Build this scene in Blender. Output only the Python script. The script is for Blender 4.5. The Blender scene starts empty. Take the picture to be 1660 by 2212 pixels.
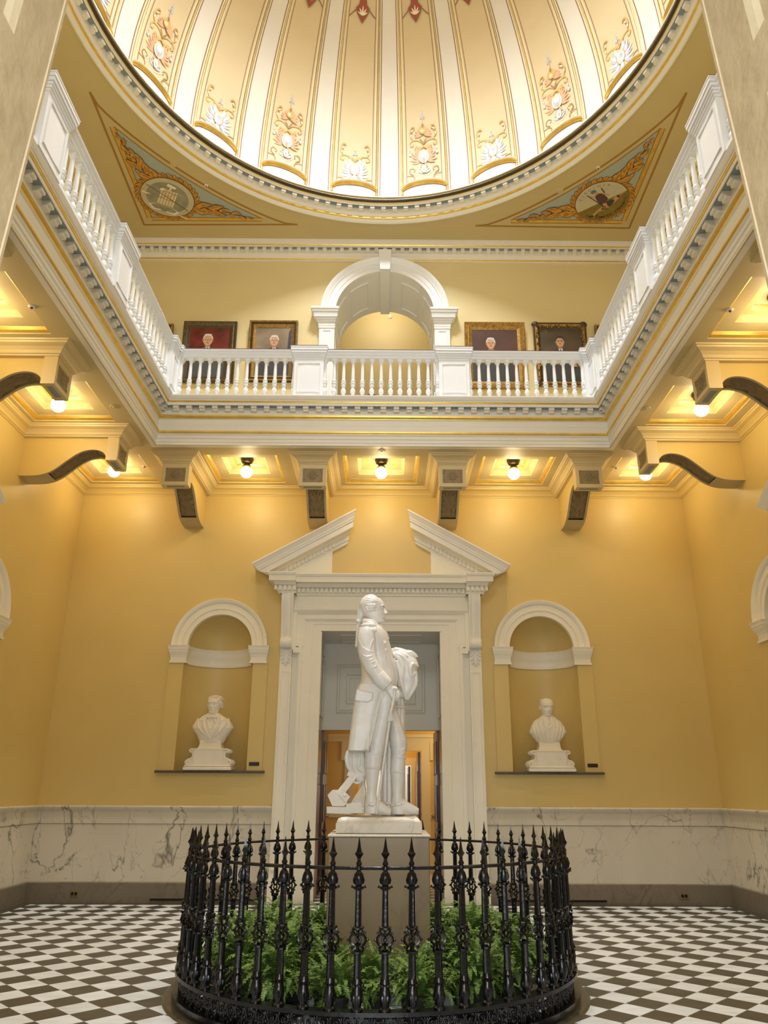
import bpy, math, random
import numpy as np
from math import sin, cos, pi, sqrt, radians, degrees, atan2
from mathutils import Vector, Matrix, Euler, geometry

# ------------------------------------------------------------------ camera, world, light
scene = bpy.context.scene
COL = scene.collection
CAM = dict(cx=0.0541, D=6.6917, H=1.46, yaw=0.004708, pit=0.334192, roll=-0.004413, f=1616.19, px=842.53, py=1143.39)

def setup_camera():
    cd = bpy.data.cameras.new('camera'); co = bpy.data.objects.new('camera', cd); COL.objects.link(co)
    cd.sensor_fit = 'VERTICAL'; cd.sensor_height = 36.0
    cd.lens = CAM['f'] / 2212.0 * 36.0
    cd.shift_x = -(CAM['px'] - 830.0) / 2212.0
    cd.shift_y = (CAM['py'] - 1106.0) / 2212.0
    cd.clip_start = 0.05; cd.clip_end = 200
    # basis: forward, right, up
    p, y, r = CAM['pit'], CAM['yaw'], CAM['roll']
    def w(v):   # camera space (right, forward, up) -> world
        x, f, u = v
        yy = cos(p)*f - sin(p)*u; zz = sin(p)*f + cos(p)*u
        return Vector((cos(y)*x + sin(y)*yy, -sin(y)*x + cos(y)*yy, zz))
    right = w((cos(r), 0, -sin(r))); up = w((sin(r), 0, cos(r))); fwd = w((0, 1, 0))
    m = Matrix.Identity(4)
    for i in range(3):
        m[i][0] = right[i]; m[i][1] = up[i]; m[i][2] = -fwd[i]
    m.translation = Vector((CAM['cx'], -CAM['D'], CAM['H']))
    co.matrix_world = m
    scene.camera = co
setup_camera()

EXPOSURE = 0.20
scene.view_settings.view_transform = 'Standard'
scene.view_settings.look = 'None'
scene.view_settings.gamma = 1.0
scene.view_settings.use_curve_mapping = False
scene.view_settings.exposure = EXPOSURE
try:
    scene.cycles.max_bounces = 7; scene.cycles.diffuse_bounces = 5; scene.cycles.glossy_bounces = 3
    scene.cycles.sample_clamp_indirect = 6.0
except Exception: pass

world = bpy.data.worlds.new('world'); scene.world = world; world.use_nodes = True
bg = world.node_tree.nodes['Background']
bg.inputs[0].default_value = (1.0, 0.93, 0.80, 1); bg.inputs[1].default_value = 0.35

def area_light(name, loc, rot, size, energy, color, size_y=None, shape='RECTANGLE', spread=pi):
    ld = bpy.data.lights.new(name, 'AREA'); lo = bpy.data.objects.new(name, ld); COL.objects.link(lo)
    ld.shape = shape; ld.size = size
    if size_y: ld.size_y = size_y
    ld.energy = energy; ld.color = color; ld.spread = spread
    lo.location = loc; lo.rotation_euler = rot
    return lo
CY = -0.16      # centre of the room in y
# daylight through the lantern at the top of the dome
area_light('oculus_daylight', (-0.03, CY, 15.75), (0, 0, 0), 1.7, 480, (0.98, 0.98, 0.98), shape='DISK', spread=radians(119))
# daylight through the gallery window over the entrance behind the camera
area_light('gallery_window_daylight', (0, -5.5, 8.75), (radians(90), 0, 0), 2.0, 135, (0.84, 0.91, 1.0), 2.4)
# daylight through the entrance hall behind the camera
area_light('entrance_daylight', (0, -8.3, 2.4), (radians(90), 0, 0), 3.4, 210, (0.88, 0.94, 1.0), 3.6)
LAMP_POWER = 19.0
LAMP_COLOR = (1.0, 0.76, 0.42)
ADDED_GLOW_STRENGTH = 0.14
GLOBE_STRENGTH = 14.0

# ------------------------------------------------------------------ view measurements
def ray(px, py):
    a = px - CAM['px']; b = CAM['py'] - py; r = CAM['roll']; p = CAM['pit']; y_ = CAM['yaw']
    u = cos(r)*a + sin(r)*b; w = -sin(r)*a + cos(r)*b
    dx, dy, dz = u/CAM['f'], 1.0, w/CAM['f']
    y = cos(p)*dy - sin(p)*dz; z = sin(p)*dy + cos(p)*dz
    return Vector((cos(y_)*dx + sin(y_)*y, -sin(y_)*dx + cos(y_)*y, z))
def at(px, py, ax, val):
    o = Vector((CAM['cx'], -CAM['D'], CAM['H'])); d = ray(px, py); i = 'xyz'.index(ax)
    return o + d*((val - o[i])/d[i])

# ------------------------------------------------------------------ materials
def new_mat(name):
    m = bpy.data.materials.new(name); m.use_nodes = True
    nt = m.node_tree; b = nt.nodes['Principled BSDF']
    return m, nt, b
def plain(name, col, rough=0.5, metal=0.0, noise=0.0, nscale=3.0, bump=0.0, bscale=60.0, spec=0.5, coat=0.0):
    m, nt, b = new_mat(name)
    b.inputs['Roughness'].default_value = rough; b.inputs['Metallic'].default_value = metal
    b.inputs['Specular IOR Level'].default_value = spec
    if coat: b.inputs['Coat Weight'].default_value = coat
    c = (*col, 1)
    if noise:
        tc = nt.nodes.new('ShaderNodeTexCoord'); n = nt.nodes.new('ShaderNodeTexNoise')
        n.inputs['Scale'].default_value = nscale; n.inputs['Detail'].default_value = 4
        nt.links.new(tc.outputs['Object'], n.inputs['Vector'])
        r = nt.nodes.new('ShaderNodeValToRGB')
        r.color_ramp.elements[0].color = (*[v*(1-noise) for v in col], 1)
        r.color_ramp.elements[1].color = (*[min(1, v*(1+noise)) for v in col], 1)
        r.color_ramp.elements[0].position = 0.3; r.color_ramp.elements[1].position = 0.7
        nt.links.new(n.outputs['Fac'], r.inputs['Fac']); nt.links.new(r.outputs[0], b.inputs['Base Color'])
    else:
        b.inputs['Base Color'].default_value = c
    if bump:
        tc = nt.nodes.new('ShaderNodeTexCoord'); n = nt.nodes.new('ShaderNodeTexNoise')
        n.inputs['Scale'].default_value = bscale; n.inputs['Detail'].default_value = 5
        nt.links.new(tc.outputs['Object'], n.inputs['Vector'])
        bp = nt.nodes.new('ShaderNodeBump'); bp.inputs['Strength'].default_value = bump; bp.inputs['Distance'].default_value = 0.01
        nt.links.new(n.outputs['Fac'], bp.inputs['Height']); nt.links.new(bp.outputs[0], b.inputs['Normal'])
    return m
def emit(name, col, strength):
    m, nt, b = new_mat(name)
    b.inputs['Base Color'].default_value = (*col, 1); b.inputs['Emission Color'].default_value = (*col, 1)
    b.inputs['Emission Strength'].default_value = strength
    return m

def math_node(nt, op, a, b=None):
    n = nt.nodes.new('ShaderNodeMath'); n.operation = op
    for i, v in enumerate((a, b)):
        if v is None: continue
        if isinstance(v, (int, float)): n.inputs[i].default_value = v
        else: nt.links.new(v, n.inputs[i])
    return n.outputs[0]

def marble(name, base, vein, scale=1.0, amount=0.5, rough=0.25, bands=None, distort=0.45, sharp=0.035):
    """polished marble: irregular dark veins along the zero lines of a warped noise field"""
    m, nt, b = new_mat(name)
    tc = nt.nodes.new('ShaderNodeTexCoord')
    mp = nt.nodes.new('ShaderNodeMapping'); mp.inputs['Scale'].default_value = (scale, scale, scale*0.55)
    nt.links.new(tc.outputs['Object'], mp.inputs[0])
    fac = None
    for sc, w, off in ((1.1, sharp, 0.0), (2.7, sharp*0.8, 5.3)):
        n = nt.nodes.new('ShaderNodeTexNoise'); n.inputs['Scale'].default_value = sc; n.inputs['Detail'].default_value = 5
        n.inputs['Roughness'].default_value = 0.55; n.inputs['Distortion'].default_value = distort
        mp2 = nt.nodes.new('ShaderNodeMapping'); mp2.inputs['Location'].default_value = (off, off*1.7, off*0.3)
        nt.links.new(mp.outputs[0], mp2.inputs[0]); nt.links.new(mp2.outputs[0], n.inputs['Vector'])
        d = math_node(nt, 'ABSOLUTE', math_node(nt, 'SUBTRACT', n.outputs['Fac'], 0.5))
        v = math_node(nt, 'SUBTRACT', 1.0, math_node(nt, 'MINIMUM', math_node(nt, 'DIVIDE', d, w), 1.0))
        v = math_node(nt, 'POWER', v, 2.0)
        fac = v if fac is None else math_node(nt, 'MAXIMUM', fac, math_node(nt, 'MULTIPLY', v, 0.6))
    n3 = nt.nodes.new('ShaderNodeTexNoise'); n3.inputs['Scale'].default_value = 1.7; n3.inputs['Detail'].default_value = 6
    nt.links.new(mp.outputs[0], n3.inputs['Vector'])
    mod = math_node(nt, 'MULTIPLY', math_node(nt, 'SUBTRACT', n3.outputs['Fac'], 0.38), 5.0)
    mod = math_node(nt, 'MAXIMUM', math_node(nt, 'MINIMUM', mod, 1.0), 0.0)
    fac = math_node(nt, 'MULTIPLY', math_node(nt, 'MULTIPLY', fac, mod), amount)
    mx = nt.nodes.new('ShaderNodeMix'); mx.data_type = 'RGBA'
    cl = nt.nodes.new('ShaderNodeValToRGB'); cl.color_ramp.elements[0].position = 0.25; cl.color_ramp.elements[1].position = 0.8
    cl.color_ramp.elements[0].color = (*[v*0.86 for v in base], 1); cl.color_ramp.elements[1].color = (*base, 1)
    nt.links.new(n3.outputs['Fac'], cl.inputs['Fac'])
    nt.links.new(fac, mx.inputs[0]); nt.links.new(cl.outputs[0], mx.inputs[6]); mx.inputs[7].default_value = (*vein, 1)
    nt.links.new(mx.outputs[2], b.inputs['Base Color'])
    b.inputs['Roughness'].default_value = rough
    return m

YELLOW = (0.655, 0.50, 0.185)
M = {}
M['wall'] = plain('yellow_wall_paint', YELLOW, 0.42, noise=0.03, nscale=1.2)
M['wall_up'] = plain('pale_yellow_gallery_paint', (0.74, 0.62, 0.32), 0.5, noise=0.03, nscale=1.2)
M['ceil'] = plain('tan_ceiling_paint', (0.585, 0.485, 0.255), 0.5, noise=0.03, nscale=1.5)
M['coffer'] = plain('pale_tan_ceiling_paint', (0.66, 0.52, 0.26), 0.35, noise=0.03, nscale=1.5)
M['cream'] = plain('cream_trim_paint', (0.84, 0.80, 0.665), 0.4, noise=0.02, nscale=4)
M['ivory'] = plain('ivory_trim_paint', (0.82, 0.79, 0.70), 0.4, noise=0.02, nscale=4)
M['white'] = plain('white_balustrade_paint', (0.85, 0.87, 0.89), 0.35, noise=0.015, nscale=4)
M['grey_white'] = plain('grey_white_jamb_paint', (0.66, 0.65, 0.58), 0.4, noise=0.02)
M['blue'] = plain('blue_grey_paint', (0.29, 0.345, 0.36), 0.5)
M['gold'] = plain('gold_leaf', (0.78, 0.55, 0.13), 0.34, metal=0.75, noise=0.10, nscale=9)
M['bronze'] = plain('dark_bronze_moulding', (0.075, 0.06, 0.035), 0.3, metal=0.6)
M['mahogany'] = plain('mahogany_wood', (0.085, 0.026, 0.012), 0.28, noise=0.3, nscale=6, coat=0.12)
M['rail_wood'] = plain('brown_handrail_wood', (0.13, 0.06, 0.045), 0.35)
M['relief'] = plain('brown_carved_wood_paint', (0.27, 0.195, 0.085), 0.45, noise=0.12, nscale=8)
M['relief_light'] = plain('tan_bracket_paint', (0.50, 0.42, 0.235), 0.45, noise=0.05, nscale=3)
M['iron'] = plain('black_cast_iron', (0.005, 0.005, 0.007), 0.2, noise=0.3, nscale=30, spec=0.6, bump=0.25, bscale=45)
M['brass'] = plain('old_brass', (0.10, 0.075, 0.04), 0.35, metal=0.9)
M['brass_bright'] = plain('polished_brass', (0.6, 0.45, 0.2), 0.3, metal=0.9)
M['wainscot'] = marble('cream_veined_marble', (0.70, 0.65, 0.52), (0.15, 0.145, 0.12), 1.15, 1.0, 0.22, distort=0.7, sharp=0.018)
M['base_stone'] = marble('brown_grey_limestone', (0.215, 0.18, 0.13), (0.12, 0.095, 0.065), 1.6, 0.7, 0.25, distort=1.4, sharp=0.05)
M['pedestal'] = marble('tan_grey_pedestal_marble', (0.30, 0.215, 0.095), (0.16, 0.115, 0.055), 1.0, 0.5, 0.35)
M['plinth'] = marble('aged_cream_marble', (0.66, 0.60, 0.47), (0.28, 0.23, 0.15), 3.0, 0.6, 0.4)
M['statue'] = plain('aged_white_statuary_marble', (0.83, 0.805, 0.75), 0.36, noise=0.07, nscale=9, bump=0.10, bscale=120)
M['bust'] = plain('white_bust_marble', (0.80, 0.75, 0.62), 0.4, noise=0.04, nscale=9)
M['white_marble'] = marble('white_floor_marble', (0.72, 0.73, 0.70), (0.40, 0.40, 0.38), 2.5, 0.5, 0.2)
M['dark_marble'] = marble('dark_grey_marble', (0.07, 0.065, 0.05), (0.16, 0.15, 0.12), 2.5, 0.3, 0.2)
M['granite'] = plain('dark_brown_stone_sill', (0.10, 0.075, 0.055), 0.35, noise=0.3, nscale=60)
M['black'] = plain('black_opening', (0.004, 0.004, 0.004), 0.8)
M['plaque'] = plain('dark_bronze_plaque', (0.03, 0.015, 0.01), 0.4)
M['old_paint'] = plain('worn_beige_door_paint', (0.66, 0.53, 0.325), 0.5, noise=0.10, nscale=5, bump=0.9, bscale=14)
M['globe'] = emit('glowing_glass_globe', (1.0, 0.78, 0.45), GLOBE_STRENGTH)
M['cove'] = emit('added_glow_tube', (1.0, 0.82, 0.58), ADDED_GLOW_STRENGTH)  # glow of the added, unseen tubes behind the dome ring
M['dome_white'] = plain('dome_cream_plaster', (0.82, 0.775, 0.68), 0.5, noise=0.02, nscale=1.5)
M['dome_field'] = plain('dome_tan_field', (0.72, 0.58, 0.34), 0.5, noise=0.03, nscale=2)
M['brown_line'] = plain('brown_painted_line', (0.30, 0.145, 0.055), 0.5)
M['red'] = plain('brick_red_paint', (0.38, 0.075, 0.03), 0.5)
M['p_gold'] = plain('ochre_painted_ornament', (0.66, 0.42, 0.10), 0.5)
M['p_gold_dk'] = plain('brown_ochre_painted_ornament', (0.36, 0.19, 0.04), 0.5)
M['p_cream'] = plain('pale_cream_painted_ornament', (0.88, 0.82, 0.58), 0.5)
M['p_pink'] = plain('salmon_painted_leaves', (0.74, 0.40, 0.22), 0.5)
M['p_blue'] = plain('pale_blue_painted_ornament', (0.46, 0.53, 0.66), 0.5)
M['p_white'] = plain('white_painted_ornament', (0.84, 0.84, 0.82), 0.5)
M['pend_blue'] = plain('grey_blue_painted_field', (0.38, 0.44, 0.43), 0.5)
M['leaf_gold'] = plain('amber_painted_leaves', (0.56, 0.285, 0.045), 0.5, noise=0.35, nscale=14)
M['leaf_dk'] = plain('brown_painted_leaf_shade', (0.14, 0.06, 0.012), 0.5)
M['sky_pale'] = plain('pale_painted_sky', (0.56, 0.52, 0.40), 0.5, noise=0.06, nscale=5)
M['ground_ol'] = plain('olive_painted_ground', (0.23, 0.165, 0.03), 0.5, noise=0.15, nscale=9)
M['ink'] = plain('dark_painted_letters', (0.03, 0.02, 0.015), 0.5)
M['letter_gy'] = plain('grey_painted_letters', (0.25, 0.25, 0.21), 0.5)
M['robe_purple'] = plain('purple_brown_painted_robe', (0.10, 0.045, 0.05), 0.5)
M['robe_green'] = plain('dark_green_painted_clothes', (0.045, 0.05, 0.03), 0.5)
M['teal'] = plain('teal_painted_helmet', (0.11, 0.22, 0.28), 0.5)
M['skin'] = plain('painted_skin', (0.56, 0.32, 0.18), 0.5, noise=0.08, nscale=12)
M['skin_dk'] = plain('painted_skin_shadow', (0.34, 0.17, 0.09), 0.5)
M['hair_wh'] = plain('painted_white_hair', (0.62, 0.60, 0.56), 0.5)
M['hair_dk'] = plain('painted_dark_hair', (0.04, 0.03, 0.025), 0.5)
M['suit'] = plain('painted_charcoal_suit', (0.045, 0.045, 0.05), 0.5, noise=0.2, nscale=8)
M['shirt'] = plain('painted_white_shirt', (0.68, 0.66, 0.62), 0.5)
M['frame_gold'] = plain('gilded_picture_frame', (0.40, 0.24, 0.06), 0.4, metal=0.5, noise=0.4, nscale=25)
M['frame_dk'] = plain('dark_brown_picture_frame', (0.06, 0.038, 0.016), 0.4, noise=0.4, nscale=30)
M['can_red'] = plain('canvas_dark_red', (0.13, 0.016, 0.008), 0.4, noise=0.7, nscale=4)
M['can_tan'] = plain('canvas_brown_gold', (0.22, 0.17, 0.11), 0.4, noise=0.5, nscale=2.5)
M['can_plum'] = plain('canvas_plum', (0.085, 0.04, 0.032), 0.4, noise=0.3, nscale=3)
M['can_olive'] = plain('canvas_olive_brown', (0.085, 0.062, 0.035), 0.4, noise=0.3, nscale=3)
M['fern'] = plain('fern_green', (0.11, 0.21, 0.028), 0.55, noise=0.45, nscale=7)
M['fern_lt'] = plain('fern_light_green', (0.21, 0.34, 0.06), 0.55, noise=0.35, nscale=9)
M['stem'] = plain('fern_stem', (0.12, 0.13, 0.03), 0.6)
M['pot'] = plain('dark_plant_pot', (0.03, 0.03, 0.028), 0.6)
M['glass_dark'] = plain('dark_window_pane', (0.02, 0.02, 0.02), 0.1)
M['chair_wood'] = plain('dark_carved_chair_wood', (0.06, 0.022, 0.012), 0.3)
M['room_wall'] = plain('hall_golden_wall_paint', (0.70, 0.47, 0.13), 0.45)
M['room_trim'] = plain('hall_cream_trim', (0.76, 0.66, 0.42), 0.4)

def floor_mat():
    m, nt, b = new_mat('chequered_marble_floor')
    S = 0.16233           # half diagonal of a tile
    geo = nt.nodes.new('ShaderNodeNewGeometry'); sp = nt.nodes.new('ShaderNodeSeparateXYZ')
    nt.links.new(geo.outputs['Position'], sp.inputs[0])
    x = math_node(nt, 'DIVIDE', math_node(nt, 'SUBTRACT', sp.outputs[0], -2.25205), 2*S)
    y = math_node(nt, 'DIVIDE', math_node(nt, 'SUBTRACT', sp.outputs[1], -0.93936), 2*S)
    a = math_node(nt, 'FLOOR', math_node(nt, 'ADD', x, y)); c = math_node(nt, 'FLOOR', math_node(nt, 'SUBTRACT', x, y))
    par = math_node(nt, 'FLOORED_MODULO' if False else 'MODULO', math_node(nt, 'ABSOLUTE', math_node(nt, 'ADD', a, c)), 2.0)
    par = math_node(nt, 'GREATER_THAN', par, 0.5)
    # per tile random shade
    cmb = nt.nodes.new('ShaderNodeCombineXYZ'); nt.links.new(a, cmb.inputs[0]); nt.links.new(c, cmb.inputs[1])
    wn = nt.nodes.new('ShaderNodeTexWhiteNoise'); nt.links.new(cmb.outputs[0], wn.inputs['Vector'])
    ns = nt.nodes.new('ShaderNodeTexNoise'); ns.inputs['Scale'].default_value = 6; ns.inputs['Detail'].default_value = 6; ns.inputs['Distortion'].default_value = 1.2
    mp = nt.nodes.new('ShaderNodeMapping'); mp.inputs['Scale'].default_value = (0.5, 2.0, 1)
    va = nt.nodes.new('ShaderNodeVectorMath'); va.operation = 'MULTIPLY_ADD'
    nt.links.new(wn.outputs['Color'], va.inputs[0]); va.inputs[1].default_value = (9, 9, 9); nt.links.new(geo.outputs['Position'], va.inputs[2])
    nt.links.new(va.outputs[0], mp.inputs[0]); nt.links.new(mp.outputs[0], ns.inputs['Vector'])
    def ramp(fac, c0, c1, p0, p1):
        r = nt.nodes.new('ShaderNodeValToRGB'); r.color_ramp.elements[0].color = (*c0, 1); r.color_ramp.elements[1].color = (*c1, 1)
        r.color_ramp.elements[0].position = p0; r.color_ramp.elements[1].position = p1; nt.links.new(fac, r.inputs['Fac']); return r.outputs[0]
    w1 = ramp(ns.outputs['Fac'], (0.68, 0.70, 0.69), (0.84, 0.89, 0.91), 0.25, 0.55)
    d1 = ramp(ns.outputs['Fac'], (0.055, 0.050, 0.038), (0.105, 0.098, 0.08), 0.35, 0.85)
    mx = nt.nodes.new('ShaderNodeMix'); mx.data_type = 'RGBA'
    nt.links.new(par, mx.inputs[0]); nt.links.new(w1, mx.inputs[6]); nt.links.new(d1, mx.inputs[7])
    sh = ramp(wn.outputs['Value'], (0.86, 0.86, 0.84), (1.0, 1.0, 1.0), 0.0, 1.0)
    mm = nt.nodes.new('ShaderNodeMix'); mm.data_type = 'RGBA'; mm.blend_type = 'MULTIPLY'; mm.inputs[0].default_value = 1
    nt.links.new(mx.outputs[2], mm.inputs[6]); nt.links.new(sh, mm.inputs[7])
    nt.links.new(mm.outputs[2], b.inputs['Base Color'])
    b.inputs['Roughness'].default_value = 0.3; b.inputs['Specular IOR Level'].default_value = 0.4
    return m
M['floor'] = floor_mat()

# ------------------------------------------------------------------ mesh helper
ORG = {}
class MB:
    def __init__(s): s.v = []; s.f = []; s.m = []; s.cur = 0
    def add(s, vs, fs, mi=None):
        o = len(s.v); s.v += [tuple(p) for p in vs]
        for f in fs: s.f.append(tuple(i + o for i in f)); s.m.append(s.cur if mi is None else mi)
        return s
    def box(s, x0, x1, y0, y1, z0, z1, mi=None, xf=None):
        vs = [(x, y, z) for z in (z0, z1) for y in (y0, y1) for x in (x0, x1)]
        if xf: vs = [xf(*p) for p in vs]
        return s.add(vs, [(0, 2, 3, 1), (4, 5, 7, 6), (0, 1, 5, 4), (2, 6, 7, 3), (0, 4, 6, 2), (1, 3, 7, 5)], mi)
    def bbox(s, x0, x1, y0, y1, z0, z1, b=0.01, mi=None, xf=None):
        """box with chamfered edges (rounded rectangle rings)"""
        def ring(i, z): return [(x0+i+b, y0+i, z), (x1-i-b, y0+i, z), (x1-i, y0+i+b, z), (x1-i, y1-i-b, z), (x1-i-b, y1-i, z), (x0+i+b, y1-i, z), (x0+i, y1-i-b, z), (x0+i, y0+i+b, z)]
        rs = [ring(b, z0), ring(0, z0+b), ring(0, z1-b), ring(b, z1)]
        if xf: rs = [[xf(*p) for p in r] for r in rs]
        return s.loft(rs, mi=mi, cap=True)
    def loft(s, rings, closed=True, cap=False, mi=None):
        n = len(rings[0]); vs = [p for r in rings for p in r]; fs = []
        for i in range(len(rings)-1):
            for j in range(n if closed else n-1):
                k = (j+1) % n
                fs.append((i*n+j, i*n+k, (i+1)*n+k, (i+1)*n+j))
        if cap:
            fs.append(tuple(reversed(range(n)))); fs.append(tuple((len(rings)-1)*n + j for j in range(n)))
        return s.add(vs, fs, mi)
    def grid(s, fn, us, vs_, mi=None):
        return s.loft([[fn(u, v) for u in us] for v in vs_], closed=False, mi=mi)
    def lathe(s, prof, c=(0, 0, 0), n=24, mi=None, a0=0, a1=2*pi, xf=None, cap=False):
        full = abs(a1 - a0 - 2*pi) < 1e-6
        rings = []
        for r, z in prof:
            k = n if full else n+1
            ring = [(c[0] + r*cos(a0 + (a1-a0)*i/n), c[1] + r*sin(a0 + (a1-a0)*i/n), c[2] + z) for i in range(k)]
            if xf: ring = [xf(*p) for p in ring]
            rings.append(ring)
        return s.loft(rings, closed=full, cap=cap, mi=mi)
    def tube(s, pts, r, n=6, mi=None, cap=True, closed=False):
        pts = [Vector(p) for p in pts]; rs = r if hasattr(r, '__len__') else [r]*len(pts)
        rings = []; up = None
        for i, p in enumerate(pts):
            a = pts[i-1] if i > 0 else (pts[-1] if closed else pts[0]); b = pts[(i+1) % len(pts)] if (i < len(pts)-1 or closed) else pts[-1]
            t = (b - a)
            if t.length < 1e-9: t = Vector((0, 0, 1))
            t.normalize()
            if up is None:
                up = Vector((0, 0, 1)) if abs(t.z) < 0.9 else Vector((0, 1, 0))
            x = (up - t*up.dot(t))
            if x.length < 1e-6: x = t.orthogonal()
            x.normalize(); up = x; y = t.cross(x)
            rings.append([p + x*(rs[i]*cos(2*pi*k/n)) + y*(rs[i]*sin(2*pi*k/n)) for k in range(n)])
        if closed:
            rings.append(rings[0])
        return s.loft(rings, cap=cap and not closed, mi=mi)
    def ell(s, c, r, n=12, m=8, rot=None, mi=None):
        c = Vector(c); r = (r, r, r) if not hasattr(r, '__len__') else r
        rings = []
        for i in range(m+1):
            t = -pi/2 + pi*i/m; t = max(min(t, pi/2-0.02), -pi/2+0.02)
            ring = []
            for k in range(n):
                v = Vector((r[0]*cos(t)*cos(2*pi*k/n), r[1]*cos(t)*sin(2*pi*k/n), r[2]*sin(t)))
                if rot is not None: v = rot @ v
                ring.append(c + v)
            rings.append(ring)
        return s.loft(rings, cap=True, mi=mi)
    def poly(s, pts, mi=None):
        return s.add(pts, [tuple(range(len(pts)))], mi)
    def holed(s, outer, holes, xf, mi=None):
        """flat polygon with holes in 2D mapped by xf(a, b)"""
        loops = [[Vector((p[0], p[1], 0)) for p in l] for l in [outer] + holes]
        flat = [p for l in loops for p in l]
        tris = geometry.tessellate_polygon(loops)
        return s.add([xf(p.x, p.y) for p in flat], [tuple(t) for t in tris], mi)
    def build(s, name, mats, parent=None, org=None, smooth=False, label=None, kind=None, cat=None, group=None, auto=None):
        if not isinstance(mats, (list, tuple)): mats = [mats]
        if parent is not None: o = ORG[parent.name]
        elif org is not None: o = Vector(org)
        else:
            a = np.array(s.v); lo = a.min(0); hi = a.max(0); o = Vector(((lo[0]+hi[0])/2, (lo[1]+hi[1])/2, lo[2]))
        me = bpy.data.meshes.new(name)
        a = np.array(s.v, float) - np.array(o)
        me.from_pydata(a.tolist(), [], s.f)
        for m in mats: me.materials.append(m)
        if len(mats) > 1: me.polygons.foreach_set('material_index', s.m)
        if smooth: me.polygons.foreach_set('use_smooth', [True]*len(me.polygons))
        me.update()
        ob = bpy.data.objects.new(name, me); COL.objects.link(ob)
        if smooth and auto:
            try: me.set_sharp_from_angle(angle=radians(auto))
            except Exception: pass
        if parent is not None: ob.parent = parent
        else: ob.location = o
        ORG[ob.name] = Vector(o)
        tag(ob, label, cat, group, kind)
        return ob
def tag(o, label=None, cat=None, group=None, kind=None):
    if label: o['label'] = label
    if cat: o['category'] = cat
    if group: o['group'] = group
    if kind: o['kind'] = kind
    return o
def thing(name, loc, label=None, cat=None, group=None, kind=None, rz=0):
    o = bpy.data.objects.new(name, None); COL.objects.link(o); o.location = loc; o.rotation_euler = (0, 0, rz)
    o.empty_display_size = 0.1
    ORG[o.name] = Vector(loc)
    return tag(o, label, cat, group, kind)
def dup(root, loc, rz=0, label=None, group=None, scale=None):
    r = root.copy(); COL.objects.link(r); r.location = loc; r.rotation_euler = (0, 0, rz); ORG[r.name] = Vector(loc)
    if scale: r.scale = scale
    if label: r['label'] = label
    if group: r['group'] = group
    def rec(src, dst):
        for ch in list(src.children):
            c = ch.copy(); COL.objects.link(c); c.parent = dst; ORG[c.name] = Vector(loc)
            rec(ch, c)
    rec(root, r)
    return r

def sweep(mb, path, prof, closed=True, matf=None, flip=False):
    """mitred moulding. path: plan corners; prof: (offset to the left of travel, z, material index of the segment ending here)"""
    P = [Vector(p) for p in path]; n = len(P)
    def offs(i, o):
        p = P[i]
        a = P[i-1] if (closed or i > 0) else None; b = P[(i+1) % n] if (closed or i < n-1) else None
        def nrm(u, v):
            d = (v - u).normalized(); return Vector((-d.y, d.x))
        if a is None: return p + nrm(p, b)*o
        if b is None: return p + nrm(a, p)*o
        n1, n2 = nrm(a, p), nrm(p, b); m = (n1 + n2)
        m = m / max(1e-6, m.dot(n1)) if m.length > 1e-6 else n1
        return p + m*o
    for k in range(len(prof)-1):
        o0, z0 = prof[k][:2]; o1, z1, mi = prof[k+1]
        for i in range(n if closed else n-1):
            j = (i+1) % n
            a0, b0, a1, b1 = offs(i, o0), offs(j, o0), offs(i, o1), offs(j, o1)
            mb.add([(a0.x, a0.y, z0), (b0.x, b0.y, z0), (b1.x, b1.y, z1), (a1.x, a1.y, z1)], [(0, 1, 2, 3)], mi)
    if not closed:      # end caps
        for i in (0, n-1):
            pts = [(offs(i, q[0]).x, offs(i, q[0]).y, q[1]) for q in prof]
            if len(pts) > 2: mb.add(pts, [tuple(range(len(pts)))], prof[-1][2] if matf is None else matf)

def arc(cx, cz, r, a0, a1, n):
    return [(cx + r*cos(a0 + (a1-a0)*i/n), cz + r*sin(a0 + (a1-a0)*i/n)) for i in range(n+1)]
def lerp(a, b, t): return a + (b-a)*t
def smooth_pts(keys, n):
    """Catmull-Rom through key tuples"""
    K = [np.array(k, float) for k in keys]; out = []
    m = len(K) - 1
    for i in range(n+1):
        t = i/n*m; k = min(int(t), m-1); u = t - k
        p0, p1, p2, p3 = K[max(k-1, 0)], K[k], K[k+1], K[min(k+2, m)]
        out.append(0.5*((2*p1) + (-p0+p2)*u + (2*p0-5*p1+4*p2-p3)*u*u + (-p0+3*p1-3*p2+p3)*u**3))
    return out
# ================================================================== STRUCTURE
WX, YB, YF = 4.8, 4.482, -4.8          # side walls, back wall, entrance wall
HX, HB, HF = 3.21, 2.89, -3.62         # edge of the gallery opening
ZC, ZG, ZT = 6.02, 6.69, 10.78         # coffered ceiling, gallery floor, top ceiling
DCX = -0.02                            # centre line of the back wall
ROOM = [(-WX, YF), (WX, YF), (WX, YB), (-WX, YB)]
VOID = [(-HX, HF), (HX, HF), (HX, HB), (-HX, HB)]

def build_floor():
    mb = MB()
    mb.poly([(-7, -9, 0), (7, -9, 0), (7, YB+0.6, 0), (-7, YB+0.6, 0)])
    mb.box(-1.6, 1.6, YB+0.6, 16, -0.02, 0.0)
    mb.build('floor', M['floor'], kind='structure', org=(0, 0, 0))
    b = MB()   # dark marble border strip along the walls
    w = 0.17
    for x0, x1, y0, y1 in ((-WX, WX, YB-w, YB), (-WX, -WX+w, YF, YB-w), (WX-w, WX, YF, YB-w)):
        b.box(x0, x1, y0, y1, 0.0, 0.004)
    b.build('trim_1', M['dark_marble'], kind='structure', org=(0, 0, 0))
build_floor()

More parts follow.
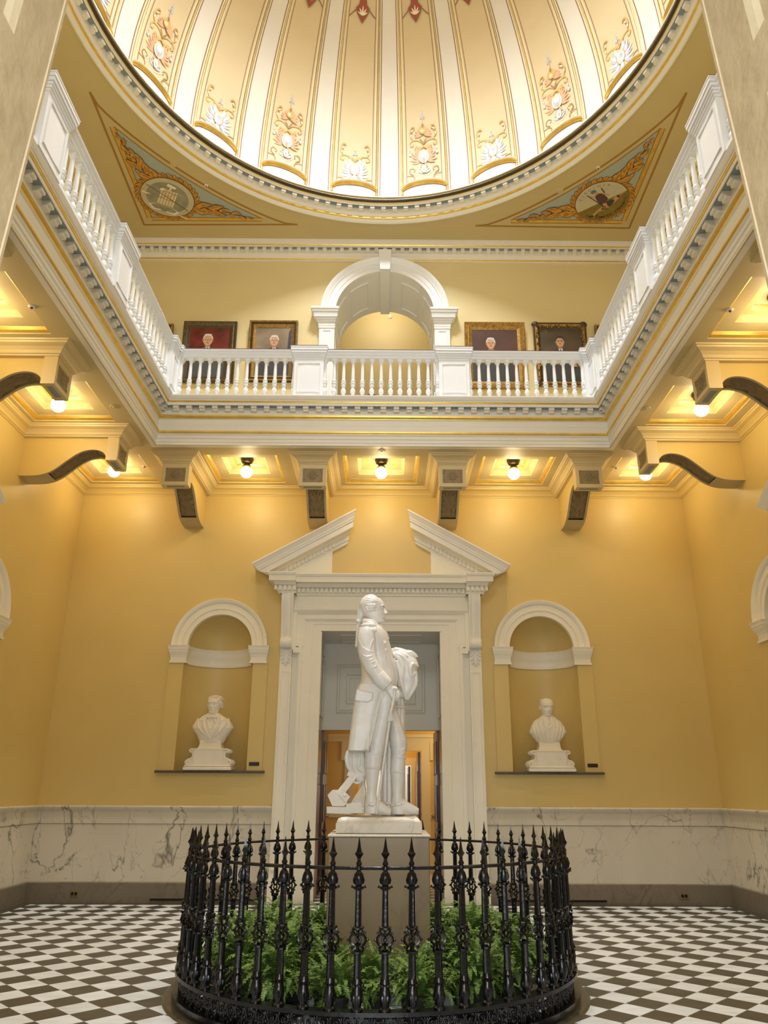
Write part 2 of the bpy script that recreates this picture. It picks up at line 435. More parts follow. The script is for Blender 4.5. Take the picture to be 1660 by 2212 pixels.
# ---- walls with niches and doors; wall local frame: a along the wall, d into the wall, z up
def xf_back(a, d, z): return (a, YB + d, z)
def xf_left(a, d, z): return (-WX - d, a, z)        # a = y
def xf_right(a, d, z): return (WX + d, a, z)
NICHE_R, NICHE_ZC, NICHE_Z0 = 0.515, 3.47, 1.70
def niche_hole(c):
    return [(c-NICHE_R, NICHE_Z0), (c-NICHE_R, NICHE_ZC)] + arc(c, NICHE_ZC, NICHE_R, pi, 0, 18)[1:-1] + [(c+NICHE_R, NICHE_ZC), (c+NICHE_R, NICHE_Z0)]
def door_hole(c, hw=0.93, h=3.70): return [(c-hw, 0.0), (c-hw, h), (c+hw, h), (c+hw, 0.0)]

def wall(name, xf, a0, a1, niches, door):
    mb = MB()
    # door touches the floor: make the outline go round it
    outer = [(a0, 0), (door-0.93, 0), (door-0.93, 3.70), (door+0.93, 3.70), (door+0.93, 0), (a1, 0), (a1, ZC+0.3), (a0, ZC+0.3)]
    holes = [niche_hole(c) for c in niches]
    mb.holed(outer, holes, lambda a, z: xf(a, 0, z))
    for c in niches:      # semicircular niche with a quarter-sphere head
        vs = [lerp(NICHE_Z0, NICHE_ZC, i/4) for i in range(5)]
        mb.grid(lambda t, z: xf(c - NICHE_R*cos(t), 0.92*NICHE_R*sin(t), z), [pi*i/20 for i in range(21)], vs)
        mb.grid(lambda t, e: xf(c - NICHE_R*cos(t)*cos(e), 0.92*NICHE_R*sin(t)*cos(e), NICHE_ZC + NICHE_R*sin(e)), [pi*i/20 for i in range(21)], [pi/2*i/10 for i in range(11)])
        mb.poly([xf(c - NICHE_R*cos(pi*i/20), 0.92*NICHE_R*sin(pi*i/20), NICHE_Z0) for i in range(21)])
    return mb.build(name, M['wall'], kind='structure', smooth=True, auto=30, org=xf((a0+a1)/2, 0, 0))
wall('wall_back', xf_back, -WX, WX, [-2.43, 2.39], DCX)
wall('wall_left', xf_left, YF, YB, [-2.3, 1.95], CY)
wall('wall_right', xf_right, YF, YB, [-2.3, 1.95], CY)
for s, nm in ((-1, 'left'), (1, 'right')):   # closed side doors fill the side openings
    x = s*(WX + 0.35)
    mb = MB()
    for y0 in (CY-0.93, CY):
        mb.box(x, x + s*0.05, y0+0.005, y0+0.925, 0, 3.70)
        for z0, z1 in ((0.25, 1.2), (1.4, 2.6), (2.8, 3.5)):
            mb.bbox(x - s*0.02, x, y0+0.13, y0+0.80, z0, z1, 0.015)
    mb.box(x - s*0.35, x, CY-0.95, CY-0.93, 0, 3.7); mb.box(x - s*0.35, x, CY+0.93, CY+0.95, 0, 3.7); mb.box(x-s*0.35, x, CY-0.95, CY+0.95, 3.7, 3.72)
    mb.build('door_%d' % (2 if s < 0 else 3), M['mahogany'], kind='structure')

def wall_front():
    mb = MB(); h = 5.45; a = 1.10
    mb.holed([(-WX, 0), (-a-0.2, 0), (-a-0.2, h), (a+0.28, h), (a+0.28, 0), (WX, 0), (WX, ZC+0.3), (-WX, ZC+0.3)], [], lambda x, z: (x, YF, z))
    mb.build('wall_front', M['wall'], kind='structure', org=(0, YF, 0))
wall_front()

def upper_walls():
    # back gallery wall with the arch, its barrel vault and the wall beyond
    R, zc = 0.875, 9.33
    mb = MB()
    out = [(-WX, ZG), (-R, ZG), (-R, zc)] + arc(0, zc, R, pi, 0, 24)[1:-1] + [(R, zc), (R, ZG), (WX, ZG), (WX, ZT), (-WX, ZT)]
    mb.holed(out, [], lambda x, z: (x, YB, z))
    mb.build('wall_back_gallery', M['wall_up'], kind='structure', org=(0, YB, ZG))
    mb = MB(); d = 1.15
    prof = [(-R, ZG), (-R, zc)] + arc(0, zc, R, pi, 0, 24)[1:-1] + [(R, zc), (R, ZG)]
    mb.loft([[(x, YB, z) for x, z in prof], [(x, YB + d, z) for x, z in prof]], closed=False)
    # raised panel mouldings on the vault
    for k in range(5):
        a0, a1 = radians(12 + k*33), radians(12 + k*33 + 24)
        if k == 2: continue
        pts = [(a0, .2), (a1, .2), (a1, .95), (a0, .95)]
        path = []
        for i in range(4):
            p, q = pts[i], pts[(i+1) % 4]
            for j in range(6): path.append((lerp(p[0], q[0], j/6), lerp(p[1], q[1], j/6)))
        mb.tube([((R-0.006)*cos(a), YB + y, zc + (R-0.006)*sin(a)) for a, y in path], 0.014, 5, closed=True)
    for s in (-1, 1):
        for z0, z1 in ((7.0, 7.9), (8.05, 9.1)):
            x = s*(R-0.004)
            mb.tube([(x, YB+.2, z0), (x, YB+.95, z0), (x, YB+.95, z1), (x, YB+.2, z1)], 0.014, 5, closed=True)
    mb.build('wall_vault', M['white'], kind='structure', org=(0, YB, ZG))
    mb = MB(); y2 = 7.3
    mb.poly([(-2.6, y2, ZG), (2.6, y2, ZG), (2.6, y2, 11.6), (-2.6, y2, 11.6)])
    for s in (-1, 1): mb.poly([(s*2.6, YB+1.15, ZG), (s*2.6, y2, ZG), (s*2.6, y2, 11.6), (s*2.6, YB+1.15, 11.6)])
    out = [(-2.6, ZG), (-R, ZG), (-R, zc)] + arc(0, zc, R, pi, 0, 24)[1:-1] + [(R, zc), (R, ZG), (2.6, ZG), (2.6, 11.6), (-2.6, 11.6)]
    mb.holed(out, [], lambda x, z: (x, YB + 1.15, z))
    mb.poly([(-2.6, YB+1.15, 11.6), (2.6, YB+1.15, 11.6), (2.6, y2, 11.6), (-2.6, y2, 11.6)])
    mb.build('wall_hall_gallery', M['wall_up'], kind='structure', org=(0, y2, ZG))
    l = bpy.data.lights.new('upper_hall_lamp', 'POINT'); lo = bpy.data.objects.new('upper_hall_lamp', l); COL.objects.link(lo)
    l.energy = 24; l.color = (1, .93, .80); l.shadow_soft_size = .3; lo.location = (0.0, 6.4, 11.2)
    for s, nm in ((-1, 'left'), (1, 'right')):
        mb = MB(); mb.poly([(s*WX, YF, ZG), (s*WX, YB, ZG), (s*WX, YB, ZT), (s*WX, YF, ZT)])
        mb.build('wall_%s_gallery' % nm, M['wall_up'], kind='structure', org=(s*WX, CY, ZG))
    # gallery wall over the entrance, with its arched window opening to the daylight
    mb = MB(); R2 = 1.0; z2 = 9.25
    out = [(-WX, ZG), (WX, ZG), (WX, ZT), (-WX, ZT)]
    hole = [(-R2, 7.5), (-R2, z2)] + arc(0, z2, R2, pi, 0, 20)[1:-1] + [(R2, z2), (R2, 7.5)]
    mb.holed(out, [hole], lambda x, z: (x, YF, z))
    mb.build('wall_front_gallery', M['wall_up'], kind='structure', org=(0, YF, ZG))
    mb = MB()      # glazing bars of that window
    for x in (-.5, 0, .5): mb.box(x-.02, x+.02, YF-.06, YF-.02, 7.5, 10.1)
    for z in (7.5, 8.1, 8.7, 9.25): mb.box(-1, 1, YF-.06, YF-.02, z-.02, z+.02)
    mb.tube([(R2*cos(pi*i/20), YF-.04, z2 + R2*sin(pi*i/20)) for i in range(21)], .04, 6)
    mb.build('window_1', M['white'], kind='structure')
    # gallery floor
    mb = MB()
    mb.holed([(-WX, YF), (WX, YF), (WX, 7.3), (-WX, 7.3)], [[(-HX+.1, HF+.1), (-HX+.1, HB-.1), (HX-.1, HB-.1), (HX-.1, HF+.1)]], lambda x, y: (x, y, ZG-0.01))
    mb.build('floor_gallery', M['wall_up'], kind='structure', org=(0, 0, ZG))
upper_walls()

def wainscot():
    ring = [(WX, YF), (WX, YB), (-WX, YB), (-WX, YF)]
    # open paths: each stretch between doors. offsets: left of travel must be the room side
    def stretches(): 
        o = 1.50
        yield [(DCX-o+0.02, YB), (-WX, YB), (-WX, CY+o)]
        yield [(WX, CY+o), (WX, YB), (DCX+o-0.02, YB)]
        yield [(-WX, CY-o), (-WX, YF), (-1.3, YF)]
        yield [(1.35, YF), (WX, YF), (WX, CY-o)]
    marb = [(0.004, 0.255, 0), (0.02, 0.255, 0), (0.02, 0.985, 0), (0.012, 0.99, 0), (0.03, 0.995, 0), (0.03, 1.145, 0),
            (0.04, 1.155, 0), (0.045, 1.17, 0), (0.06, 1.175, 0), (0.075, 1.20, 0), (0.078, 1.215, 0), (0.07, 1.228, 0), (0.0, 1.23, 0)]
    base = [(0.045, 0.0, 0), (0.045, 0.245, 0), (0.035, 0.257, 0), (0.0, 0.258, 0)]
    mb = MB(); bb = MB()
    for st in stretches():
        sweep(mb, st, marb, closed=False, matf=0); sweep(bb, st, base, closed=False, matf=0)
        # thin joints between slabs
    mb.build('trim_2', M['wainscot'], kind='structure', org=(0, 0, 0), label='veined cream marble wainscot')
    bb.build('baseboard_back', M['base_stone'], kind='structure', org=(0, 0, 0), label='brown grey stone baseboard')
wainscot()

def coffered_ceiling():
    rects = []
    yb0, yb1 = 3.20, 4.24
    for x0, x1 in ((-4.60, -3.54), (-2.60, -1.54), (-0.59, 0.53), (1.45, 2.51), (3.46, 4.50)): rects.append((x0, x1, yb0, yb1, True))
    for yc in (1.66, -0.34, -2.34):
        for s in (-1, 1):
            cxx = -4.06 if s < 0 else 4.00
            rects.append((cxx-0.53, cxx+0.53, yc-0.51, yc+0.51, True))
    outer = [(-WX, YF), (WX, YF), (WX, YB), (-WX, YB)]
    hole = [(-HX+0.02, HF+0.02), (-HX+0.02, HB-0.02), (HX-0.02, HB-0.02), (HX-0.02, HF+0.02)]
    hs = [hole] + [[(a, c), (a, d), (b, d), (b, c)] for a, b, c, d, _ in rects]
    mb = MB()
    mb.holed(outer, hs, lambda x, y: (x, y, ZC))
    gold = MB()
    for a, b, c, d, _ in rects:
        def frame(i0, z0, i1, z1, g=None):
            P = lambda i, z: [(a+i, c+i, z), (b-i, c+i, z), (b-i, d-i, z), (a+i, d-i, z)]
            (gold if g else mb).loft([P(i0, z0), P(i1, z1)])
        frame(0, ZC, 0, ZC+0.012); frame(0, ZC+0.012, 0.03, ZC+0.03, 1); frame(0.03, ZC+0.03, 0.05, ZC+0.055, 1); frame(0.05, ZC+.055, .055, ZC+.06)
        frame(.055, ZC+.06, .21, ZC+.06)
        frame(.21, ZC+.06, .215, ZC+.085); frame(.215, ZC+.085, .25, ZC+.11); frame(.25, ZC+.11, .255, ZC+.13)
        frame(.255, ZC+.13, .33, ZC+.13); frame(.33, ZC+.13, .335, ZC+.14); frame(.335, ZC+.14, .355, ZC+.165, 1); frame(.355, ZC+.165, .36, ZC+.18)
        i = .36; mb.poly([(a+i, c+i, ZC+.18), (b-i, c+i, ZC+.18), (b-i, d-i, ZC+.18), (a+i, d-i, ZC+.18)], 1)
    ob = mb.build('ceiling', [M['ceil'], plain('pale_green_coffer_panel', (0.62, 0.63, 0.42), 0.3)], kind='structure', org=(0, 0, ZC))
    gold.build('coffer_gilding', M['gold'], parent=ob)
    # crown moulding along the room walls
    cr = MB()
    sweep(cr, ROOM, [(0.0, 5.885, 0), (0.012, 5.885, 0), (0.015, 5.90, 0), (0.03, 5.905, 0), (0.045, 5.935, 0), (0.075, 5.965, 0), (0.115, 5.98, 0), (0.125, 5.985, 0), (0.13, 6.0, 0), (0.145, 6.005, 0), (0.15, ZC, 0)])
    cr.build('trim_3', M['wall'], kind='structure', org=(0, 0, ZC))
    return rects
COFFERS = coffered_ceiling()

def dentils(mb, rect, off0, off1, z0, z1, pitch, w, mi=0, notch=True):
    """rows of L-shaped modillion blocks along the four sides of a ccw rectangle, projecting off0..off1 inward"""
    (x0, y0), (x1, _), (_, y1), _ = rect[0], rect[1], rect[2], rect[3]
    def block(fn, c):
        h = w/2
        mb.box(c-h, c+h, off0, off1, z0 + 0.028, z1, mi, xf=fn)
        mb.box(c-h, c+h, off0, lerp(off0, off1, .62), z0, z0 + 0.03, mi, xf=fn)
    n = int((x1-x0-2*off0)/pitch); 
    for i in range(n+1):
        c = (x0+x1)/2 + (i-n/2)*pitch
        block(lambda a, d, z: (a, y1-d, z), c)
        block(lambda a, d, z: (a, y0+d, z), c)
    n = int((y1-y0-2*off0)/pitch)
    for i in range(n+1):
        c = (y0+y1)/2 + (i-n/2)*pitch
        block(lambda a, d, z: (x0+d, a, z), c)
        block(lambda a, d, z: (x1-d, a, z), c)

def entablature():
    mb = MB()
    prof = [(-0.06, ZC-0.001, 0), (0.0, ZC-0.001, 0), (0.0, 6.065, 0), (0.012, 6.07, 0), (0.012, 6.115, 0), (0.024, 6.12, 0), (0.024, 6.165, 0), (0.032, 6.17, 0),
            (0.045, 6.185, 0), (0.045, 6.19, 1), (0.060, 6.20, 1), (0.060, 6.222, 1), (0.03, 6.232, 1), (0.012, 6.24, 0), (0.012, 6.33, 0), (0.014, 6.333, 0), (0.014, 6.415, 0),
            (0.03, 6.425, 0), (0.035, 6.435, 1), (0.055, 6.452, 1), (0.058, 6.475, 1), (0.06, 6.48, 0), (0.062, 6.495, 0), (0.062, 6.585, 0),
            (0.155, 6.585, 2), (0.155, 6.572, 0), (0.165, 6.572, 0), (0.165, 6.612, 0), (0.172, 6.614, 1), (0.18, 6.63, 1), (0.185, 6.632, 1), (0.187, 6.645, 0),
            (0.20, 6.655, 0), (0.215, 6.68, 0), (0.222, 6.70, 0), (0.222, 6.712, 0), (-0.3, 6.715, 0)]
    sweep(mb, VOID, prof)
    ob = mb.build('trim_4', [M['ivory'], M['gold'], M['blue']], kind='structure', org=(0, 0, ZC), label='ivory and gilt gallery cornice')
    d = MB(); dentils(d, VOID, 0.062, 0.145, 6.512, 6.584, 0.1835, 0.078)
    d.build('dentil_course', M['ivory'], parent=ob)
    mb = MB()
    prof = [(0.0, 10.43, 0), (0.03, 10.43, 0), (0.03, 10.452, 0), (0.035, 10.455, 1), (0.04, 10.475, 1), (0.045, 10.48, 0), (0.05, 10.50, 0), (0.075, 10.53, 0), (0.08, 10.545, 0),
            (0.08, 10.645, 0), (0.155, 10.645, 2), (0.155, 10.632, 0), (0.16, 10.632, 0), (0.16, 10.665, 0), (0.163, 10.668, 1), (0.17, 10.685, 1), (0.172, 10.69, 0), (0.175, 10.70, 0), (0.19, 10.75, 0), (0.195, ZT+.001, 0)]
    sweep(mb, ROOM, prof)
    ob = mb.build('trim_5', [M['ivory'], M['gold'], M['blue']], kind='structure', org=(0, 0, ZT), label='ivory and gilt wall cornice under the dome ceiling')
    d = MB(); dentils(d, ROOM, 0.08, 0.142, 10.572, 10.644, 0.155, 0.066)
    d.build('dentil_course', M['ivory'], parent=ob)
entablature()

# ---- dome
DC = (-0.03, CY)
RA, RB, Z0D = 3.97, 4.65, 11.30
def dome_pt(az, ph, off=0.0):
    """az measured from +y clockwise, ph the ellipse angle, off towards the inside"""
    nx, nz = cos(ph)/RA, sin(ph)/RB; l = sqrt(nx*nx + nz*nz)
    r = RA*cos(ph) - off*nx/l; z = Z0D + RB*sin(ph) - off*nz/l
    return (DC[0] + r*sin(az), DC[1] + r*cos(az), z)
PH_TOP = math.acos(0.95/RA)
# arc length table
_ph = np.linspace(0, PH_TOP, 400); _s = np.concatenate([[0], np.cumsum(np.sqrt((RA*np.sin((_ph[1:]+_ph[:-1])/2))**2 + (RB*np.cos((_ph[1:]+_ph[:-1])/2))**2)*np.diff(_ph))])
def ph_of(s): return float(np.interp(s, _s, _ph)) if s >= 0 else s/RB
S_TOP = float(_s[-1])
NP = 20; AZ0 = radians(1.45)

def ceiling_dome():
    mb = MB()   # flat ceiling with a round opening
    n = 96
    circ = [(DC[0] + 4.05*cos(2*pi*i/n), DC[1] + 4.05*sin(2*pi*i/n)) for i in range(n)]
    mb.holed([(-WX, YF), (WX, YF), (WX, YB), (-WX, YB)], [circ], lambda x, y: (x, y, ZT))
    mb.build('ceiling_pendentives', M['ceil'], kind='structure', org=(0, 0, ZT))
    # ring cornice
    mb = MB(); c = (DC[0], DC[1], 0)
    def L(prof, mi): mb.lathe(prof, c, 128, mi)
    L([(4.06, ZT+.01), (4.055, 10.765), (4.03, 10.755), (4.01, 10.77), (3.995, 10.80), (3.99, 10.81)], 0)
    L([(3.99, 10.81), (3.975, 10.812), (3.965, 10.825), (3.965, 10.84)], 1)
    L([(3.965, 10.84), (3.955, 10.845), (3.94, 10.87), (3.935, 10.89), (3.93, 10.985)], 0)
    L([(3.93, 10.985), (3.845, 10.985)], 2)
    L([(3.845, 10.985), (3.845, 10.97), (3.84, 10.97), (3.84, 11.005), (3.83, 11.01)], 0)
    L([(3.83, 11.01), (3.822, 11.012), (3.82, 11.02)], 1)
    L([(3.82, 11.02)] + [(3.815 - 0.033*sin(pi*i/8), 11.02 + 0.07*(1-cos(pi*i/8))/2) for i in range(9)] + [(3.81, 11.095)], 3)
    L([(3.81, 11.095), (3.80, 11.10), (3.80, 11.108)], 1)
    L([(3.80, 11.108), (3.79, 11.11), (3.79, 11.13), (3.80, 11.14), (3.93, 11.14), (3.93, 11.12)], 0)
    ob = mb.build('trim_6', [M['ivory'], M['gold'], M['blue'], M['bronze']], kind='structure', smooth=True, auto=35, org=(DC[0], DC[1], ZT), label='ring cornice around the foot of the dome')
    d = MB(); N = 126
    for i in range(N):
        a = 2*pi*(i+.5)/N; ca, sa = cos(a), sin(a)
        fn = lambda t, r, z: (DC[0] + r*ca - t*sa, DC[1] + r*sa + t*ca, z)
        d.box(-.038, .038, 3.858, 3.932, 10.935, 10.984, xf=fn); d.box(-.038, .038, 3.885, 3.932, 10.905, 10.936, xf=fn)
    d.build('dentil_course', M['ivory'], parent=ob)
    # cove tubes, unseen and added to brighten the foot of the dome
    for k in range(8):
        mb = MB(); a0 = 2*pi*k/8 + .05; a1 = 2*pi*(k+1)/8 - .05
        mb.tube([(DC[0] + 3.885*cos(lerp(a0, a1, i/12)), DC[1] + 3.885*sin(lerp(a0, a1, i/12)), 11.165) for i in range(13)], 0.018, 6)
        mb.build('added_glow_lamp', M['cove'], label='unseen tube lamp added behind the dark ring to brighten the foot of the dome', cat='lamp', group='added tube lamps behind the dome ring')
    # dome shell
    mb = MB()
    mb.lathe([(3.97, 11.12), (3.97, 11.2), (3.97, Z0D)] + [(RA*cos(PH_TOP*i/60), Z0D + RB*sin(PH_TOP*i/60)) for i in range(1, 61)], c, 160)
    zt = Z0D + RB*sin(PH_TOP)
    mb.lathe([(.95, zt), (.95, zt+.25), (1.0, zt+.3)], c, 48)
    dome = mb.build('ceiling_dome', M['dome_white'], kind='structure', smooth=True, org=(DC[0], DC[1], Z0D))
    # one panel, then repeated
    A5 = radians(6.72)
    def sbot(az, rise=0.20, base=0.075, hw=radians(5.9)):
        t = max(-1, min(1, az/hw)); return base + rise*sqrt(max(0, 1 - t*t*0.97)) - rise*sqrt(.03)
    p = MB()
    NS = 30
    def field(a0, a1, off, mi, na=8, sb=0.02, top=None):
        top = top or S_TOP - .05
        azs = [lerp(a0, a1, i/na) for i in range(na+1)]
        rows = []
        for j in range(NS+1):
            row = []
            for a in azs:
                b = sbot(a) + sb; row.append(dome_pt(AZ0 + a, ph_of(lerp(b, top, j/NS)), off))
            rows.append(row)
        p.loft(rows, closed=False, mi=mi)
    field(-radians(5.6), radians(5.6), .004, 0, 12)
    d_ = radians
    for s in (-1, 1):
        def strip(a0, a1, off, mi, sb=0): 
            lo, hi = sorted((s*a0, s*a1)); 
            rows = []
            for j in range(NS+1):
                rows.append([dome_pt(AZ0 + a, ph_of(lerp(0.0 if a0 > 5.5*pi/180 else sbot(a), S_TOP-.05, j/NS)), o) for a, o in ((lo, off[0]), ((lo+hi)/2, off[1]), (hi, off[2]))])
            p.loft(rows, closed=False, mi=mi)
        strip(d_(6.72), d_(6.45), (.004, .005, .004), 2)
        strip(d_(6.45), d_(6.05), (.004, .006, .004), 1)
        strip(d_(6.12), d_(5.92), (.006, .014, .010), 3)
        strip(d_(5.92), d_(5.66), (.010, .030, .010), 4)
        strip(d_(5.66), d_(5.34), (.010, .024, .006), 3)
        strip(d_(5.45), d_(5.0), (.005, .008, .005), 1)
        strip(d_(4.62), d_(4.42), (.006, .006, .006), 2)
    # arched foot of the panel: white roll over a gold roll
    def footroll(s0, s1, h, mi, ends=5.9):
        rows = []
        for k in range(5):
            t = k/4; rows.append([dome_pt(AZ0 + a, ph_of(sbot(a) + lerp(s0, s1, t)), .006 + h*sin(pi*t)) for a in [radians(lerp(-ends, ends, i/20)) for i in range(21)]])
        p.loft(rows, closed=False, mi=mi)
    footroll(.045, .085, .02, 4); footroll(.005, .045, .03, 3); footroll(-.03, .005, .02, 3); footroll(-.045, -.03, .004, 2)
    PAN = [M['dome_field'], M['p_cream'], M['brown_line'], M['gold'], M['white']]
    pan = p.build('dome_panel', PAN, parent=dome, smooth=True, auto=40)
    # painted ornaments: coordinates t (metres across), s (metres up the dome)
    def orn(kind):
        q = MB()
        mats = ['p_gold', 'p_gold_dk', 'p_cream', 'p_pink', 'p_blue', 'p_white', 'red', 'brown_line']
        mid = {k: i for i, k in enumerate(mats)}
        lay = [0.008]
        def P(t, s, off=None):
            ph = ph_of(s); return dome_pt(AZ0 + t/(RA*cos(ph)), ph, lay[0] if off is None else off)
        def leaf(t, s, ang, ln, w, m, bend=0.0):
            lay[0] += .0002
            L1, L2 = [], []
            for i in range(7):
                u = i/6; a = ang + bend*u
                ct = t + ln*u*sin(a); cs = s + ln*u*cos(a); ww = w*sin(pi*min(1, u*0.9+.08))**0.8
                L1.append((ct + ww*cos(a), cs - ww*sin(a))); L2.append((ct - ww*cos(a), cs + ww*sin(a)))
            q.loft([[P(*x) for x in L1], [P(*x) for x in L2]], closed=False, mi=mid[m])
        def blob(t, s, rt, rs_, m, n=14):
            lay[0] += .0003
            for f0, f1 in ((0.0, .5), (.5, 1.0)):
                A_, B_ = [[P(t + rt*f*cos(2*pi*i/n), s + rs_*f*sin(2*pi*i/n)) for i in range(n)] for f in (f0, f1)]
                q.loft([A_, B_], mi=mid[m])
        def ribbon(pts, w, m):
            lay[0] += .0002
            K = smooth_pts(pts, 14); L1, L2 = [], []
            for i in range(len(K)):
                a = K[min(i+1, len(K)-1)] - K[max(i-1, 0)]; a = a/np.linalg.norm(a); ww = (w[0] + (w[1]-w[0])*i/(len(K)-1)) if hasattr(w, '__len__') else w
                L1.append((K[i][0] - a[1]*ww, K[i][1] + a[0]*ww)); L2.append((K[i][0] + a[1]*ww, K[i][1] - a[0]*ww))
            for i in range(len(K)-1): q.poly([P(*L1[i]), P(*L1[i+1]), P(*L2[i+1]), P(*L2[i])], mid[m])
        def scroll(x0, s0, x1, s1, sg, m='p_gold', r=.035):
            ribbon([(x0, s0), (lerp(x0, x1, .45), lerp(s0, s1, .15)), (lerp(x0, x1, .95), lerp(s0, s1, .45)), (x1, s1), (x1 - sg*r*1.2, s1 + r), (x1 - sg*r*2, s1 - r*.2), (x1 - sg*r*1.1, s1 - r*.8)], (.013, .007), m)
        b = 0.30    # foot of the ornament
        if kind == 'big':
            for sg in (-1, 1):
                ribbon([(sg*.305, b+.10), (sg*.22, b+.10), (sg*.17, b+.05), (sg*.2, b-.02), (sg*.25, b-.01)], .008, 'p_gold_dk')
                ribbon([(sg*.19, b+.11), (sg*.26, b+.17), (sg*.23, b+.25), (sg*.16, b+.22), (sg*.18, b+.17)], (.012, .006), 'p_gold_dk')
                for k in range(6): blob(sg*(.03 + .03*k), b+.09 + .012*k + .004*k*k*.5, .010, .010, 'p_white', 8)
                ribbon([(sg*.02, b+.14), (sg*.09, b+.17), (sg*.10, b+.24), (sg*.06, b+.22)], (.016, .006), 'p_blue')
                leaf(sg*.02, b+.02, sg*1.4, .12, .014, 'p_cream', .4*sg)
                for k in range(7):
                    leaf(sg*.05, b+.40 + .02*k, sg*(2.25 - .30*k), .17 + .03*(k % 2), .021, 'p_pink', -.35*sg)
                leaf(sg*.02, b+.36, sg*2.8, .11, .02, 'p_pink')
                ribbon([(0, b+.68), (sg*.07, b+.64), (sg*.13, b+.69), (sg*.16, b+.62)], (.022, .007), 'p_gold')
                ribbon([(0, b+.72), (sg*.09, b+.80), (sg*.20, b+.80), (sg*.245, b+.73), (sg*.20, b+.69), (sg*.18, b+.73)], (.010, .010), 'p_gold')
                ribbon([(sg*.17, b+.80), (sg*.24, b+.92), (sg*.20, b+1.06), (sg*.15, b+1.04), (sg*.17, b+1.0)], (.010, .012), 'p_gold')
                for k in range(4): leaf(sg*(.235-.01*k), b+.88 + .05*k, -sg*(.5+.2*k), .06, .014, 'p_gold_dk' if k % 2 else 'p_cream')
                leaf(0, b+.72, sg*.5, .13, .015, 'p_gold_dk')
                ribbon([(sg*.235, b+.73), (sg*.24, b+.66), (sg*.238, b+.58)], .004, 'p_blue')
                blob(sg*.238, b+.62, .012, .012, 'p_white', 8); blob(sg*.238, b+.53, .026, .034, 'p_blue', 8); blob(sg*.238, b+.53, .013, .018, 'p_white', 6)
                for k in range(5): leaf(sg*.02, b+.90, sg*(2.1 - .42*k), .145, .02, 'p_pink', -.3*sg)
            blob(0, b+.22, .045, .085, 'p_white'); blob(0, b+.20, .018, .03, 'p_pink')
            blob(0, b+.46, .095, .125, 'p_cream', 20); blob(0, b+.46, .072, .10, 'p_blue', 20); blob(0, b+.50, .05, .06, 'p_white', 16); leaf(0, b+.34, 0, .11, .02, 'p_pink')
            for k in range(-3, 4): leaf(.024*k, b+.575, pi + .1*k, .055, .013, 'p_cream')
            blob(0, b+.99, .072, .085, 'p_gold', 18); blob(-.015, b+.97, .03, .03, 'p_cream', 10); leaf(0, b+1.02, 0, .09, .02, 'p_gold_dk')
            ribbon([(0, b+1.10), (0, b+1.18), (0, b+1.28)], .006, 'p_blue')
            for dx, ds in ((-.03, 1.24), (.03, 1.24), (0, 1.24), (0, 1.29), (0, 1.33)): blob(dx, b+ds, .014, .014, 'p_blue', 8)
        else:
            for sg in (-1, 1):
                ribbon([(sg*.305, b+.02), (sg*.22, b+.02), (sg*.18, b-.04), (sg*.14, b-.08), (sg*.19, b-.10)], .009, 'p_gold_dk')
                for k in range(8):
                    leaf(sg*.05, b+.10 + .025*k, sg*(2.4 - .28*k), .18 + .03*(k % 2), .022, 'p_white' if k % 2 else 'p_blue', -.3*sg)
                ribbon([(0, b+.40), (sg*.10, b+.48), (sg*.22, b+.49), (sg*.265, b+.43), (sg*.22, b+.39), (sg*.20, b+.42)], (.010, .011), 'p_gold')
                ribbon([(sg*.2, b+.49), (sg*.26, b+.58), (sg*.24, b+.70), (sg*.18, b+.72), (sg*.17, b+.68)], (.010, .013), 'p_gold')
                for k in range(4): leaf(sg*(.25-.01*k), b+.54 + .045*k, -sg*(.4+.2*k), .055, .013, 'p_gold_dk' if k % 2 else 'p_cream')
                leaf(0, b+.38, sg*.5, .12, .014, 'p_gold'); leaf(sg*.03, b+.42, sg*1.1, .11, .017, 'p_gold')
            leaf(0, b+.12, pi, .12, .035, 'p_white')
            blob(0, b+.22, .095, .12, 'p_pink', 20); blob(0, b+.22, .072, .10, 'p_white', 20); blob(.01, b+.24, .04, .05, 'p_blue', 12); leaf(0, b+.12, 0, .09, .018, 'p_cream')
            for k in range(-3, 4): leaf(.024*k, b+.335, pi + .1*k, .06, .014, 'p_cream')
            ribbon([(0, b+.42), (0, b+.50), (0, b+.56)], .006, 'p_blue')
            for dx, ds in ((-.03, .53), (.03, .53), (0, .53), (0, .57), (0, .61)): blob(dx, b+ds, .014, .014, 'p_blue', 8)
        # red lozenge higher up with the crossing lines
        c = 3.34
        hw = RA*cos(ph_of(c))*radians(4.52)
        for sg in (-1, 1):
            q.poly([P(sg*(hw-.012), c-.12), P(sg*(hw+.012), c-.12), P(-sg*(hw*.05), c+.30*0+.13), P(-sg*(hw*.10), c+.12)], mid['brown_line'])
        lay[0] += .0003
        lz = [(0, c-.26), (.09, c-.10), (.13, c+.02), (.07, c+.10), (.06, c+.20), (0, c+.26), (-.06, c+.20), (-.07, c+.10), (-.13, c+.02), (-.09, c-.10)]
        lz = [(x*.80, lerp(c, y, .72)) for x, y in lz]
        def fan(pts, m):
            for f0, f1 in ((0.0, .4), (.4, .7), (.7, 1.0)): q.loft([[P(x*f0, lerp(c, y, f0)) for x, y in pts], [P(x*f1, lerp(c, y, f1)) for x, y in pts]], mi=mid[m])
        lay[0] += .002; fan([(x*1.22, lerp(c, y, 1.15)) for x, y in lz], 'brown_line'); lay[0] += .004
        fan(lz, 'red'); lay[0] += .004
        for a in (-1.0, -.5, 0, .5, 1.0): leaf(0, c-.09, a, .15 - .05*abs(a), .013, 'p_cream')
        return q, [M[k] for k in mats]
    proto = {}
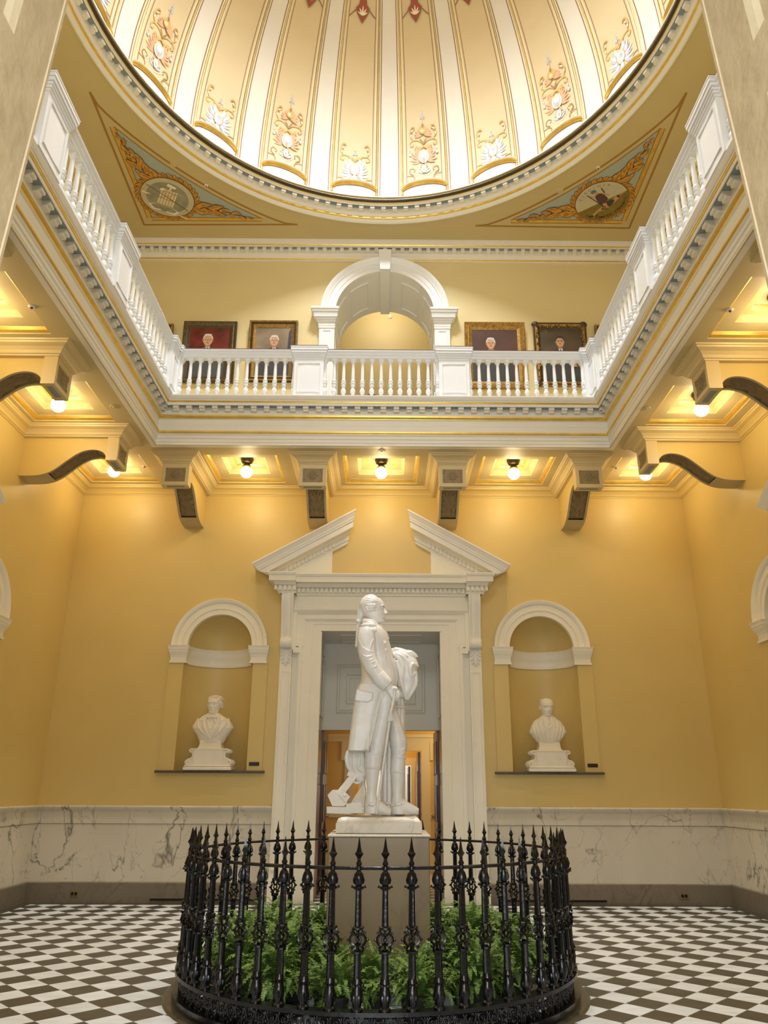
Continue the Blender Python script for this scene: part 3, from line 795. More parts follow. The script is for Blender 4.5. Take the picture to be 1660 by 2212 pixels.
    for kind in ('big', 'small'):
        q, ms = orn(kind); proto[kind] = q.build('painted_ornament', ms, parent=dome)
    # panel centres sit at AZ0 + 9 deg + 18 k
    def place(ob, first, k, az):
        o = ob if first else ob.copy()
        if not first: COL.objects.link(o); o.parent = dome
        o.rotation_euler = (0, 0, -az)
        return o
    for k in range(NP):
        az = radians(9 + 18*k)
        place(pan, k == 0, k, az)
        kind = 'big' if k % 2 == 0 else 'small'
        place(proto[kind], k < 2, k, az)
    return dome
DOME = ceiling_dome()
# ================================================================== TRIM OF NICHES, PORTAL, JAMBS
def niche_trim(name, xf, c, label):
    """moulded archivolt, impost blocks, curved inner impost band, flat side strips and stone sill; local (a, d, z), room side is d < 0"""
    root = thing(name, xf(c, 0, NICHE_Z0), kind='structure', label=label)
    r0, r1 = NICHE_R - 0.035, 0.715
    mb = MB(); n = 36
    prof = [(r0, 0.06), (r0, -0.03), (r0+.05, -0.035), (r0+.055, -0.028), (r0+.075, -0.028), (r0+.08, -.045), (r0+.15, -0.05), (r0+.155, -0.04), (r0+.165, -.04), (r0+.175, -0.06), (r0+.195, -.075), (r1-.005, -.085), (r1, -.08), (r1, 0.0)]
    mb.loft([[xf(c + r*cos(pi*i/n), d, NICHE_ZC + 0.0 + r*sin(pi*i/n)) for r, d in prof] for i in range(n+1)], closed=False)
    mb.build('archivolt', M['cream'], parent=root, smooth=True, auto=30)
    ip = [(0.0, 3.215), (-.05, 3.215), (-.05, 3.24), (-.035, 3.25), (-.035, 3.30), (-.05, 3.335), (-.075, 3.375), (-.08, 3.385), (-.08, 3.40), (-.09, 3.405), (-.095, 3.44), (-.11, 3.468), (0.0, 3.47)]
    for s in (-1, 1):
        mb = MB()
        a0, a1 = NICHE_R - 0.055, 0.715
        # impost block: front profile swept, returning round both ends
        for k in range(len(ip)-1):
            (p0, z0), (p1, z1) = ip[k], ip[k+1]
            e0, e1 = -p0*0.55, -p1*0.55
            q = [(a0 - e0 + .035, 0.10, z0), (a0 - e0 + .035, p0, z0), (a1 + e0 - .02, p0, z0), (a1 + e0 - .02, 0.0, z0)]
            w = [(a0 - e1 + .035, 0.10, z1), (a0 - e1 + .035, p1, z1), (a1 + e1 - .02, p1, z1), (a1 + e1 - .02, 0.0, z1)]
            mb.loft([[xf(c + s*a, d, z) for a, d, z in q], [xf(c + s*a, d, z) for a, d, z in w]], closed=False)
        mb.build('impost', M['cream'], parent=root)
        mb = MB()
        mb.box(NICHE_R, 0.735, -0.022, 0.03, NICHE_Z0, 3.215, xf=lambda a, d, z: xf(c + s*a, d, z))
        mb.build('side_strip', M['wall'], parent=root)
    # curved inner band
    mb = MB(); R = NICHE_R
    bp = [(0.0, 3.215), (.025, 3.215), (.028, 3.24), (.015, 3.25), (.015, 3.30), (.03, 3.335), (.05, 3.375), (.055, 3.40), (.07, 3.44), (.085, 3.462), (.085, 3.468), (0.0, 3.48)]
    mb.loft([[xf(c - (R-o)*cos(t), .92*(R-o)*sin(t), z) for o, z in bp] for t in [pi*i/28 for i in range(29)]], closed=False)
    mb.build('curved_impost', M['cream'], parent=root, smooth=True, auto=30)
    mb = MB()
    mb.bbox(-.775, .775, -.075, .02, NICHE_Z0-.035, NICHE_Z0, .008, xf=lambda a, d, z: xf(c + a, d, z))
    mb.poly([xf(c - R*cos(pi*i/20)*.999, .92*R*sin(pi*i/20)*.999, NICHE_Z0 + .001) for i in range(21)])
    mb.build('sill', M['granite'], parent=root, label='dark stone sill')
    return root
niche_trim('niche_surround', xf_back, -2.43, 'cream arched niche surround left of the doorway')
niche_trim('niche_surround', xf_back, 2.39, 'cream arched niche surround right of the doorway')
niche_trim('niche_surround', xf_left, 1.95, 'arched niche surround on the left wall')
niche_trim('niche_surround', xf_right, 1.95, 'arched niche surround on the right wall')

# ---- relief carving: a height field of acanthus leaves
def relief_field(leaves, discs=(), nu=49, nv=73, asp=1.0):
    """u in -1..1, v in 0..1 ; leaves (x, y, angle, length, width, height, bend) in u-units with v scaled by asp"""
    U, V = np.meshgrid(np.linspace(-1, 1, nu), np.linspace(0, asp, nv))
    H = np.zeros_like(U)
    for (x, y, an, ln, w, h, bend) in leaves:
        for m in ((1, -1) if abs(x) > 1e-6 or abs(an) > 1e-6 else (1,)):
            for k in range(8):
                u = (k+.5)/8; a = an + bend*u
                cx_ = m*(x + ln*u*sin(an + bend*u*.5)); cy_ = y + ln*u*cos(an + bend*u*.5)
                ww = w*sin(pi*min(1, u*.85 + .12))**.7
                dx, dy = U - cx_, V - cy_
                aa = m*a
                p = dx*cos(aa) - dy*sin(aa); q = dx*sin(aa) + dy*cos(aa)
                r2 = (p/ww)**2 + (q/(ln/8*1.1))**2
                g = h*(0.45 + .55*u)*np.sqrt(np.maximum(0, 1 - r2)) * (1 - .45*np.exp(-(p/(ww*.22))**2))
                H = np.maximum(H, g)
    for (x, y, r, h) in discs:
        for m in (1, -1):
            H = np.maximum(H, h*np.sqrt(np.maximum(0, 1 - ((U - m*x)**2 + (V - y)**2)/r**2)))
    return U, V, H
ACANTHUS = relief_field(
    [(.0, .15, s*.32, .42, .09, .9, 0) for s in (0, 1, 2, 3, 4)] +
    [(.05, .55, .9, .75, .15, 1, .5), (.05, .60, .55, .85, .14, 1, .5), (.08, .95, .75, .72, .14, 1, .7), (.1, 1.1, .35, .8, .13, 1, .7), (.15, 1.35, .6, .7, .12, 1, .8),
     (.0, .5, 0.05, .8, .09, .9, 0), (.45, .42, 1.2, .45, .1, .8, .5), (.5, .8, 1.3, .42, .1, .8, .6), (.45, 1.3, 1.2, .5, .1, .9, .6), (.3, 1.8, .9, .5, .11, 1, 1.4), (.12, 1.6, .25, .5, .1, .9, .4),
     (.62, 1.05, .7, .35, .08, .8, .5), (.6, 1.62, .8, .3, .08, .8, .8), (0, 1.85, 0, .3, .16, 1, 0)],
    [(0, .52, .1, 1), (0, 1.0, .08, .9), (0, 1.2, .07, .9), (.35, 2.12, .1, 1), (.75, 2.0, .08, .9), (0, 1.75, .1, 1), (.82, .35, .07, .8)], nu=45, nv=85, asp=2.5)

# bracket side outline, d = distance back from the block face (0) to the wall (1.40)
SCURVE = [(.15, 5.55), (.160, 5.61), (.185, 5.66), (.235, 5.70), (.31, 5.722), (.40, 5.720), (.49, 5.695), (.575, 5.645), (.66, 5.575), (.745, 5.50), (.83, 5.43), (.92, 5.38), (1.02, 5.352), (1.14, 5.342), (1.285, 5.342)]
SC = [tuple(x) for x in smooth_pts(SCURVE, 40)]
def make_bracket(depth, label, group):
    """local frame: x across, y back towards the wall (0 = block face, depth = wall)"""
    root = thing('ceiling_bracket', (0, 0, 5.5), label, 'bracket', group)
    k = 1.0
    hb, hs = 0.192, 0.150
    body = MB()
    S = [(d*k, z) for d, z in SC]
    # side outline polygon of the beam
    out = [(0.15, ZC)] + S + [(depth, ZC)]
    for x in (-hs, hs): body.holed(out, [], lambda a, b, x=x: (x, a, b))
    body.build('beam', M['wall'], parent=root)
    sc = MB()  # rims and soffit
    rim = 0.032
    for s in (-1, 1):
        sc.loft([[(s*hs, d, z) for d, z in S], [(s*hs, d, z-.004) for d, z in S], [(s*(hs-rim), d, z-.004) for d, z in S], [(s*(hs-rim), d, z + .02) for d, z in S]], closed=False)
    i1 = 31
    sc.loft([[(-(hs-rim), d, z-.004) for d, z in S[i1:]], [((hs-rim), d, z-.004) for d, z in S[i1:]]], closed=False)
    sc.build('scroll_rim', M['relief_light'], parent=root, smooth=True, auto=40)
    # block
    b = MB(); z0, z1 = 5.55, 5.90
    y1 = 0.15
    px, pz0, pz1 = .145, 5.60, 5.815
    face = [(-hb, z0), (hb, z0), (hb, z1), (-hb, z1)]
    b.holed(face, [[(-px, pz0), (px, pz0), (px, pz1), (-px, pz1)]], lambda a, z: (a, 0, z))
    b.loft([[(-px, 0, pz0), (px, 0, pz0), (px, 0, pz1), (-px, 0, pz1)], [(-px+.006, .015, pz0+.006), (px-.006, .015, pz0+.006), (px-.006, .015, pz1-.006), (-px+.006, .015, pz1-.006)]])
    bx, by0, by1 = .13, .04, .115
    b.holed([(-hb, 0), (hb, 0), (hb, y1), (-hb, y1)], [[(-bx, by0), (bx, by0), (bx, by1), (-bx, by1)]], lambda a, y: (a, y, z0))
    b.loft([[(-bx, by0, z0), (bx, by0, z0), (bx, by1, z0), (-bx, by1, z0)], [(-bx, by0, z0+.012), (bx, by0, z0+.012), (bx, by1, z0+.012), (-bx, by1, z0+.012)]])
    for s in (-1, 1): b.poly([(s*hb, 0, z0), (s*hb, y1, z0), (s*hb, y1, z1), (s*hb, 0, z1)])
    b.poly([(-hb, y1, z0), (hb, y1, z0), (hb, y1, z1), (-hb, y1, z1)])
    # upper side cheeks back to the wall
    b.build('block', M['cream'] if False else M['wall_bracket'], parent=root)
    c = MB(); c.poly([(-bx, by0, z0+.012), (bx, by0, z0+.012), (bx, by1, z0+.012), (-bx, by1, z0+.012)])
    c.build('blue_inset', M['blue'], parent=root, label='blue grey inset')
    # crown moulding round the beam head
    cr = MB()
    prof = [(-.05, 5.884, 0), (0, 5.885, 0), (.012, 5.885, 0), (.015, 5.90, 0), (.03, 5.905, 0), (.045, 5.935, 0), (.075, 5.965, 0), (.115, 5.98, 0), (.125, 5.985, 0), (.13, 6.0, 0), (.145, 6.005, 0), (.15, ZC, 0)]
    sweep(cr, [(hb, depth), (hb, 0), (-hb, 0), (-hb, depth)], prof, closed=False)
    cr.build('crown_moulding', M['wall_bracket'], parent=root)
    # carved rosette panel on the face
    r = MB()
    fl = [(0, 0, 0)]
    U, V, Hh = relief_field([(0, 0.55, a, .36, .07, 1, 0) for a in (0, pi/4, pi/2, 3*pi/4, pi)] + [(0, .55, pi/2, .5, .08, 1, 0)], [(0, .55, .09, 1)], nu=41, nv=31, asp=1.1)
    # corner wedges
    Cn = ((np.abs(U) > .72) & ((V > .93) | (V < .17))) | ((np.abs(U) > .84) & ((V > .80) | (V < .30)))
    Hh = np.where(Cn, .35, Hh)
    r.loft([[(U[j][i]*px*.99, .013 - Hh[j][i]*.022, lerp(pz0+.004, pz1-.004, V[j][i]/1.1)) for i in range(U.shape[1])] for j in range(U.shape[0])], closed=False)
    r.build('rosette_panel', M['relief'], parent=root, smooth=True, label='brown carved rosette panel')
    # carved acanthus along the S curve
    U, V, Hh = ACANTHUS
    w = hs - rim
    arr = np.array(S); seg = np.concatenate([[0], np.cumsum(np.hypot(*np.diff(arr, axis=0).T))]); L = seg[i1]
    r = MB(); rows = []
    nj = U.shape[0]
    for j in range(nj):
        v = V[j][0]/2.5; s = L*(1-v)            # v = 0 at the wall end
        d = np.interp(s, seg, arr[:, 0]); z = np.interp(s, seg, arr[:, 1])
        d2 = np.interp(min(s+.02, seg[-1]), seg, arr[:, 0]); z2 = np.interp(min(s+.02, seg[-1]), seg, arr[:, 1])
        t = np.array([d2-d, z2-z]); t /= np.linalg.norm(t) + 1e-9; nrm = (t[1], -t[0])
        if nrm[1] > 0: nrm = (-nrm[0], -nrm[1])
        # leave the upper part (near the block) plain
        hh = [Hh[min(int(j*1.28), nj-1)][i]*.040 if j*1.28 < nj else 0 for i in range(U.shape[1])]
        rows.append([(U[j][i]*w, d + nrm[0]*(hh[i]-.022), z + nrm[1]*(hh[i]-.022)) for i in range(U.shape[1])])
    r.loft(rows, closed=False)
    r.build('carved_scroll_panel', M['relief'], parent=root, smooth=True, label='brown carved acanthus panel')
    return root
M['wall_bracket'] = plain('tan_yellow_bracket_paint', (0.66, 0.53, 0.27), 0.42, noise=0.02)
def place_brackets():
    p = make_bracket(1.28, 'carved ceiling bracket on the back wall, leftmost of its four', 'scroll brackets under the gallery')
    p.location = (-2.98, YB-1.28, 5.5)
    for x, l in ((-1.01, 'carved ceiling bracket on the back wall, left of the doorway pediment'), (1.0, 'carved ceiling bracket on the back wall, right of the doorway pediment'), (2.965, 'carved ceiling bracket on the back wall, rightmost of its four')):
        dup(p, (x, YB-1.28, 5.5), 0, l)
    for y, w in ((2.56, 'nearest the back wall'), (.58, 'second from the back wall'), (-1.40, 'nearest the entrance')):
        dup(p, (-WX+1.28, y, 5.5), pi/2, 'scrolled ceiling bracket on the left wall, ' + w)
        dup(p, (WX-1.28, y, 5.5), -pi/2, 'scrolled ceiling bracket on the right wall, ' + w)
place_brackets()

# ---- globe lamps in the coffers
def make_lamp():
    root = thing('globe_lamp', (0, 0, ZC+.18), 'x', 'ceiling lamp', 'glowing globe lamps in the ceiling coffers')
    z = ZC + .18
    mb = MB(); mb.lathe([(.0, z), (.085, z), (.095, z-.008), (.095, z-.03), (.088, z-.036), (.090, z-.045), (.078, z-.07), (.06, z-.08), (.055, z-.085), (.04, z-.09), (.035, z-.10), (.05, z-.105), (.058, z-.115), (.062, z-.13), (.056, z-.14), (0, z-.14)], n=28)
    for i in range(24):
        a = 2*pi*i/24; mb.ell((.092*cos(a), .092*sin(a), z-.02), .006, 6, 4)
    mb.build('canopy', M['brass'], parent=root, smooth=True, auto=35)
    mb = MB(); mb.lathe([(.045, z-.128), (.06, z-.132), (.064, z-.142), (.05, z-.15)], n=24); 
    mb.build('collar', M['brass_bright'], parent=root, smooth=True)
    mb = MB(); mb.ell((0, 0, z-.225), .088, 28, 18)
    mb.build('globe', M['globe'], parent=root, smooth=True, label='glowing round glass globe')
    return root
def place_lamps():
    p = make_lamp()
    where = ['in the left corner coffer', 'in the coffer between the two left brackets of the back wall', 'in the middle coffer above the doorway', 'in the coffer between the two right brackets of the back wall', 'in the right corner coffer']
    i = 0; first = True
    for a, b, c, d, _ in COFFERS:
        x, y = (a+b)/2, (c+d)/2
        if i < 5: lab = 'glowing white globe lamp ' + where[i]
        else:
            k = (i-5)//2; s = 'left' if (i-5) % 2 == 0 else 'right'
            lab = 'glowing white globe lamp in the %s ceiling, %s' % (s, ('next to the corner coffer', 'in the second coffer from the corner', 'nearest the entrance')[k])
        if first: o = p; o.location = (x, y, ZC+.18); o['label'] = lab; first = False
        else: o = dup(p, (x, y, ZC+.18), 0, lab)
        l = bpy.data.lights.new('globe_light', 'POINT'); lo = bpy.data.objects.new('globe_light', l); COL.objects.link(lo)
        l.energy = LAMP_POWER; l.color = LAMP_COLOR; l.shadow_soft_size = .10; lo.location = (x, y, ZC - .14)
        i += 1
place_lamps()

# ---- doorway portal of the back wall
def portal():
    X = lambda a: DCX + a
    f = lambda a, d, z: (X(a), YB - d, z)     # d towards the room
    root = thing('door_1', (DCX, YB, 0), kind='structure', label='cream doorway with a broken pediment')
    # casing architrave with ears (crossettes)
    mb = MB()
    def frame(outl, prof):
        # outl: half outline from floor up and across; prof: list of (inset outward, depth)
        pass
    # inner flat casing boards
    for s in (-1, 1):
        g = lambda a, d, z, s=s: f(s*a, d, z)
        mb.box(.90, 1.02, 0, .05, 0, 3.70, xf=g); mb.box(1.02, 1.035, 0, .065, 0, 3.56, xf=g)
        mb.box(1.035, 1.17, 0, .075, 0, 3.56, xf=g); mb.box(1.17, 1.20, 0, .11, 0, 3.50, xf=g); mb.box(1.20, 1.225, 0, .09, 0, 3.50, xf=g)
        # ear
        mb.box(1.02, 1.13, 0, .0625, 3.56, 3.80, xf=g); mb.box(1.13, 1.152, 0, .081, 3.44, 3.86, xf=g); mb.box(1.15, 1.26, 0, .088, 3.46, 3.96, xf=g); mb.box(1.26, 1.315, 0, .12, 3.40, 3.99, xf=g)
        mb.box(1.20, 1.30, 0, .125, 3.36, 3.44, xf=g)
        mb.box(1.225, 1.315, 0, .02, 0, 3.40, xf=g)
        # cyma returns
        mb.loft([[g(.885, 0, z) for z in (0, 3.69)], [g(.885, .05, z) for z in (0, 3.69)], [g(.90, .05, z) for z in (0, 3.69)]], closed=False)
    mb.box(-1.02, 1.02, 0, .05, 3.70, 3.80, xf=f)
    mb.box(-1.13, 1.13, 0, .062, 3.80, 3.84, xf=f)
    def bar(prof, a0, a1): mb.loft([[f(a0, d, z) for d, z in prof], [f(a1, d, z) for d, z in prof]], cap=True)
    bar([(0, 3.83), (.062, 3.835), (.10, 3.875), (.10, 3.887), (0, 3.887)], -1.15, 1.15)
    mb.box(-1.15, 1.15, 0, .085, 3.86, 3.955, xf=f)
    bar([(0, 3.945), (.10, 3.95), (.15, 4.00), (.155, 4.02), (0, 4.025)], -1.313, 1.313)
    mb.build('casing', M['cream'], parent=root)
    mb = MB(); mb.box(-1.34, 1.34, 0, .05, 4.02, 4.27, xf=f); mb.build('frieze', M['cream'], parent=root)
    # side strips (pilasters) below the consoles
    for s in (-1, 1):
        g = lambda a, d, z, s=s: f(s*a, d, z)
        mb = MB(); mb.box(1.315, 1.49, 0, .10, 0.0, 4.27, xf=g)
        mb.tube([g(1.345, .103, .42), g(1.46, .103, .42), g(1.46, .103, 3.08), g(1.345, .103, 3.08)], .012, 5, closed=True)
        mb.box(1.30, 1.50, 0, .125, 0, .30, xf=g)
        mb.build('pilaster', M['cream'], parent=root)
        # console: S profile with leaf relief
        con = MB()
        prof = [(.10, 4.25), (.24, 4.25), (.265, 4.20), (.262, 4.12), (.235, 4.0), (.20, 3.85), (.175, 3.70), (.16, 3.60), (.165, 3.56), (.20, 3.555), (.215, 3.52), (.215, 3.48), (.20, 3.45), (.17, 3.43), (.13, 3.43), (.10, 3.43)]
        P = [list(q) for q in smooth_pts(prof[:8], 20)] + [list(p) for p in prof[8:]]
        c0, hw = 1.402, .088
        con.loft([[g(c0 - hw, d, z) for d, z in P], [g(c0 - hw*.85, d+.012, z) for d, z in P], [g(c0 - hw*.55, d-.006, z) for d, z in P], [g(c0 - hw*.3, d+.006, z) for d, z in P], [g(c0, d-.004, z) for d, z in P], [g(c0 + hw*.3, d+.006, z) for d, z in P],
                  [g(c0 + hw*.55, d-.006, z) for d, z in P], [g(c0 + hw*.85, d+.012, z) for d, z in P], [g(c0 + hw, d, z) for d, z in P]], closed=False)
        for a in (c0-hw, c0+hw): con.poly([g(a, d, z) for d, z in P] )
        co = con.build('console', M['ivory'], parent=root, smooth=True, auto=50)
        # leaves: shell on top, pendant leaf below
        lf = MB()
        def leaf3(a, d, z, da, dz, w, th, dd=0):
            rows = []
            L = sqrt(da*da + dz*dz); n_ = (-dz/L, da/L)
            for i in range(8):
                u = i/7; ww = w*sin(pi*min(1, u*.85 + .1))**.7; x = a + da*u; zz = z + dz*u; dep = d + dd*u + th*(.5 + .8*u*u)
                rows.append([g(x - n_[0]*ww, dep - th, zz - n_[1]*ww), g(x - n_[0]*ww*.5, dep, zz - n_[1]*ww*.5), g(x, dep - th*.5, zz), g(x + n_[0]*ww*.5, dep, zz + n_[1]*ww*.5), g(x + n_[0]*ww, dep - th, zz + n_[1]*ww)])
            lf.loft(rows, closed=False)
        for k in (-2, -1, 0, 1, 2): leaf3(c0 + k*.030, .262, 4.235, -k*.002, -.19 + abs(k)*.028, .020, .016, -.015)
        for k in (-1, 1):
            leaf3(c0 + k*.015, .225, 4.06, k*.055, -.06, .022, .02, -.01); leaf3(c0 + k*.012, .215, 4.01, k*.05, -.07, .02, .02, -.01)
        leaf3(c0, .23, 4.06, 0, -.16, .028, .02, -.03)
        for i in range(9): lf.ell(g(c0, .185 - .002*i, 3.87 - .032*i), .010, 6, 4)
        # pendant
        leaf3(c0, .105, 3.43, 0, -.25, .03, .03)
        for j, (z, w) in enumerate(((3.42, .075), (3.37, .075), (3.31, .062), (3.26, .045))):
            for k in (-1, 1): leaf3(c0 + k*.01, .105, z, k*w, -.05, .022, .028)
        lf.build('carved_leaves', M['ivory'], parent=root, smooth=True)
    # bed mouldings, dentils, horizontal cornice (break forward at both ends)
    mb = MB(); dn = MB()
    for (a0, a1, e) in ((-1.52, -1.28, .16), (-1.28, 1.28, 0.0), (1.28, 1.52, .16)):
        def P(d, z, x): return None
        prof = [(.05+e, 4.235), (.075+e, 4.24), (.08+e, 4.265), (.09+e, 4.275), (.09+e, 4.345), (.135+e, 4.35), (.15+e, 4.385), (.155+e, 4.40), (.29+e*.55, 4.405), (.29+e*.55, 4.395), (.295+e*.55, 4.395), (.295+e*.55, 4.475), (.31+e*.55, 4.48), (.325+e*.55, 4.51), (.325+e*.55, 4.525), (0, 4.535)]
        lo = a0 - (.0 if e == 0 else (0 if a0 > 0 else 0)); 
        rows = []
        for d, z in prof:
            ex = (d - .05 - e)*0.9 if e else 0
            xl = a0 - (ex if (e and a0 < 0) else (ex*.0)); xr = a1 + (ex if (e and a0 > 0) else 0)
            rows.append([f(xl, 0, z), f(xl, d, z), f(xr, d, z), f(xr, 0, z)])
        mb.loft(rows, closed=False)
    mb.build('cornice', M['cream'], parent=root)
    dpos = []
    n = 36
    for i in range(n+1):
        a = -1.25 + 2.5*i/n; dn.box(a-.021, a+.021, .09, .13, 4.278, 4.343, xf=f)
    for s in (-1, 1):
        for i in range(5):
            a = s*(1.29 + .07*i - 0.01); dn.box(min(a, a+s*.042), max(a, a+s*.042), .25, .29, 4.278, 4.343, xf=f)
        for d in (.03, .10, .17): dn.box(s*1.50, s*1.58, d, d+.045, 4.278, 4.343, xf=f)
    dn.build('dentil_course', M['cream'], parent=root)
    # broken raking pediment
    for s in (-1, 1):
        g = lambda a, d, z, s=s: f(s*a, d, z)
        # rake axis: lower outer end (1.92, 4.66 top) to upper inner end (.40, 5.52 top)
        ax0, az0, ax1, az1 = 1.95, 4.655, .40, 5.535
        L = sqrt((ax1-ax0)**2 + (az1-az0)**2); t = ((ax1-ax0)/L, (az1-az0)/L); nn = (-t[1], t[0])   # normal pointing down-in
        if nn[1] > 0: nn = (-nn[0], -nn[1])
        prof = [(0, 0.0), (0, .40), (.02, .40), (.03, .385), (.075, .345), (.10, .335), (.105, .325), (.125, .32), (.13, .295), (.205, .29), (.205, .15), (.225, .135), (.235, .11), (.255, .10), (.29, .095), (.30, .07), (.33, .06), (.33, 0.0)]
        mb = MB()
        rows = []
        # lower end cut: vertical-ish; upper end cut vertical
        def pt(u, dn_, d, cutl):   # u along, dn_ down normal, d out
            return (ax0 + t[0]*u + nn[0]*dn_, d, az0 + t[1]*u + nn[1]*dn_)
        r0 = []; r1 = []
        for dn_, d in prof:
            # intersection with vertical plane a = ax1 at the upper end
            u1 = (ax1 + (0.0) - ax0 - nn[0]*dn_)/t[0]
            # returned end: the profile steps back like the mouldings
            u1 -= (.40 - d)*0.42
            u0 = 0.0 if dn_ < .01 else (4.535 - az0 - nn[1]*dn_)/t[1] if dn_ > .13 else dn_*0.3
            p = pt(u0, dn_, d, 0); q = pt(u1, dn_, d, 0)
            r0.append(g(*p)); r1.append(g(*q))
        mb.loft([r0, r1], closed=False)
        mb.poly(r0); mb.poly(r1)
        mb.build('raking_cornice', M['ivory'], parent=root)
        dm = MB()
        k = 0
        while True:
            u = .42 + k*.068; k += 1
            a_ = ax0 + t[0]*u + nn[0]*.27
            if a_ < .72: break
            z_ = az0 + t[1]*u + nn[1]*.25
            dm.box(a_-.02, a_+.02, .08, .125, z_-.045, z_+.04, xf=g)
        dm.build('raking_dentils', M['cream'], parent=root)
        ty = MB()
        zt = az0 + (ax0-.765)/(ax0-ax1)*(az1-az0) - .33
        ty.holed([(1.66, 4.53), (.765, 4.53), (.765, zt)], [], lambda a, z: g(a, .06, z))
        ty.poly([g(.765, 0, 4.53), g(.765, .06, 4.53), g(.765, .06, zt), g(.765, 0, zt)])
        ty.build('tympanum', M['cream'], parent=root)
    # deep jambs, soffit and the panelled transom wall
    YD = 5.47
    mb = MB()
    for s in (-1, 1):
        mb.poly([(X(s*.905), YB-.05, 2.30), (X(s*.93), YD, 2.30), (X(s*.93), YD, 3.70), (X(s*.905), YB-.05, 3.70)])
        xx = X(s*.912)
        mb.tube([(xx, 4.75, 2.5), (xx, 5.30, 2.5), (xx, 5.30, 3.45), (xx, 4.75, 3.45)], .014, 5, closed=True)
    mb.poly([(X(-.91), YB-.048, 3.697), (X(.91), YB-.048, 3.697), (X(.93), YD, 3.697), (X(-.93), YD, 3.697)])
    mb.tube([(X(-.62), 4.72, 3.70), (X(.62), 4.72, 3.70), (X(.62), 5.27, 3.70), (X(-.62), 5.27, 3.70)], .014, 5, closed=True)
    mb.poly([(X(-.93), YD, 2.335), (X(.93), YD, 2.335), (X(.93), YD, 3.70), (X(-.93), YD, 3.70)])
    mb.poly([(X(-.93), YD, 2.335), (X(.93), YD, 2.335), (X(.93), YD+.15, 2.335), (X(-.93), YD+.15, 2.335)])
    mb.box(X(-.93), X(.93), YD-.018, YD, 2.335, 2.43)
    for (a, z0, z1, r) in ((.70, 2.60, 3.35, .014), (.66, 2.64, 3.31, .008), (.55, 2.74, 3.19, .012), (.50, 2.79, 3.14, .006)):
        mb.tube([(X(-a), YD-.004, z0), (X(a), YD-.004, z0), (X(a), YD-.004, z1), (X(-a), YD-.004, z1)], r, 5, closed=True)
    mb.build('jamb_lining', M['grey_white'], parent=root)
    for s in (-1, 1):     # dark panelled wood lining below the transom, and the open leaf beyond it
        mb = MB()
        x0, x1 = X(s*.915), X(s*.945)
        ys = [(YB+.02, 4.60), (4.60, 5.33), (5.33, YD)]
        mb.box(min(x0, x1), max(x0, x1), YB+.0, YD, 0, 2.30)
        for z0, z1 in ((.22, .80), (.98, 1.52), (1.68, 2.16)):
            mb.bbox(min(X(s*.905), x0), max(X(s*.905), x0), 4.66, 5.27, z0, z1, .008)
        mb.build('wood_lining', M['mahogany'], parent=root, label='dark glossy panelled wood')
        mb = MB()
        xa, xb = X(s*.885), X(s*.94)
        mb.box(min(xa, xb), max(xa, xb), YD+.02, YD+.92, 0.01, 2.345)
        for z0, z1 in ((.22, .80), (.98, 1.52), (1.68, 2.18)):
            for y0, y1 in ((YD+.12, YD+.42), (YD+.52, YD+.82)):
                mb.bbox(min(X(s*.873), xa), max(X(s*.873), xa), y0, y1, z0, z1, .008)
        lf = mb.build('door_leaf', M['mahogany'], parent=root, label='open mahogany leaf')
        h = MB()
        for z in (2.25, 1.3, .35): h.box(min(X(s*.93), X(s*.975)), max(X(s*.93), X(s*.975)), YD-.01, YD+.03, z-.045, z+.045)
        h.build('hinge', M['brass_bright'], parent=lf)
        k = MB(); k.ell((X(s*.86), YD+.86, 1.05), .028, 10, 6); k.build('door_knob', M['brass_bright'], parent=lf)
    return root
portal()

def side_pediment():
    """matching broken pediment on the right wall, only its near corner shows"""
    for s, nm, xf_ in ((1, 'right', lambda a, d, z: (WX - d, CY + a, z)), (-1, 'left', lambda a, d, z: (-WX + d, CY + a, z))):
        root = thing('door_pediment', (s*WX, CY, 4.2), kind='structure', label='cream broken pediment on the %s wall' % nm)
        mb = MB()
        for e in (-1, 1):
            g = lambda a, d, z: xf_(e*a, d, z)
            ax0, az0, ax1, az1 = 1.855, 4.685, .40, 5.53
            L = sqrt((ax1-ax0)**2 + (az1-az0)**2); t = ((ax1-ax0)/L, (az1-az0)/L); nn = (-.498, -.867)
            prof = [(0, 0.0), (0, .30), (.03, .285), (.075, .25), (.105, .235), (.13, .21), (.205, .20), (.205, .12), (.235, .10), (.30, .07), (.33, 0.0)]
            r0, r1 = [], []
            for dn_, d in prof:
                for rr, u in ((r0, dn_*.3), (r1, L - .1)):
                    rr.append(g(ax0 + t[0]*u + nn[0]*dn_, d, az0 + t[1]*u + nn[1]*dn_))
            mb.loft([r0, r1], closed=False); mb.poly(r0); mb.poly(r1)
        mb.box(-1.70, 1.70, 0, .25, 4.40, 4.53, xf=xf_); mb.box(-1.6, 1.6, 0, .15, 4.24, 4.40, xf=xf_); mb.box(-1.34, 1.34, 0, .05, 3.99, 4.24, xf=xf_)
        mb.box(-1.32, 1.32, 0, .08, 3.70, 3.99, xf=xf_)
        for e in (-1, 1): mb.box(min(e*.93, e*1.48), max(e*.93, e*1.48), 0, .08, 0, 4.24, xf=xf_)
        mb.build('pediment_and_casing', M['cream'], parent=root)
side_pediment()

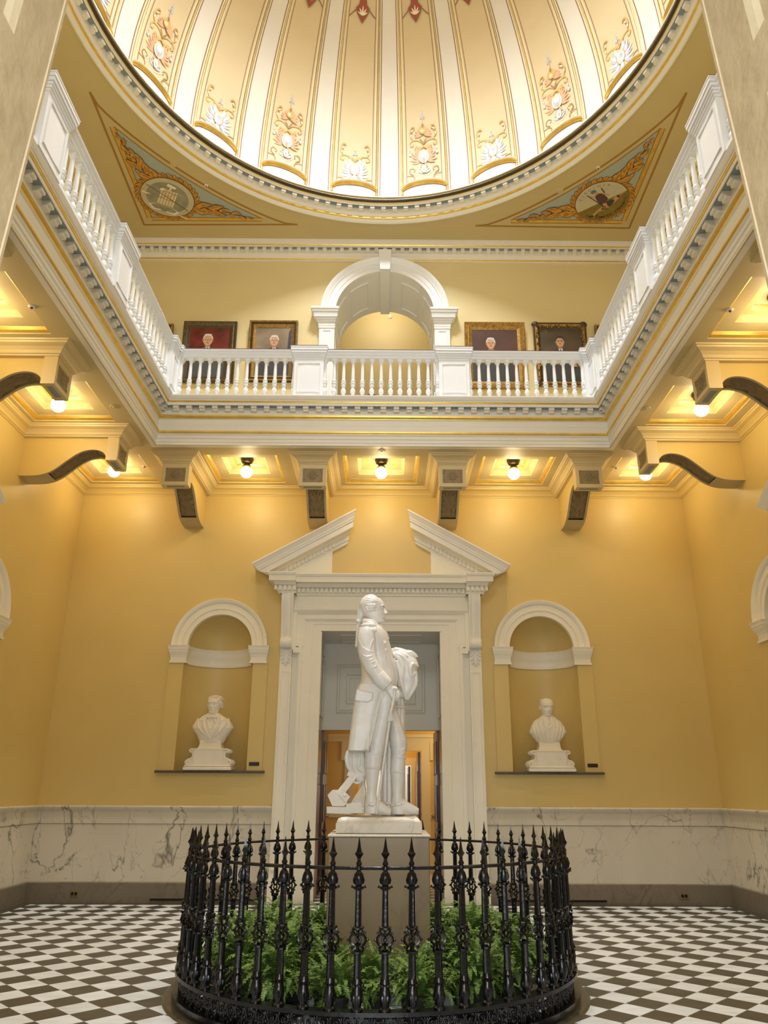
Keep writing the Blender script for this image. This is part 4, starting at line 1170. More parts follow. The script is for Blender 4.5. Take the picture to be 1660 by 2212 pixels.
# ---- worn panelled jambs of the entrance, where the camera stands
def front_jambs():
    for s, x0, nm in ((-1, -1.092, 'left'), (1, 1.170, 'right')):
        root = thing('door_jamb', (x0, YF, 0), kind='structure', label='worn beige panelled jamb at the %s edge of the view' % nm)
        X = lambda z: x0 + s*(4.10 - z)*.037           # leans outward towards the floor
        f = lambda y, z, d=0.0: (X(z) + s*d, y, z)
        ya, yst, yr, yb = YF, YF-.20, YF-.95, YF-1.25
        mb = MB()
        panels = [(.25, 1.35), (1.55, 2.45), (2.62, 3.45), (3.66, 4.55)]
        mb.holed([(ya, 0), (ya, 5.4), (yb, 5.4), (yb, 0)], [[(yst, a), (yst, b), (yr, b), (yr, a)] for a, b in panels], lambda y, z: f(y, z))
        mb.poly([f(ya, 0), f(ya, 5.4), (X(5.4)+s*.3, ya, 5.4), (X(0)+s*.3, ya, 0)])
        mb.tube([f(ya+.004, 0.0, .006), f(ya+.004, 5.4, .006)], .012, 6)
        mb.build('stiles_and_rails', M['old_paint'], parent=root)
        mb = MB()
        for a, b in panels:
            q0 = [f(yst, a), f(yst, b), f(yr, b), f(yr, a)]
            q1 = [f(yst-.02, a+.02, .012), f(yst-.02, b-.02, .012), f(yr+.02, b-.02, .012), f(yr+.02, a+.02, .012)]
            q2 = [f(yst-.03, a+.03, .03), f(yst-.03, b-.03, .03), f(yr+.03, b-.03, .03), f(yr+.03, a+.03, .03)]
            mb.loft([q0, q1, q2]); mb.poly(q2)
        mb.build('sunk_panels', M['old_paint'], parent=root)
front_jambs()

# ---- gallery arch trim
def gallery_arch():
    root = thing('arch_surround', (0, YB, ZG), kind='structure', label='white moulded gallery arch with keystone')
    zc = 9.33; f = lambda a, d, z: (a, YB - d, z)
    r0, r1 = .865, 1.115
    prof = [(r0, -.02), (r0, .06), (r0+.06, .065), (r0+.065, .075), (r0+.14, .08), (r0+.15, .095), (r0+.17, .10), (r0+.19, .115), (r0+.225, .14), (r1, .145), (r1, 0)]
    mb = MB(); n = 48
    mb.loft([[f(r*cos(pi*i/n), d, zc + r*sin(pi*i/n)) for r, d in prof] for i in range(n+1)], closed=False)
    mb.build('archivolt', M['white'], parent=root, smooth=True, auto=30)
    mb = MB()   # keystone, running back as a rib under the vault
    top, bot = .115, .085
    vs = [f(-bot, .20, 10.14), f(bot, .20, 10.14), f(top, .20, 10.56), f(-top, .20, 10.56), f(-bot, -1.14, 10.14), f(bot, -1.14, 10.14), f(top, 0, 10.56), f(-top, 0, 10.56)]
    mb.add(vs, [(0, 1, 2, 3), (0, 4, 5, 1), (0, 3, 7, 4), (1, 5, 6, 2), (3, 2, 6, 7), (4, 5, 6, 7)])
    mb.build('keystone', M['white'], parent=root)
    for s in (-1, 1):
        g = lambda a, d, z, s=s: f(s*a, d, z)
        mb = MB()
        mb.box(.865, 1.13, -.05, .09, ZG, 9.02, xf=g)
        mb.tube([g(.925, .092, 7.0), g(1.07, .092, 7.0), g(1.07, .092, 8.93), g(.925, .092, 8.93)], .013, 5, closed=True)
        mb.build('pilaster', M['white'], parent=root)
        mb = MB()
        for d0, z0, z1 in ((.105, 8.98, 9.02), (.11, 9.02, 9.09), (.13, 9.09, 9.13), (.15, 9.13, 9.16), (.185, 9.16, 9.20), (.19, 9.20, 9.25), (.215, 9.25, 9.29), (.235, 9.29, 9.335)):
            e = d0 - .09
            mb.bbox(.865 - e*.55, 1.13 + e, -.05, d0, z0, z1, .006, xf=g)
        mb.build('capital', M['white'], parent=root)
gallery_arch()

# ---- rooms seen through the doorway
def back_rooms():
    def room_wall(nm, y, hx, top, a0, a1, h, casing=True, tw=.17):
        mb = MB()
        mb.holed([(-hx, 0), (a0, 0), (a0, h), (a1, h), (a1, 0), (hx, 0), (hx, top), (-hx, top)], [], lambda x, z: (x, y, z))
        mb.build(nm, M['room_wall'], kind='structure', org=(0, y, 0))
        mb = MB()
        for w, d in ((tw, .03), (tw*.55, .05)):
            mb.box(a0-w, a0, y-d, y, 0, h+w); mb.box(a1, a1+w, y-d, y, 0, h+w); mb.box(a0, a1, y-d, y, h, h+w)
        e = .07
        for s, a in ((-1, a0), (1, a1)): mb.box(min(a+s*tw, a+s*(tw+e)), max(a+s*tw, a+s*(tw+e)), y-.04, y, h-.18, h+tw)
        mb.box(-hx, a0-tw, y-.03, y, 0, .30); mb.box(a1+tw, hx, y-.03, y, 0, .30)
        mb.box(-hx, a0-tw, y-.035, y, .95, 1.02); mb.box(a1+tw, hx, y-.035, y, .95, 1.02)
        mb.box(-hx, hx, y-.06, y, 2.42, 2.48); mb.box(-hx, hx, y-.03, y, 2.34, 2.42)
        mb.build('trim_%d' % (20+int(y)), M['room_trim'], kind='structure', org=(0, y, 0))
    room_wall('wall_hall', 8.6, 2.6, 3.2, -.56, .76, 2.17)
    room_wall('wall_hall_beyond', 11.6, 2.2, 3.2, -.40, .66, 1.98)
    mb = MB()
    for s in (-1, 1):
        mb.poly([(s*2.6, 5.62, 0), (s*2.6, 8.6, 0), (s*2.6, 8.6, 3.2), (s*2.6, 5.62, 3.2)])
        mb.poly([(s*1.1, 8.6, 0), (s*1.1, 11.6, 0), (s*1.1, 11.6, 3.2), (s*1.1, 8.6, 3.2)])
        a = sorted((s*.95, s*2.6)); mb.poly([(a[0], 5.62, 0), (a[1], 5.62, 0), (a[1], 5.62, 3.2), (a[0], 5.62, 3.2)])
    mb.poly([(-.95, 5.62, 2.335), (.95, 5.62, 2.335), (.95, 5.62, 3.2), (-.95, 5.62, 3.2)])
    mb.build('wall_hall_sides', M['room_wall'], kind='structure', org=(0, 7, 0))
    mb = MB(); mb.poly([(-2.6, 5.62, 3.2), (2.6, 5.62, 3.2), (2.6, 15, 3.2), (-2.6, 15, 3.2)]); mb.build('ceiling_hall', M['room_trim'], kind='structure')
    mb = MB(); mb.poly([(-1.5, 15, 0), (1.5, 15, 0), (1.5, 15, 3.2), (-1.5, 15, 3.2)])
    for s in (-1, 1): mb.poly([(s*1.5, 11.6, 0), (s*1.5, 15, 0), (s*1.5, 15, 3.2), (s*1.5, 11.6, 3.2)])
    mb.build('wall_far_room', plain('far_room_white_wall', (.7, .68, .62), .5), kind='structure', org=(0, 15, 0))
    for x0, x1, y, h, nm in ((.70, .745, 8.66, 2.15, 'near'), (.60, .645, 11.66, 1.96, 'far')):
        mb = MB(); mb.box(x0, x1, y, y+.7, .01, h)
        for z0, z1 in ((.3, .9), (1.1, 1.8)): mb.bbox(x0-.012, x0, y+.12, y+.58, z0, z1, .008)
        r = mb.build('hall_door', M['mahogany'], label='dark door leaf standing open, %s in the rooms beyond the doorway' % ('nearer' if nm == 'near' else 'farthest'), cat='door', org=(x0, y, 0))
        hd = MB(); hd.ell((x0-.03, y+.62, 1.0), .025, 8, 6); hd.build('door_knob', M['brass_bright'], parent=r)
    # blue and wood furniture glimpsed in the far room
    r = thing('side_table', (.62, 13.6, 0), 'small reddish wooden cabinet in the farthest room', 'cabinet')
    mb = MB(); mb.bbox(.3, .9, 13.4, 13.8, .5, 1.05, .01); mb.build('body', plain('reddish_wood', (.16, .05, .02), .35), parent=r)
    for x in (.33, .84):
        for y in (13.43, 13.74):
            mb = MB(); mb.tube([(x+.015, y+.015, 0), (x+.015, y+.015, .5)], [.015, .025], 8); mb.build('leg', M['mahogany'], parent=r)
    for nm, p, e, c in (('hall_lamp_light', (1.6, 7.4, 2.6), 34, (1, .76, .42)), ('inner_hall_light', (.0, 10.3, 2.7), 30, (1, .74, .38)), ('far_room_light', (.2, 13.4, 2.6), 70, (.95, .96, 1.0))):
        l = bpy.data.lights.new(nm, 'POINT'); lo = bpy.data.objects.new(nm, l); COL.objects.link(lo); l.energy = e; l.color = c; l.shadow_soft_size = .15; lo.location = p
back_rooms()
# ================================================================== THINGS
# ---- balustrades
def baluster_mesh():
    z0, z1 = 0.0, 0.76
    mb = MB()
    mb.bbox(-.042, .042, -.042, .042, 0, .05, .004)
    mb.lathe([(.036, .05), (.038, .06), (.030, .068), (.022, .075), (.018, .085), (.022, .10), (.036, .125), (.043, .15), (.040, .175), (.030, .20), (.021, .225), (.019, .235),
              (.026, .24), (.035, .248), (.037, .262), (.030, .272), (.026, .278), (.032, .285), (.041, .295), (.042, .31), (.034, .32), (.030, .325), (.034, .335), (.038, .345), (.036, .36), (.027, .37),
              (.0265, .38), (.028, .42), (.0265, .50), (.023, .62), (.021, .66), (.021, .672), (.027, .675), (.027, .684), (.022, .688), (.024, .695), (.034, .708), (.036, .712)], n=14)
    mb.bbox(-.040, .040, -.040, .040, .712, .76, .004)
    return mb
BAL = None
def balustrade(name, p0, p1, posts, bays, label, inward):
    """runs from p0 along +u; posts: (u0, u1); bays: (u0, u1, n, half_at_start, half_at_end); inward: unit vector into the void"""
    global BAL
    P0 = Vector((*p0, 0)); U = (Vector((*p1, 0)) - P0); Ltot = U.length; U.normalize(); N = Vector((*inward, 0))
    g = lambda u, n, z: tuple(P0 + U*u + N*n + Vector((0, 0, z)))
    zb = 6.715; zr0, zr1 = 7.375, 7.495
    root = thing(name, g(Ltot/2, 0, zb), label, 'balustrade', 'white gallery balustrades')
    mb = MB(); mb.box(0, Ltot, -.075, .075, zb-.01, zb+.03, xf=g); mb.build('base_rail', M['white'], parent=root)
    mb = MB(); md = MB()
    segs = [(b[0], b[1]) for b in bays]
    for a, b in segs:
        rows = [[(-.05, zr0), (-.05, zr0+.035), (-.07, zr0+.05), (-.07, zr0+.075), (-.085, zr0+.085), (-.085, zr1-.03), (-.095, zr1-.02), (-.095, zr1-.012)]]
        pr = [(.05, zr0), (.05, zr0+.035), (.068, zr0+.05), (.068, zr0+.075), (.082, zr0+.085), (.085, zr1-.035), (.095, zr1-.02), (.095, zr1-.012)]
        ring = pr + [(-n, z) for n, z in reversed(pr)]
        mb.loft([[g(a-.01, n, z) for n, z in ring], [g(b+.01, n, z) for n, z in ring]], cap=True)
        md.bbox(a-.01, b+.01, -.088, .088, zr1-.012, zr1+.012, .008, xf=g)
    mb.build('rail', M['white'], parent=root)
    for a, b in posts:
        mb = MB()
        mb.box(a, b, -.085, .085, zb, 7.35, xf=g)
        for n in (.087, -.087):
            mb.tube([g(a+.05, n, zb+.08), g(b-.05, n, zb+.08), g(b-.05, n, 7.26), g(a+.05, n, 7.26)], .012, 5, closed=True)
        for e, z0, z1 in ((.01, 7.33, 7.36), (.02, 7.36, 7.39), (.03, 7.39, 7.42), (.045, 7.42, 7.46), (.055, 7.46, 7.50), (.06, 7.50, 7.522)):
            mb.bbox(a-e, b+e, -.085-e, .085+e, z0, z1, .005, xf=g)
        mb.build('post', M['white'], parent=root)
        md.bbox(a-.052, b+.052, -.138, .138, 7.522, 7.54, .006, xf=g)
    md.build('handrail_cap', M['rail_wood'], parent=root, label='thin brown wooden cap')
    for a, b, n in bays:
        for i in range(n):
            u = lerp(a, b, (i)/(n-1))
            if BAL is None:
                m = baluster_mesh()
                m.v = [(x*.92, y*.92, z*.875) for x, y, z in m.v]; o = m.build('baluster', M['white'], org=(0, 0, 0), smooth=True, auto=40); BAL = o
            else:
                o = BAL.copy(); COL.objects.link(o)
            o.parent = root; o.location = Vector(g(u, 0, zb)) - ORG[root.name]
    return root
BX, BY = 3.06, 2.82
balustrade('balustrade', (-BX-.06, BY), (BX+.04, BY), [(0.0, .17), (1.83, 2.255), (3.915, 4.355), (6.02, 6.16)], [(.18, 1.82, 13), (2.27, 3.90, 13), (4.37, 6.01, 13)],
           'white balustrade facing the camera, below the arch and the portraits', (0, -1))
for s, nm in ((-1, 'left'), (1, 'right')):
    # u runs from the back corner towards the entrance
    balustrade('balustrade', (s*BX, BY), (s*BX, -3.3), [(0.0, .34), (2.13, 2.56), (4.03, 4.47), (5.9, 6.12)], [(.36, 2.11, 13), (2.58, 4.01, 11), (4.49, 5.88, 10)],
               'white balustrade running along the %s side of the gallery' % nm, (-s, 0))

# ---- framed portraits
def portrait(x0, x1, z0, z1, fw, bg, frame, label, person, style=0):
    y = YB - .0; root = thing('framed_portrait', ((x0+x1)/2, y, z0), label, 'painting', 'framed portraits on the gallery wall')
    f = lambda a, d, z: (a, y - d - (z - z0)*0.03, z)      # hangs tilted forward a little
    mb = MB()
    prof = {0: [(0, 0), (0, .05), (.012, .065), (.03, .06), (.045, .045), (.06, .05), (.075, .04), (fw-.015, .03), (fw, .02)],
            1: [(0, 0), (0, .07), (.015, .085), (.03, .07), (.04, .075), (.055, .055), (.07, .06), (.085, .045), (fw, .025)]}[1 if style else 0]
    rings = [[f(x0+i, d, z0+i), f(x1-i, d, z0+i), f(x1-i, d, z1-i), f(x0+i, d, z1-i)] for i, d in prof] if False else [[f(x0+i, d, z0+i), f(x1-i, d, z0+i), f(x1-i, d, z1-i), f(x0+i, d, z1-i)] for i, d in prof]
    for k in range(len(rings)-1): mb.loft([rings[k], rings[k+1]], mi=0 if (k in (1, 2) or k >= len(rings)-3) else 1)
    if style == 2:     # carved ornate frame with corner cartouches
        rnd = random.Random(3)
        for i in range(150):
            t = rnd.random()*4; e = int(t); u = t - e
            i_ = .015 + rnd.random()*(fw-.04)
            px = [lerp(x0, x1, u), x1 - i_, lerp(x1, x0, u), x0 + i_][e]; pz = [z0 + i_, lerp(z0, z1, u), z1 - i_, lerp(z1, z0, u)][e]
            mb.ell(f(px, .06, pz), (.016, .014, .016), 6, 4, mi=i % 2)
        for cx_ in (x0, x1):
            for cz in (z0, z1): mb.ell(f(cx_ + (.04 if cx_ == x0 else -.04), .05, cz + (.04 if cz == z0 else -.03)), (.07, .04, .06), 8, 6, mi=0)
    mb.build('frame', frame, parent=root)
    # canvas with the painted sitter: thin flat layers
    q = MB(); lay = [.021]
    names = ['bg', 'suit', 'skin', 'skin_dk', 'hair', 'shirt', 'dark', 'acc']
    mats = [bg, person.get('suit', M['suit']), M['skin'], M['skin_dk'], person['hair'], M['shirt'], M['hair_dk'], person.get('acc', M['frame_dk'])]
    ix0, ix1, iz0, iz1 = x0+fw-.005, x1-fw+.005, z0+fw-.005, z1-fw+.005
    W, Hh = ix1-ix0, iz1-iz0
    def pl(pts, m):
        lay[0] += .0004; q.poly([f(ix0 + W*a, lay[0], iz0 + Hh*b) for a, b in pts], names.index(m))
    def el(cx_, cz, rx, rz, m, n=18, a0=0, a1=2*pi): pl([(cx_ + rx*cos(lerp(a0, a1, i/n)), cz + rz*sin(lerp(a0, a1, i/n))*W/Hh) for i in range(n)], m)
    pl([(0, 0), (1, 0), (1, 1), (0, 1)], 'bg')
    hx, hz, hr = person['head']
    k = W/Hh
    for shp, m in person.get('extra', ()): pl(shp, m)
    pl([(hx-.42, 0), (hx+.44, 0), (hx+.45, .30), (hx+.40, hz-.30), (hx+.22, hz-.20), (hx+.07, hz-.13), (hx-.07, hz-.13), (hx-.22, hz-.20), (hx-.37, hz-.31), (hx-.43, .28)], 'suit')
    pl([(hx-.05, hz-.12), (hx+.06, hz-.12), (hx+.035, hz-.27), (hx-.01, hz-.33)], 'shirt')
    pl([(hx-.012, hz-.15), (hx+.018, hz-.15), (hx+.022, hz-.28), (hx-.004, hz-.31)], 'dark')
    el(hx, hz + .015, hr*1.05, hr*1.30, 'hair'); 
    pl([(hx-hr*.5, hz-hr*k*.6), (hx+hr*.5, hz-hr*k*.6), (hx+hr*.55, hz-.14), (hx-hr*.55, hz-.14)], 'skin_dk')
    el(hx, hz - .01, hr*.92, hr*1.22, 'skin')
    el(hx-hr*.98, hz-.01, hr*.16, hr*.3, 'skin_dk', 8); el(hx+hr*.95, hz-.01, hr*.14, hr*.28, 'skin_dk', 8)
    el(hx, hz + hr*k*1.18, hr*.78, hr*.26, 'hair')
    for s in (-1, 1):
        el(hx + s*hr*.38, hz + hr*k*.12, hr*.17, hr*.08, 'dark', 8); el(hx + s*hr*.38, hz + hr*k*.33, hr*.24, hr*.06, 'hair', 8)
    pl([(hx - hr*.03, hz + hr*k*.15), (hx + hr*.10, hz - hr*k*.32), (hx - hr*.14, hz - hr*k*.32)], 'skin_dk')
    el(hx, hz - hr*k*.62, hr*.3, hr*.07, 'skin_dk', 8)
    for (a, b, r, r2) in person['hands']:
        el(a, b, r, r2, 'skin', 12)
        for i in range(4): pl([(a + r*.5, b + (.3-.2*i)*r2*k), (a + r*1.5, b - (.2+.25*i)*r2*k), (a + r*1.4, b - (.4+.25*i)*r2*k), (a + r*.4, b + (.1-.2*i)*r2*k)], 'skin_dk' if i % 2 else 'skin')
        pl([(a - r*1.0, b + .02), (a - r*.8, b + .045), (a - r*1.25, b + .05), (a - r*1.5, b + .02)], 'shirt')
    q.build('canvas', mats, parent=root)
    return root
FG, FD = M['frame_gold'], M['frame_dk']
portrait(-3.475, -2.555, 7.93, 9.11, .125, M['can_red'], [FD, plain('dull_bronze_frame', (.14, .10, .04), .4, metal=.3, noise=.4, nscale=25)], 'portrait of a white-haired man in a grey suit before a red backdrop', dict(head=(.46, .75, .125), hair=M['hair_wh'], suit=plain('painted_grey_suit', (.075, .08, .085), .5, noise=.2), hands=[(.24, .44, .05, .05), (.80, .44, .05, .06)],
         extra=[([(.78, .0), (1, .0), (1, .45), (.82, .42)], 'acc'), ([(0, 0), (.3, 0), (.2, .4), (0, .3)], 'dark')]), 0)
portrait(-2.335, -1.50, 7.96, 9.125, .115, M['can_tan'], [FG, FD], 'portrait of a balding man on a smoky brown backdrop in a gold frame', dict(head=(.53, .72, .125), hair=M['hair_wh'], hands=[(.46, .40, .06, .05), (.35, .24, .05, .07)], extra=[([(.9, .5), (1, .3), (1, 1), (.93, .9)], 'acc')], acc=plain('painted_dark_blue_flag', (.03, .035, .08), .5)), 1)
portrait(1.385, 2.425, 7.86, 9.12, .13, M['can_plum'], [FG, FG], 'portrait of a grey-haired man on a dark plum backdrop', dict(head=(.41, .735, .10), hair=M['hair_wh'], hands=[(.64, .38, .05, .04), (.80, .50, .04, .03)]), 1)
portrait(2.575, 3.49, 7.91, 9.12, .12, M['can_olive'], [FD, FG], 'portrait of a dark-haired man in an ornate carved dark frame', dict(head=(.50, .76, .11), hair=M['hair_dk'], hands=[(.36, .33, .05, .04), (.82, .30, .05, .06)], extra=[]), 2)
portrait(-4.55, -3.66, 7.93, 9.06, .12, M['can_plum'], [FG, FD], 'dark framed portrait partly hidden behind the left balustrade', dict(head=(.5, .66, .11), hair=M['hair_dk'], hands=[(.4, .35, .05, .05)]), 0)
portrait(3.655, 4.56, 7.93, 9.10, .12, M['can_plum'], [FG, FD], 'gold framed portrait partly hidden behind the right balustrade', dict(head=(.5, .66, .11), hair=M['hair_dk'], hands=[(.4, .35, .05, .05)]), 0)

# ---- chair on the gallery, only the crest shows
def gallery_chair(x, y):
    z = ZG; root = thing('armless_chair', (x, y, z), 'dark wooden chair behind the balustrade, only its rounded crest visible', 'chair')
    mb = MB(); mb.bbox(x-.22, x+.22, y-.22, y+.22, z+.42, z+.47, .015); mb.build('seat', M['chair_wood'], parent=root)
    for sx in (-1, 1):
        for sy in (-1, 1):
            mb = MB(); mb.tube([(x+sx*.19, y+sy*.19, z-.01), (x+sx*.18, y+sy*.18, z+.43)], [.016, .024], 8); mb.build('leg', M['chair_wood'], parent=root)
    mb = MB()
    pts = [(x-.17, z+.44), (x-.18, z+.62), (x-.12, z+.72), (x-.06, z+.765), (x, z+.78), (x+.06, z+.765), (x+.12, z+.72), (x+.18, z+.62), (x+.17, z+.44)]
    mb.tube([(a, y+.2, b) for a, b in [tuple(q) for q in smooth_pts(pts, 30)]], .022, 8)
    for a in (-.08, 0, .08): mb.tube([(x+a, y+.2, z+.45), (x+a, y+.2, z+.735)], .012, 6)
    mb.build('backrest', M['chair_wood'], parent=root)
gallery_chair(-.19, 3.8)

# ---- small wall and ceiling fittings
def fittings():
    for x, nm in ((-4.115, 'left'), (4.10, 'right')):
        root = thing('power_outlet', (x, YB-.045, .08), 'brass double power outlet in the stone baseboard, %s of the doorway' % nm, 'outlet', 'power outlets in the baseboard')
        mb = MB(); mb.bbox(x-.062, x+.062, YB-.052, YB-.044, .075, .155, .003); mb.build('cover_plate', plain('dull_brass_plate', (.26, .19, .07), .4, metal=.4), parent=root)
        for s in (-1, 1):
            mb = MB(); mb.lathe([(0, 0), (.020, 0), (.020, .004), (0, .004)], n=14, xf=lambda a, b, c, s=s: (x + s*.024 + a, YB-.053 - c, .115 + b*1.15)); mb.build('socket', M['black'], parent=root)
    for x0, x1, nm in ((-3.09, -1.62, 'left'), (1.60, 3.05, 'right')):
        mb = MB(); mb.box(x0, x1, YB-.055, YB-.04, .035, .06)
        mb.build('air_vent', M['black'], label='long black slot vent low in the baseboard, %s of the doorway' % nm, cat='vent', group='slot vents in the baseboard')
    for x, nm in ((-1.808, 'left'), (3.012, 'right')):
        mb = MB(); mb.bbox(x-.073, x+.073, YB-.036, YB-.022, 1.765, 1.815, .004)
        for k in range(2): mb.box(x-.055+.01*k, x+.055-.01*k, YB-.0375, YB-.036, 1.797-.017*k, 1.802-.017*k)
        mb.build('name_plaque', M['plaque'], label='small dark plaque at the lower right of the %s niche' % nm, cat='plaque', group='dark name plaques by the niches')
    def disc(x, y, z, r, nm, lab, m1, m2=None):
        root = thing(nm, (x, y, z), lab, 'fitting')
        mb = MB(); mb.lathe([(r, 0), (r, -.006), (r*.8, -.012), (0, -.012)], (x, y, z), 20); mb.build('cover', m1, parent=root)
        mb = MB(); mb.lathe([(r*.4, -.012), (r*.35, -.024), (0, -.024)], (x, y, z), 14); mb.build('sensor', m2 or m1, parent=root)
    wp = M['white']; rd = plain('red_sprinkler_bulb', (.2, .02, .01), .3)
    for x, y, lab in ((-3.52, -.31, 'white sprinkler head on the left gallery soffit'), (3.49, -.34, 'white sprinkler head on the right gallery soffit'), (-3.58, 3.62, 'white sprinkler head beside the left corner coffer'), (3.48, 3.55, 'white sprinkler head beside the right corner coffer')):
        disc(x, y, ZC, .035, 'sprinkler_head', lab, wp, rd)
    for x, y, lab in ((-3.40, 1.76, 'tan round cover plate on the left gallery soffit'), (3.33, 1.72, 'tan round cover plate on the right gallery soffit')):
        disc(x, y, ZC, .055, 'round_cover', lab, M['ceil'])
    disc(-.02, 3.03, ZC, .05, 'smoke_detector', 'small round detector on the soffit above the middle lamp', M['ivory'])
    for x, y, lab, r, m2 in ((-2.93, 3.05, 'white sprinkler head beside the left painted triangle', .03, rd), (3.378, 2.61, 'white sprinkler head beside the right painted triangle', .03, rd), (-3.341, 2.605, 'tan round cover above the left painted triangle', .06, M['ceil']), (2.875, 3.09, 'tan round cover beside the right painted triangle', .06, M['ceil'])):
        disc(x, y, ZT, r, 'round_cover' if r > .05 else 'sprinkler_head', lab, M['ceil'] if r > .05 else wp, m2)
    root = thing('wall_sprinkler', (.1, 7.29, 11.35), 'small white sprinkler on the wall seen through the gallery arch', 'fitting')
    p = at(843, 684, 'y', 7.29)
    root.location = p; ORG[root.name] = p
    mb = MB(); mb.lathe([(0, 0), (.045, 0), (.045, .015), (.02, .03), (0, .03)], n=16, xf=lambda a, b, c: (p.x + a, p.y - c, p.z + b)); mb.build('cover', wp, parent=root)
fittings()

# ---- painted triangles of the ceiling corners
def letters(mb, text, mi, place):
    """each glyph becomes flat faces; place(i, lx, ly) -> world"""
    for i, ch in enumerate(text):
        if ch == ' ': continue
        cu = bpy.data.curves.new('g', 'FONT'); cu.body = ch; cu.size = 1; cu.align_x = 'CENTER'; cu.offset = .012; cu.resolution_u = 3
        ob = bpy.data.objects.new('g', cu); COL.objects.link(ob)
        me = bpy.data.meshes.new_from_object(ob.evaluated_get(bpy.context.evaluated_depsgraph_get()))
        mb.add([place(i, v.co.x, v.co.y) for v in me.vertices], [tuple(p.vertices) for p in me.polygons], mi)
        bpy.data.objects.remove(ob); bpy.data.curves.remove(cu); bpy.data.meshes.remove(me)
def pendentive(s, label):
    """s = -1 left, 1 right. plan coordinates a = distance from the room centre line outward, b = towards the back wall; painted flat on the ceiling"""
    z = ZT; q = MB(); lay = [.002]
    mats = ['leaf_gold', 'leaf_dk', 'pend_blue', 'gold', 'p_gold_dk', 'sky_pale', 'ground_ol', 'ink', 'letter_gy', 'robe_purple', 'robe_green', 'teal', 'skin', 'p_white', 'p_cream', 'mid']
    Mx = dict(M); Mx['mid'] = plain('grey_medallion_centre', (.31, .31, .24), .5, noise=.2, nscale=6)
    ix = {k: i for i, k in enumerate(mats)}
    f = lambda a, b, h=None: (s*a + DC[0]*0, b, z - (lay[0] if h is None else h))
    def pl(pts, m):
        lay[0] += .00006; q.poly([f(*p) for p in pts], ix[m])
    A = {-1: (4.225, 3.965), 1: (4.285, 3.955)}[s]; B = {-1: (4.19, 1.33), 1: (4.26, 1.26)}[s]; C = {-1: (1.545, 3.93), 1: (1.59, 3.925)}[s]
    def hyp(i0, n=24):
        """hypotenuse from B to C, concave like the ring, inset by i0"""
        pts = []
        cx_, cy_ = 0.0, DC[1]; R = 4.42 + i0
        a0 = atan2(B[1]-cy_, B[0]); a1 = atan2(C[1]-cy_, C[0])
        rb = sqrt(B[0]**2 + (B[1]-cy_)**2); rc = sqrt(C[0]**2 + (C[1]-cy_)**2)
        # straight-ish line bowed towards the corner a little
        for i in range(n+1):
            t = i/n; x = lerp(B[0], C[0], t); y = lerp(B[1], C[1], t)
            k = .36*max(0, sin(pi*t))**.55     # bow outward
            pts.append((x + (k + i0)*.707, y + (k + i0)*.707))
        return pts
    def outline(i):
        h = hyp(i*.5)
        h = [p for p in h if p[0] < A[0]-i*1.0 and p[1] < A[1]-i*1.0]
        # end points where the bowed line meets the legs
        first = (A[0]-i, h[0][1] - .55*(A[0]-i-h[0][0]) if i == 0 else h[0][1] - 1.2*(A[0]-i-h[0][0])); last = (h[-1][0] - 1.2*(A[1]-i-h[-1][1]), A[1]-i)
        if i == 0: first, last = B, C
        return [first] + h[1 if i == 0 else 0:] + [last, (A[0]-i, A[1]-i)]
    def line(i, w, m, raise_=0):
        o = outline(i); 
        for a, b in zip(o, o[1:] + o[:1]):
            d = Vector((b[0]-a[0], b[1]-a[1])); 
            if d.length < 1e-6: continue
            d.normalize(); n = Vector((-d.y, d.x))*w/2; e = d*w*.3
            pts = [(a[0]-e.x+n.x, a[1]-e.y+n.y), (b[0]+e.x+n.x, b[1]+e.y+n.y), (b[0]+e.x-n.x, b[1]+e.y-n.y), (a[0]-e.x-n.x, a[1]-e.y-n.y)]
            lay[0] += .00002; q.poly([f(*p) for p in pts], ix[m])
    q.poly([f(*p) for p in outline(.17)], ix['pend_blue'])
    line(0.0, .035, 'p_gold_dk')
    o = outline(.17)
    # gilt band along the two straight legs, thin line along the curve
    for a, b in ((o[0], o[-1]), (o[-2], o[-1])):
        d = Vector((b[0]-a[0], b[1]-a[1])).normalized(); n = Vector((-d.y, d.x))
        for off, w, m in ((.02, .06, 'gold'), (-.018, .018, 'p_gold_dk'), (.06, .014, 'p_gold_dk')):
            lay[0] += .0002
            nn = n if (n.x + n.y) < 0 else -n
            a_ = (a[0]-nn.x*off, a[1]-nn.y*off); b_ = (b[0]-nn.x*off + (0 if True else 0), b[1]-nn.y*off)
            q.poly([f(a_[0]+nn.x*w/2, a_[1]+nn.y*w/2), f(b_[0]+nn.x*w/2, b_[1]+nn.y*w/2), f(b_[0]-nn.x*w/2, b_[1]-nn.y*w/2), f(a_[0]-nn.x*w/2, a_[1]-nn.y*w/2)], ix[m])
    for a, b in zip(o[:-2], o[1:-1]):
        d = Vector((b[0]-a[0], b[1]-a[1])); 
        if d.length < 1e-6: continue
        d.normalize(); n = Vector((-d.y, d.x))*.009
        q.poly([f(a[0]+n.x, a[1]+n.y, lay[0]+.0001), f(b[0]+n.x, b[1]+n.y, lay[0]+.0001), f(b[0]-n.x, b[1]-n.y, lay[0]+.0001), f(a[0]-n.x, a[1]-n.y, lay[0]+.0001)], ix['p_gold_dk'])
    lay[0] += .0004
    cx_, cy_, R = (3.635 if s < 0 else 3.625), 3.31, .43
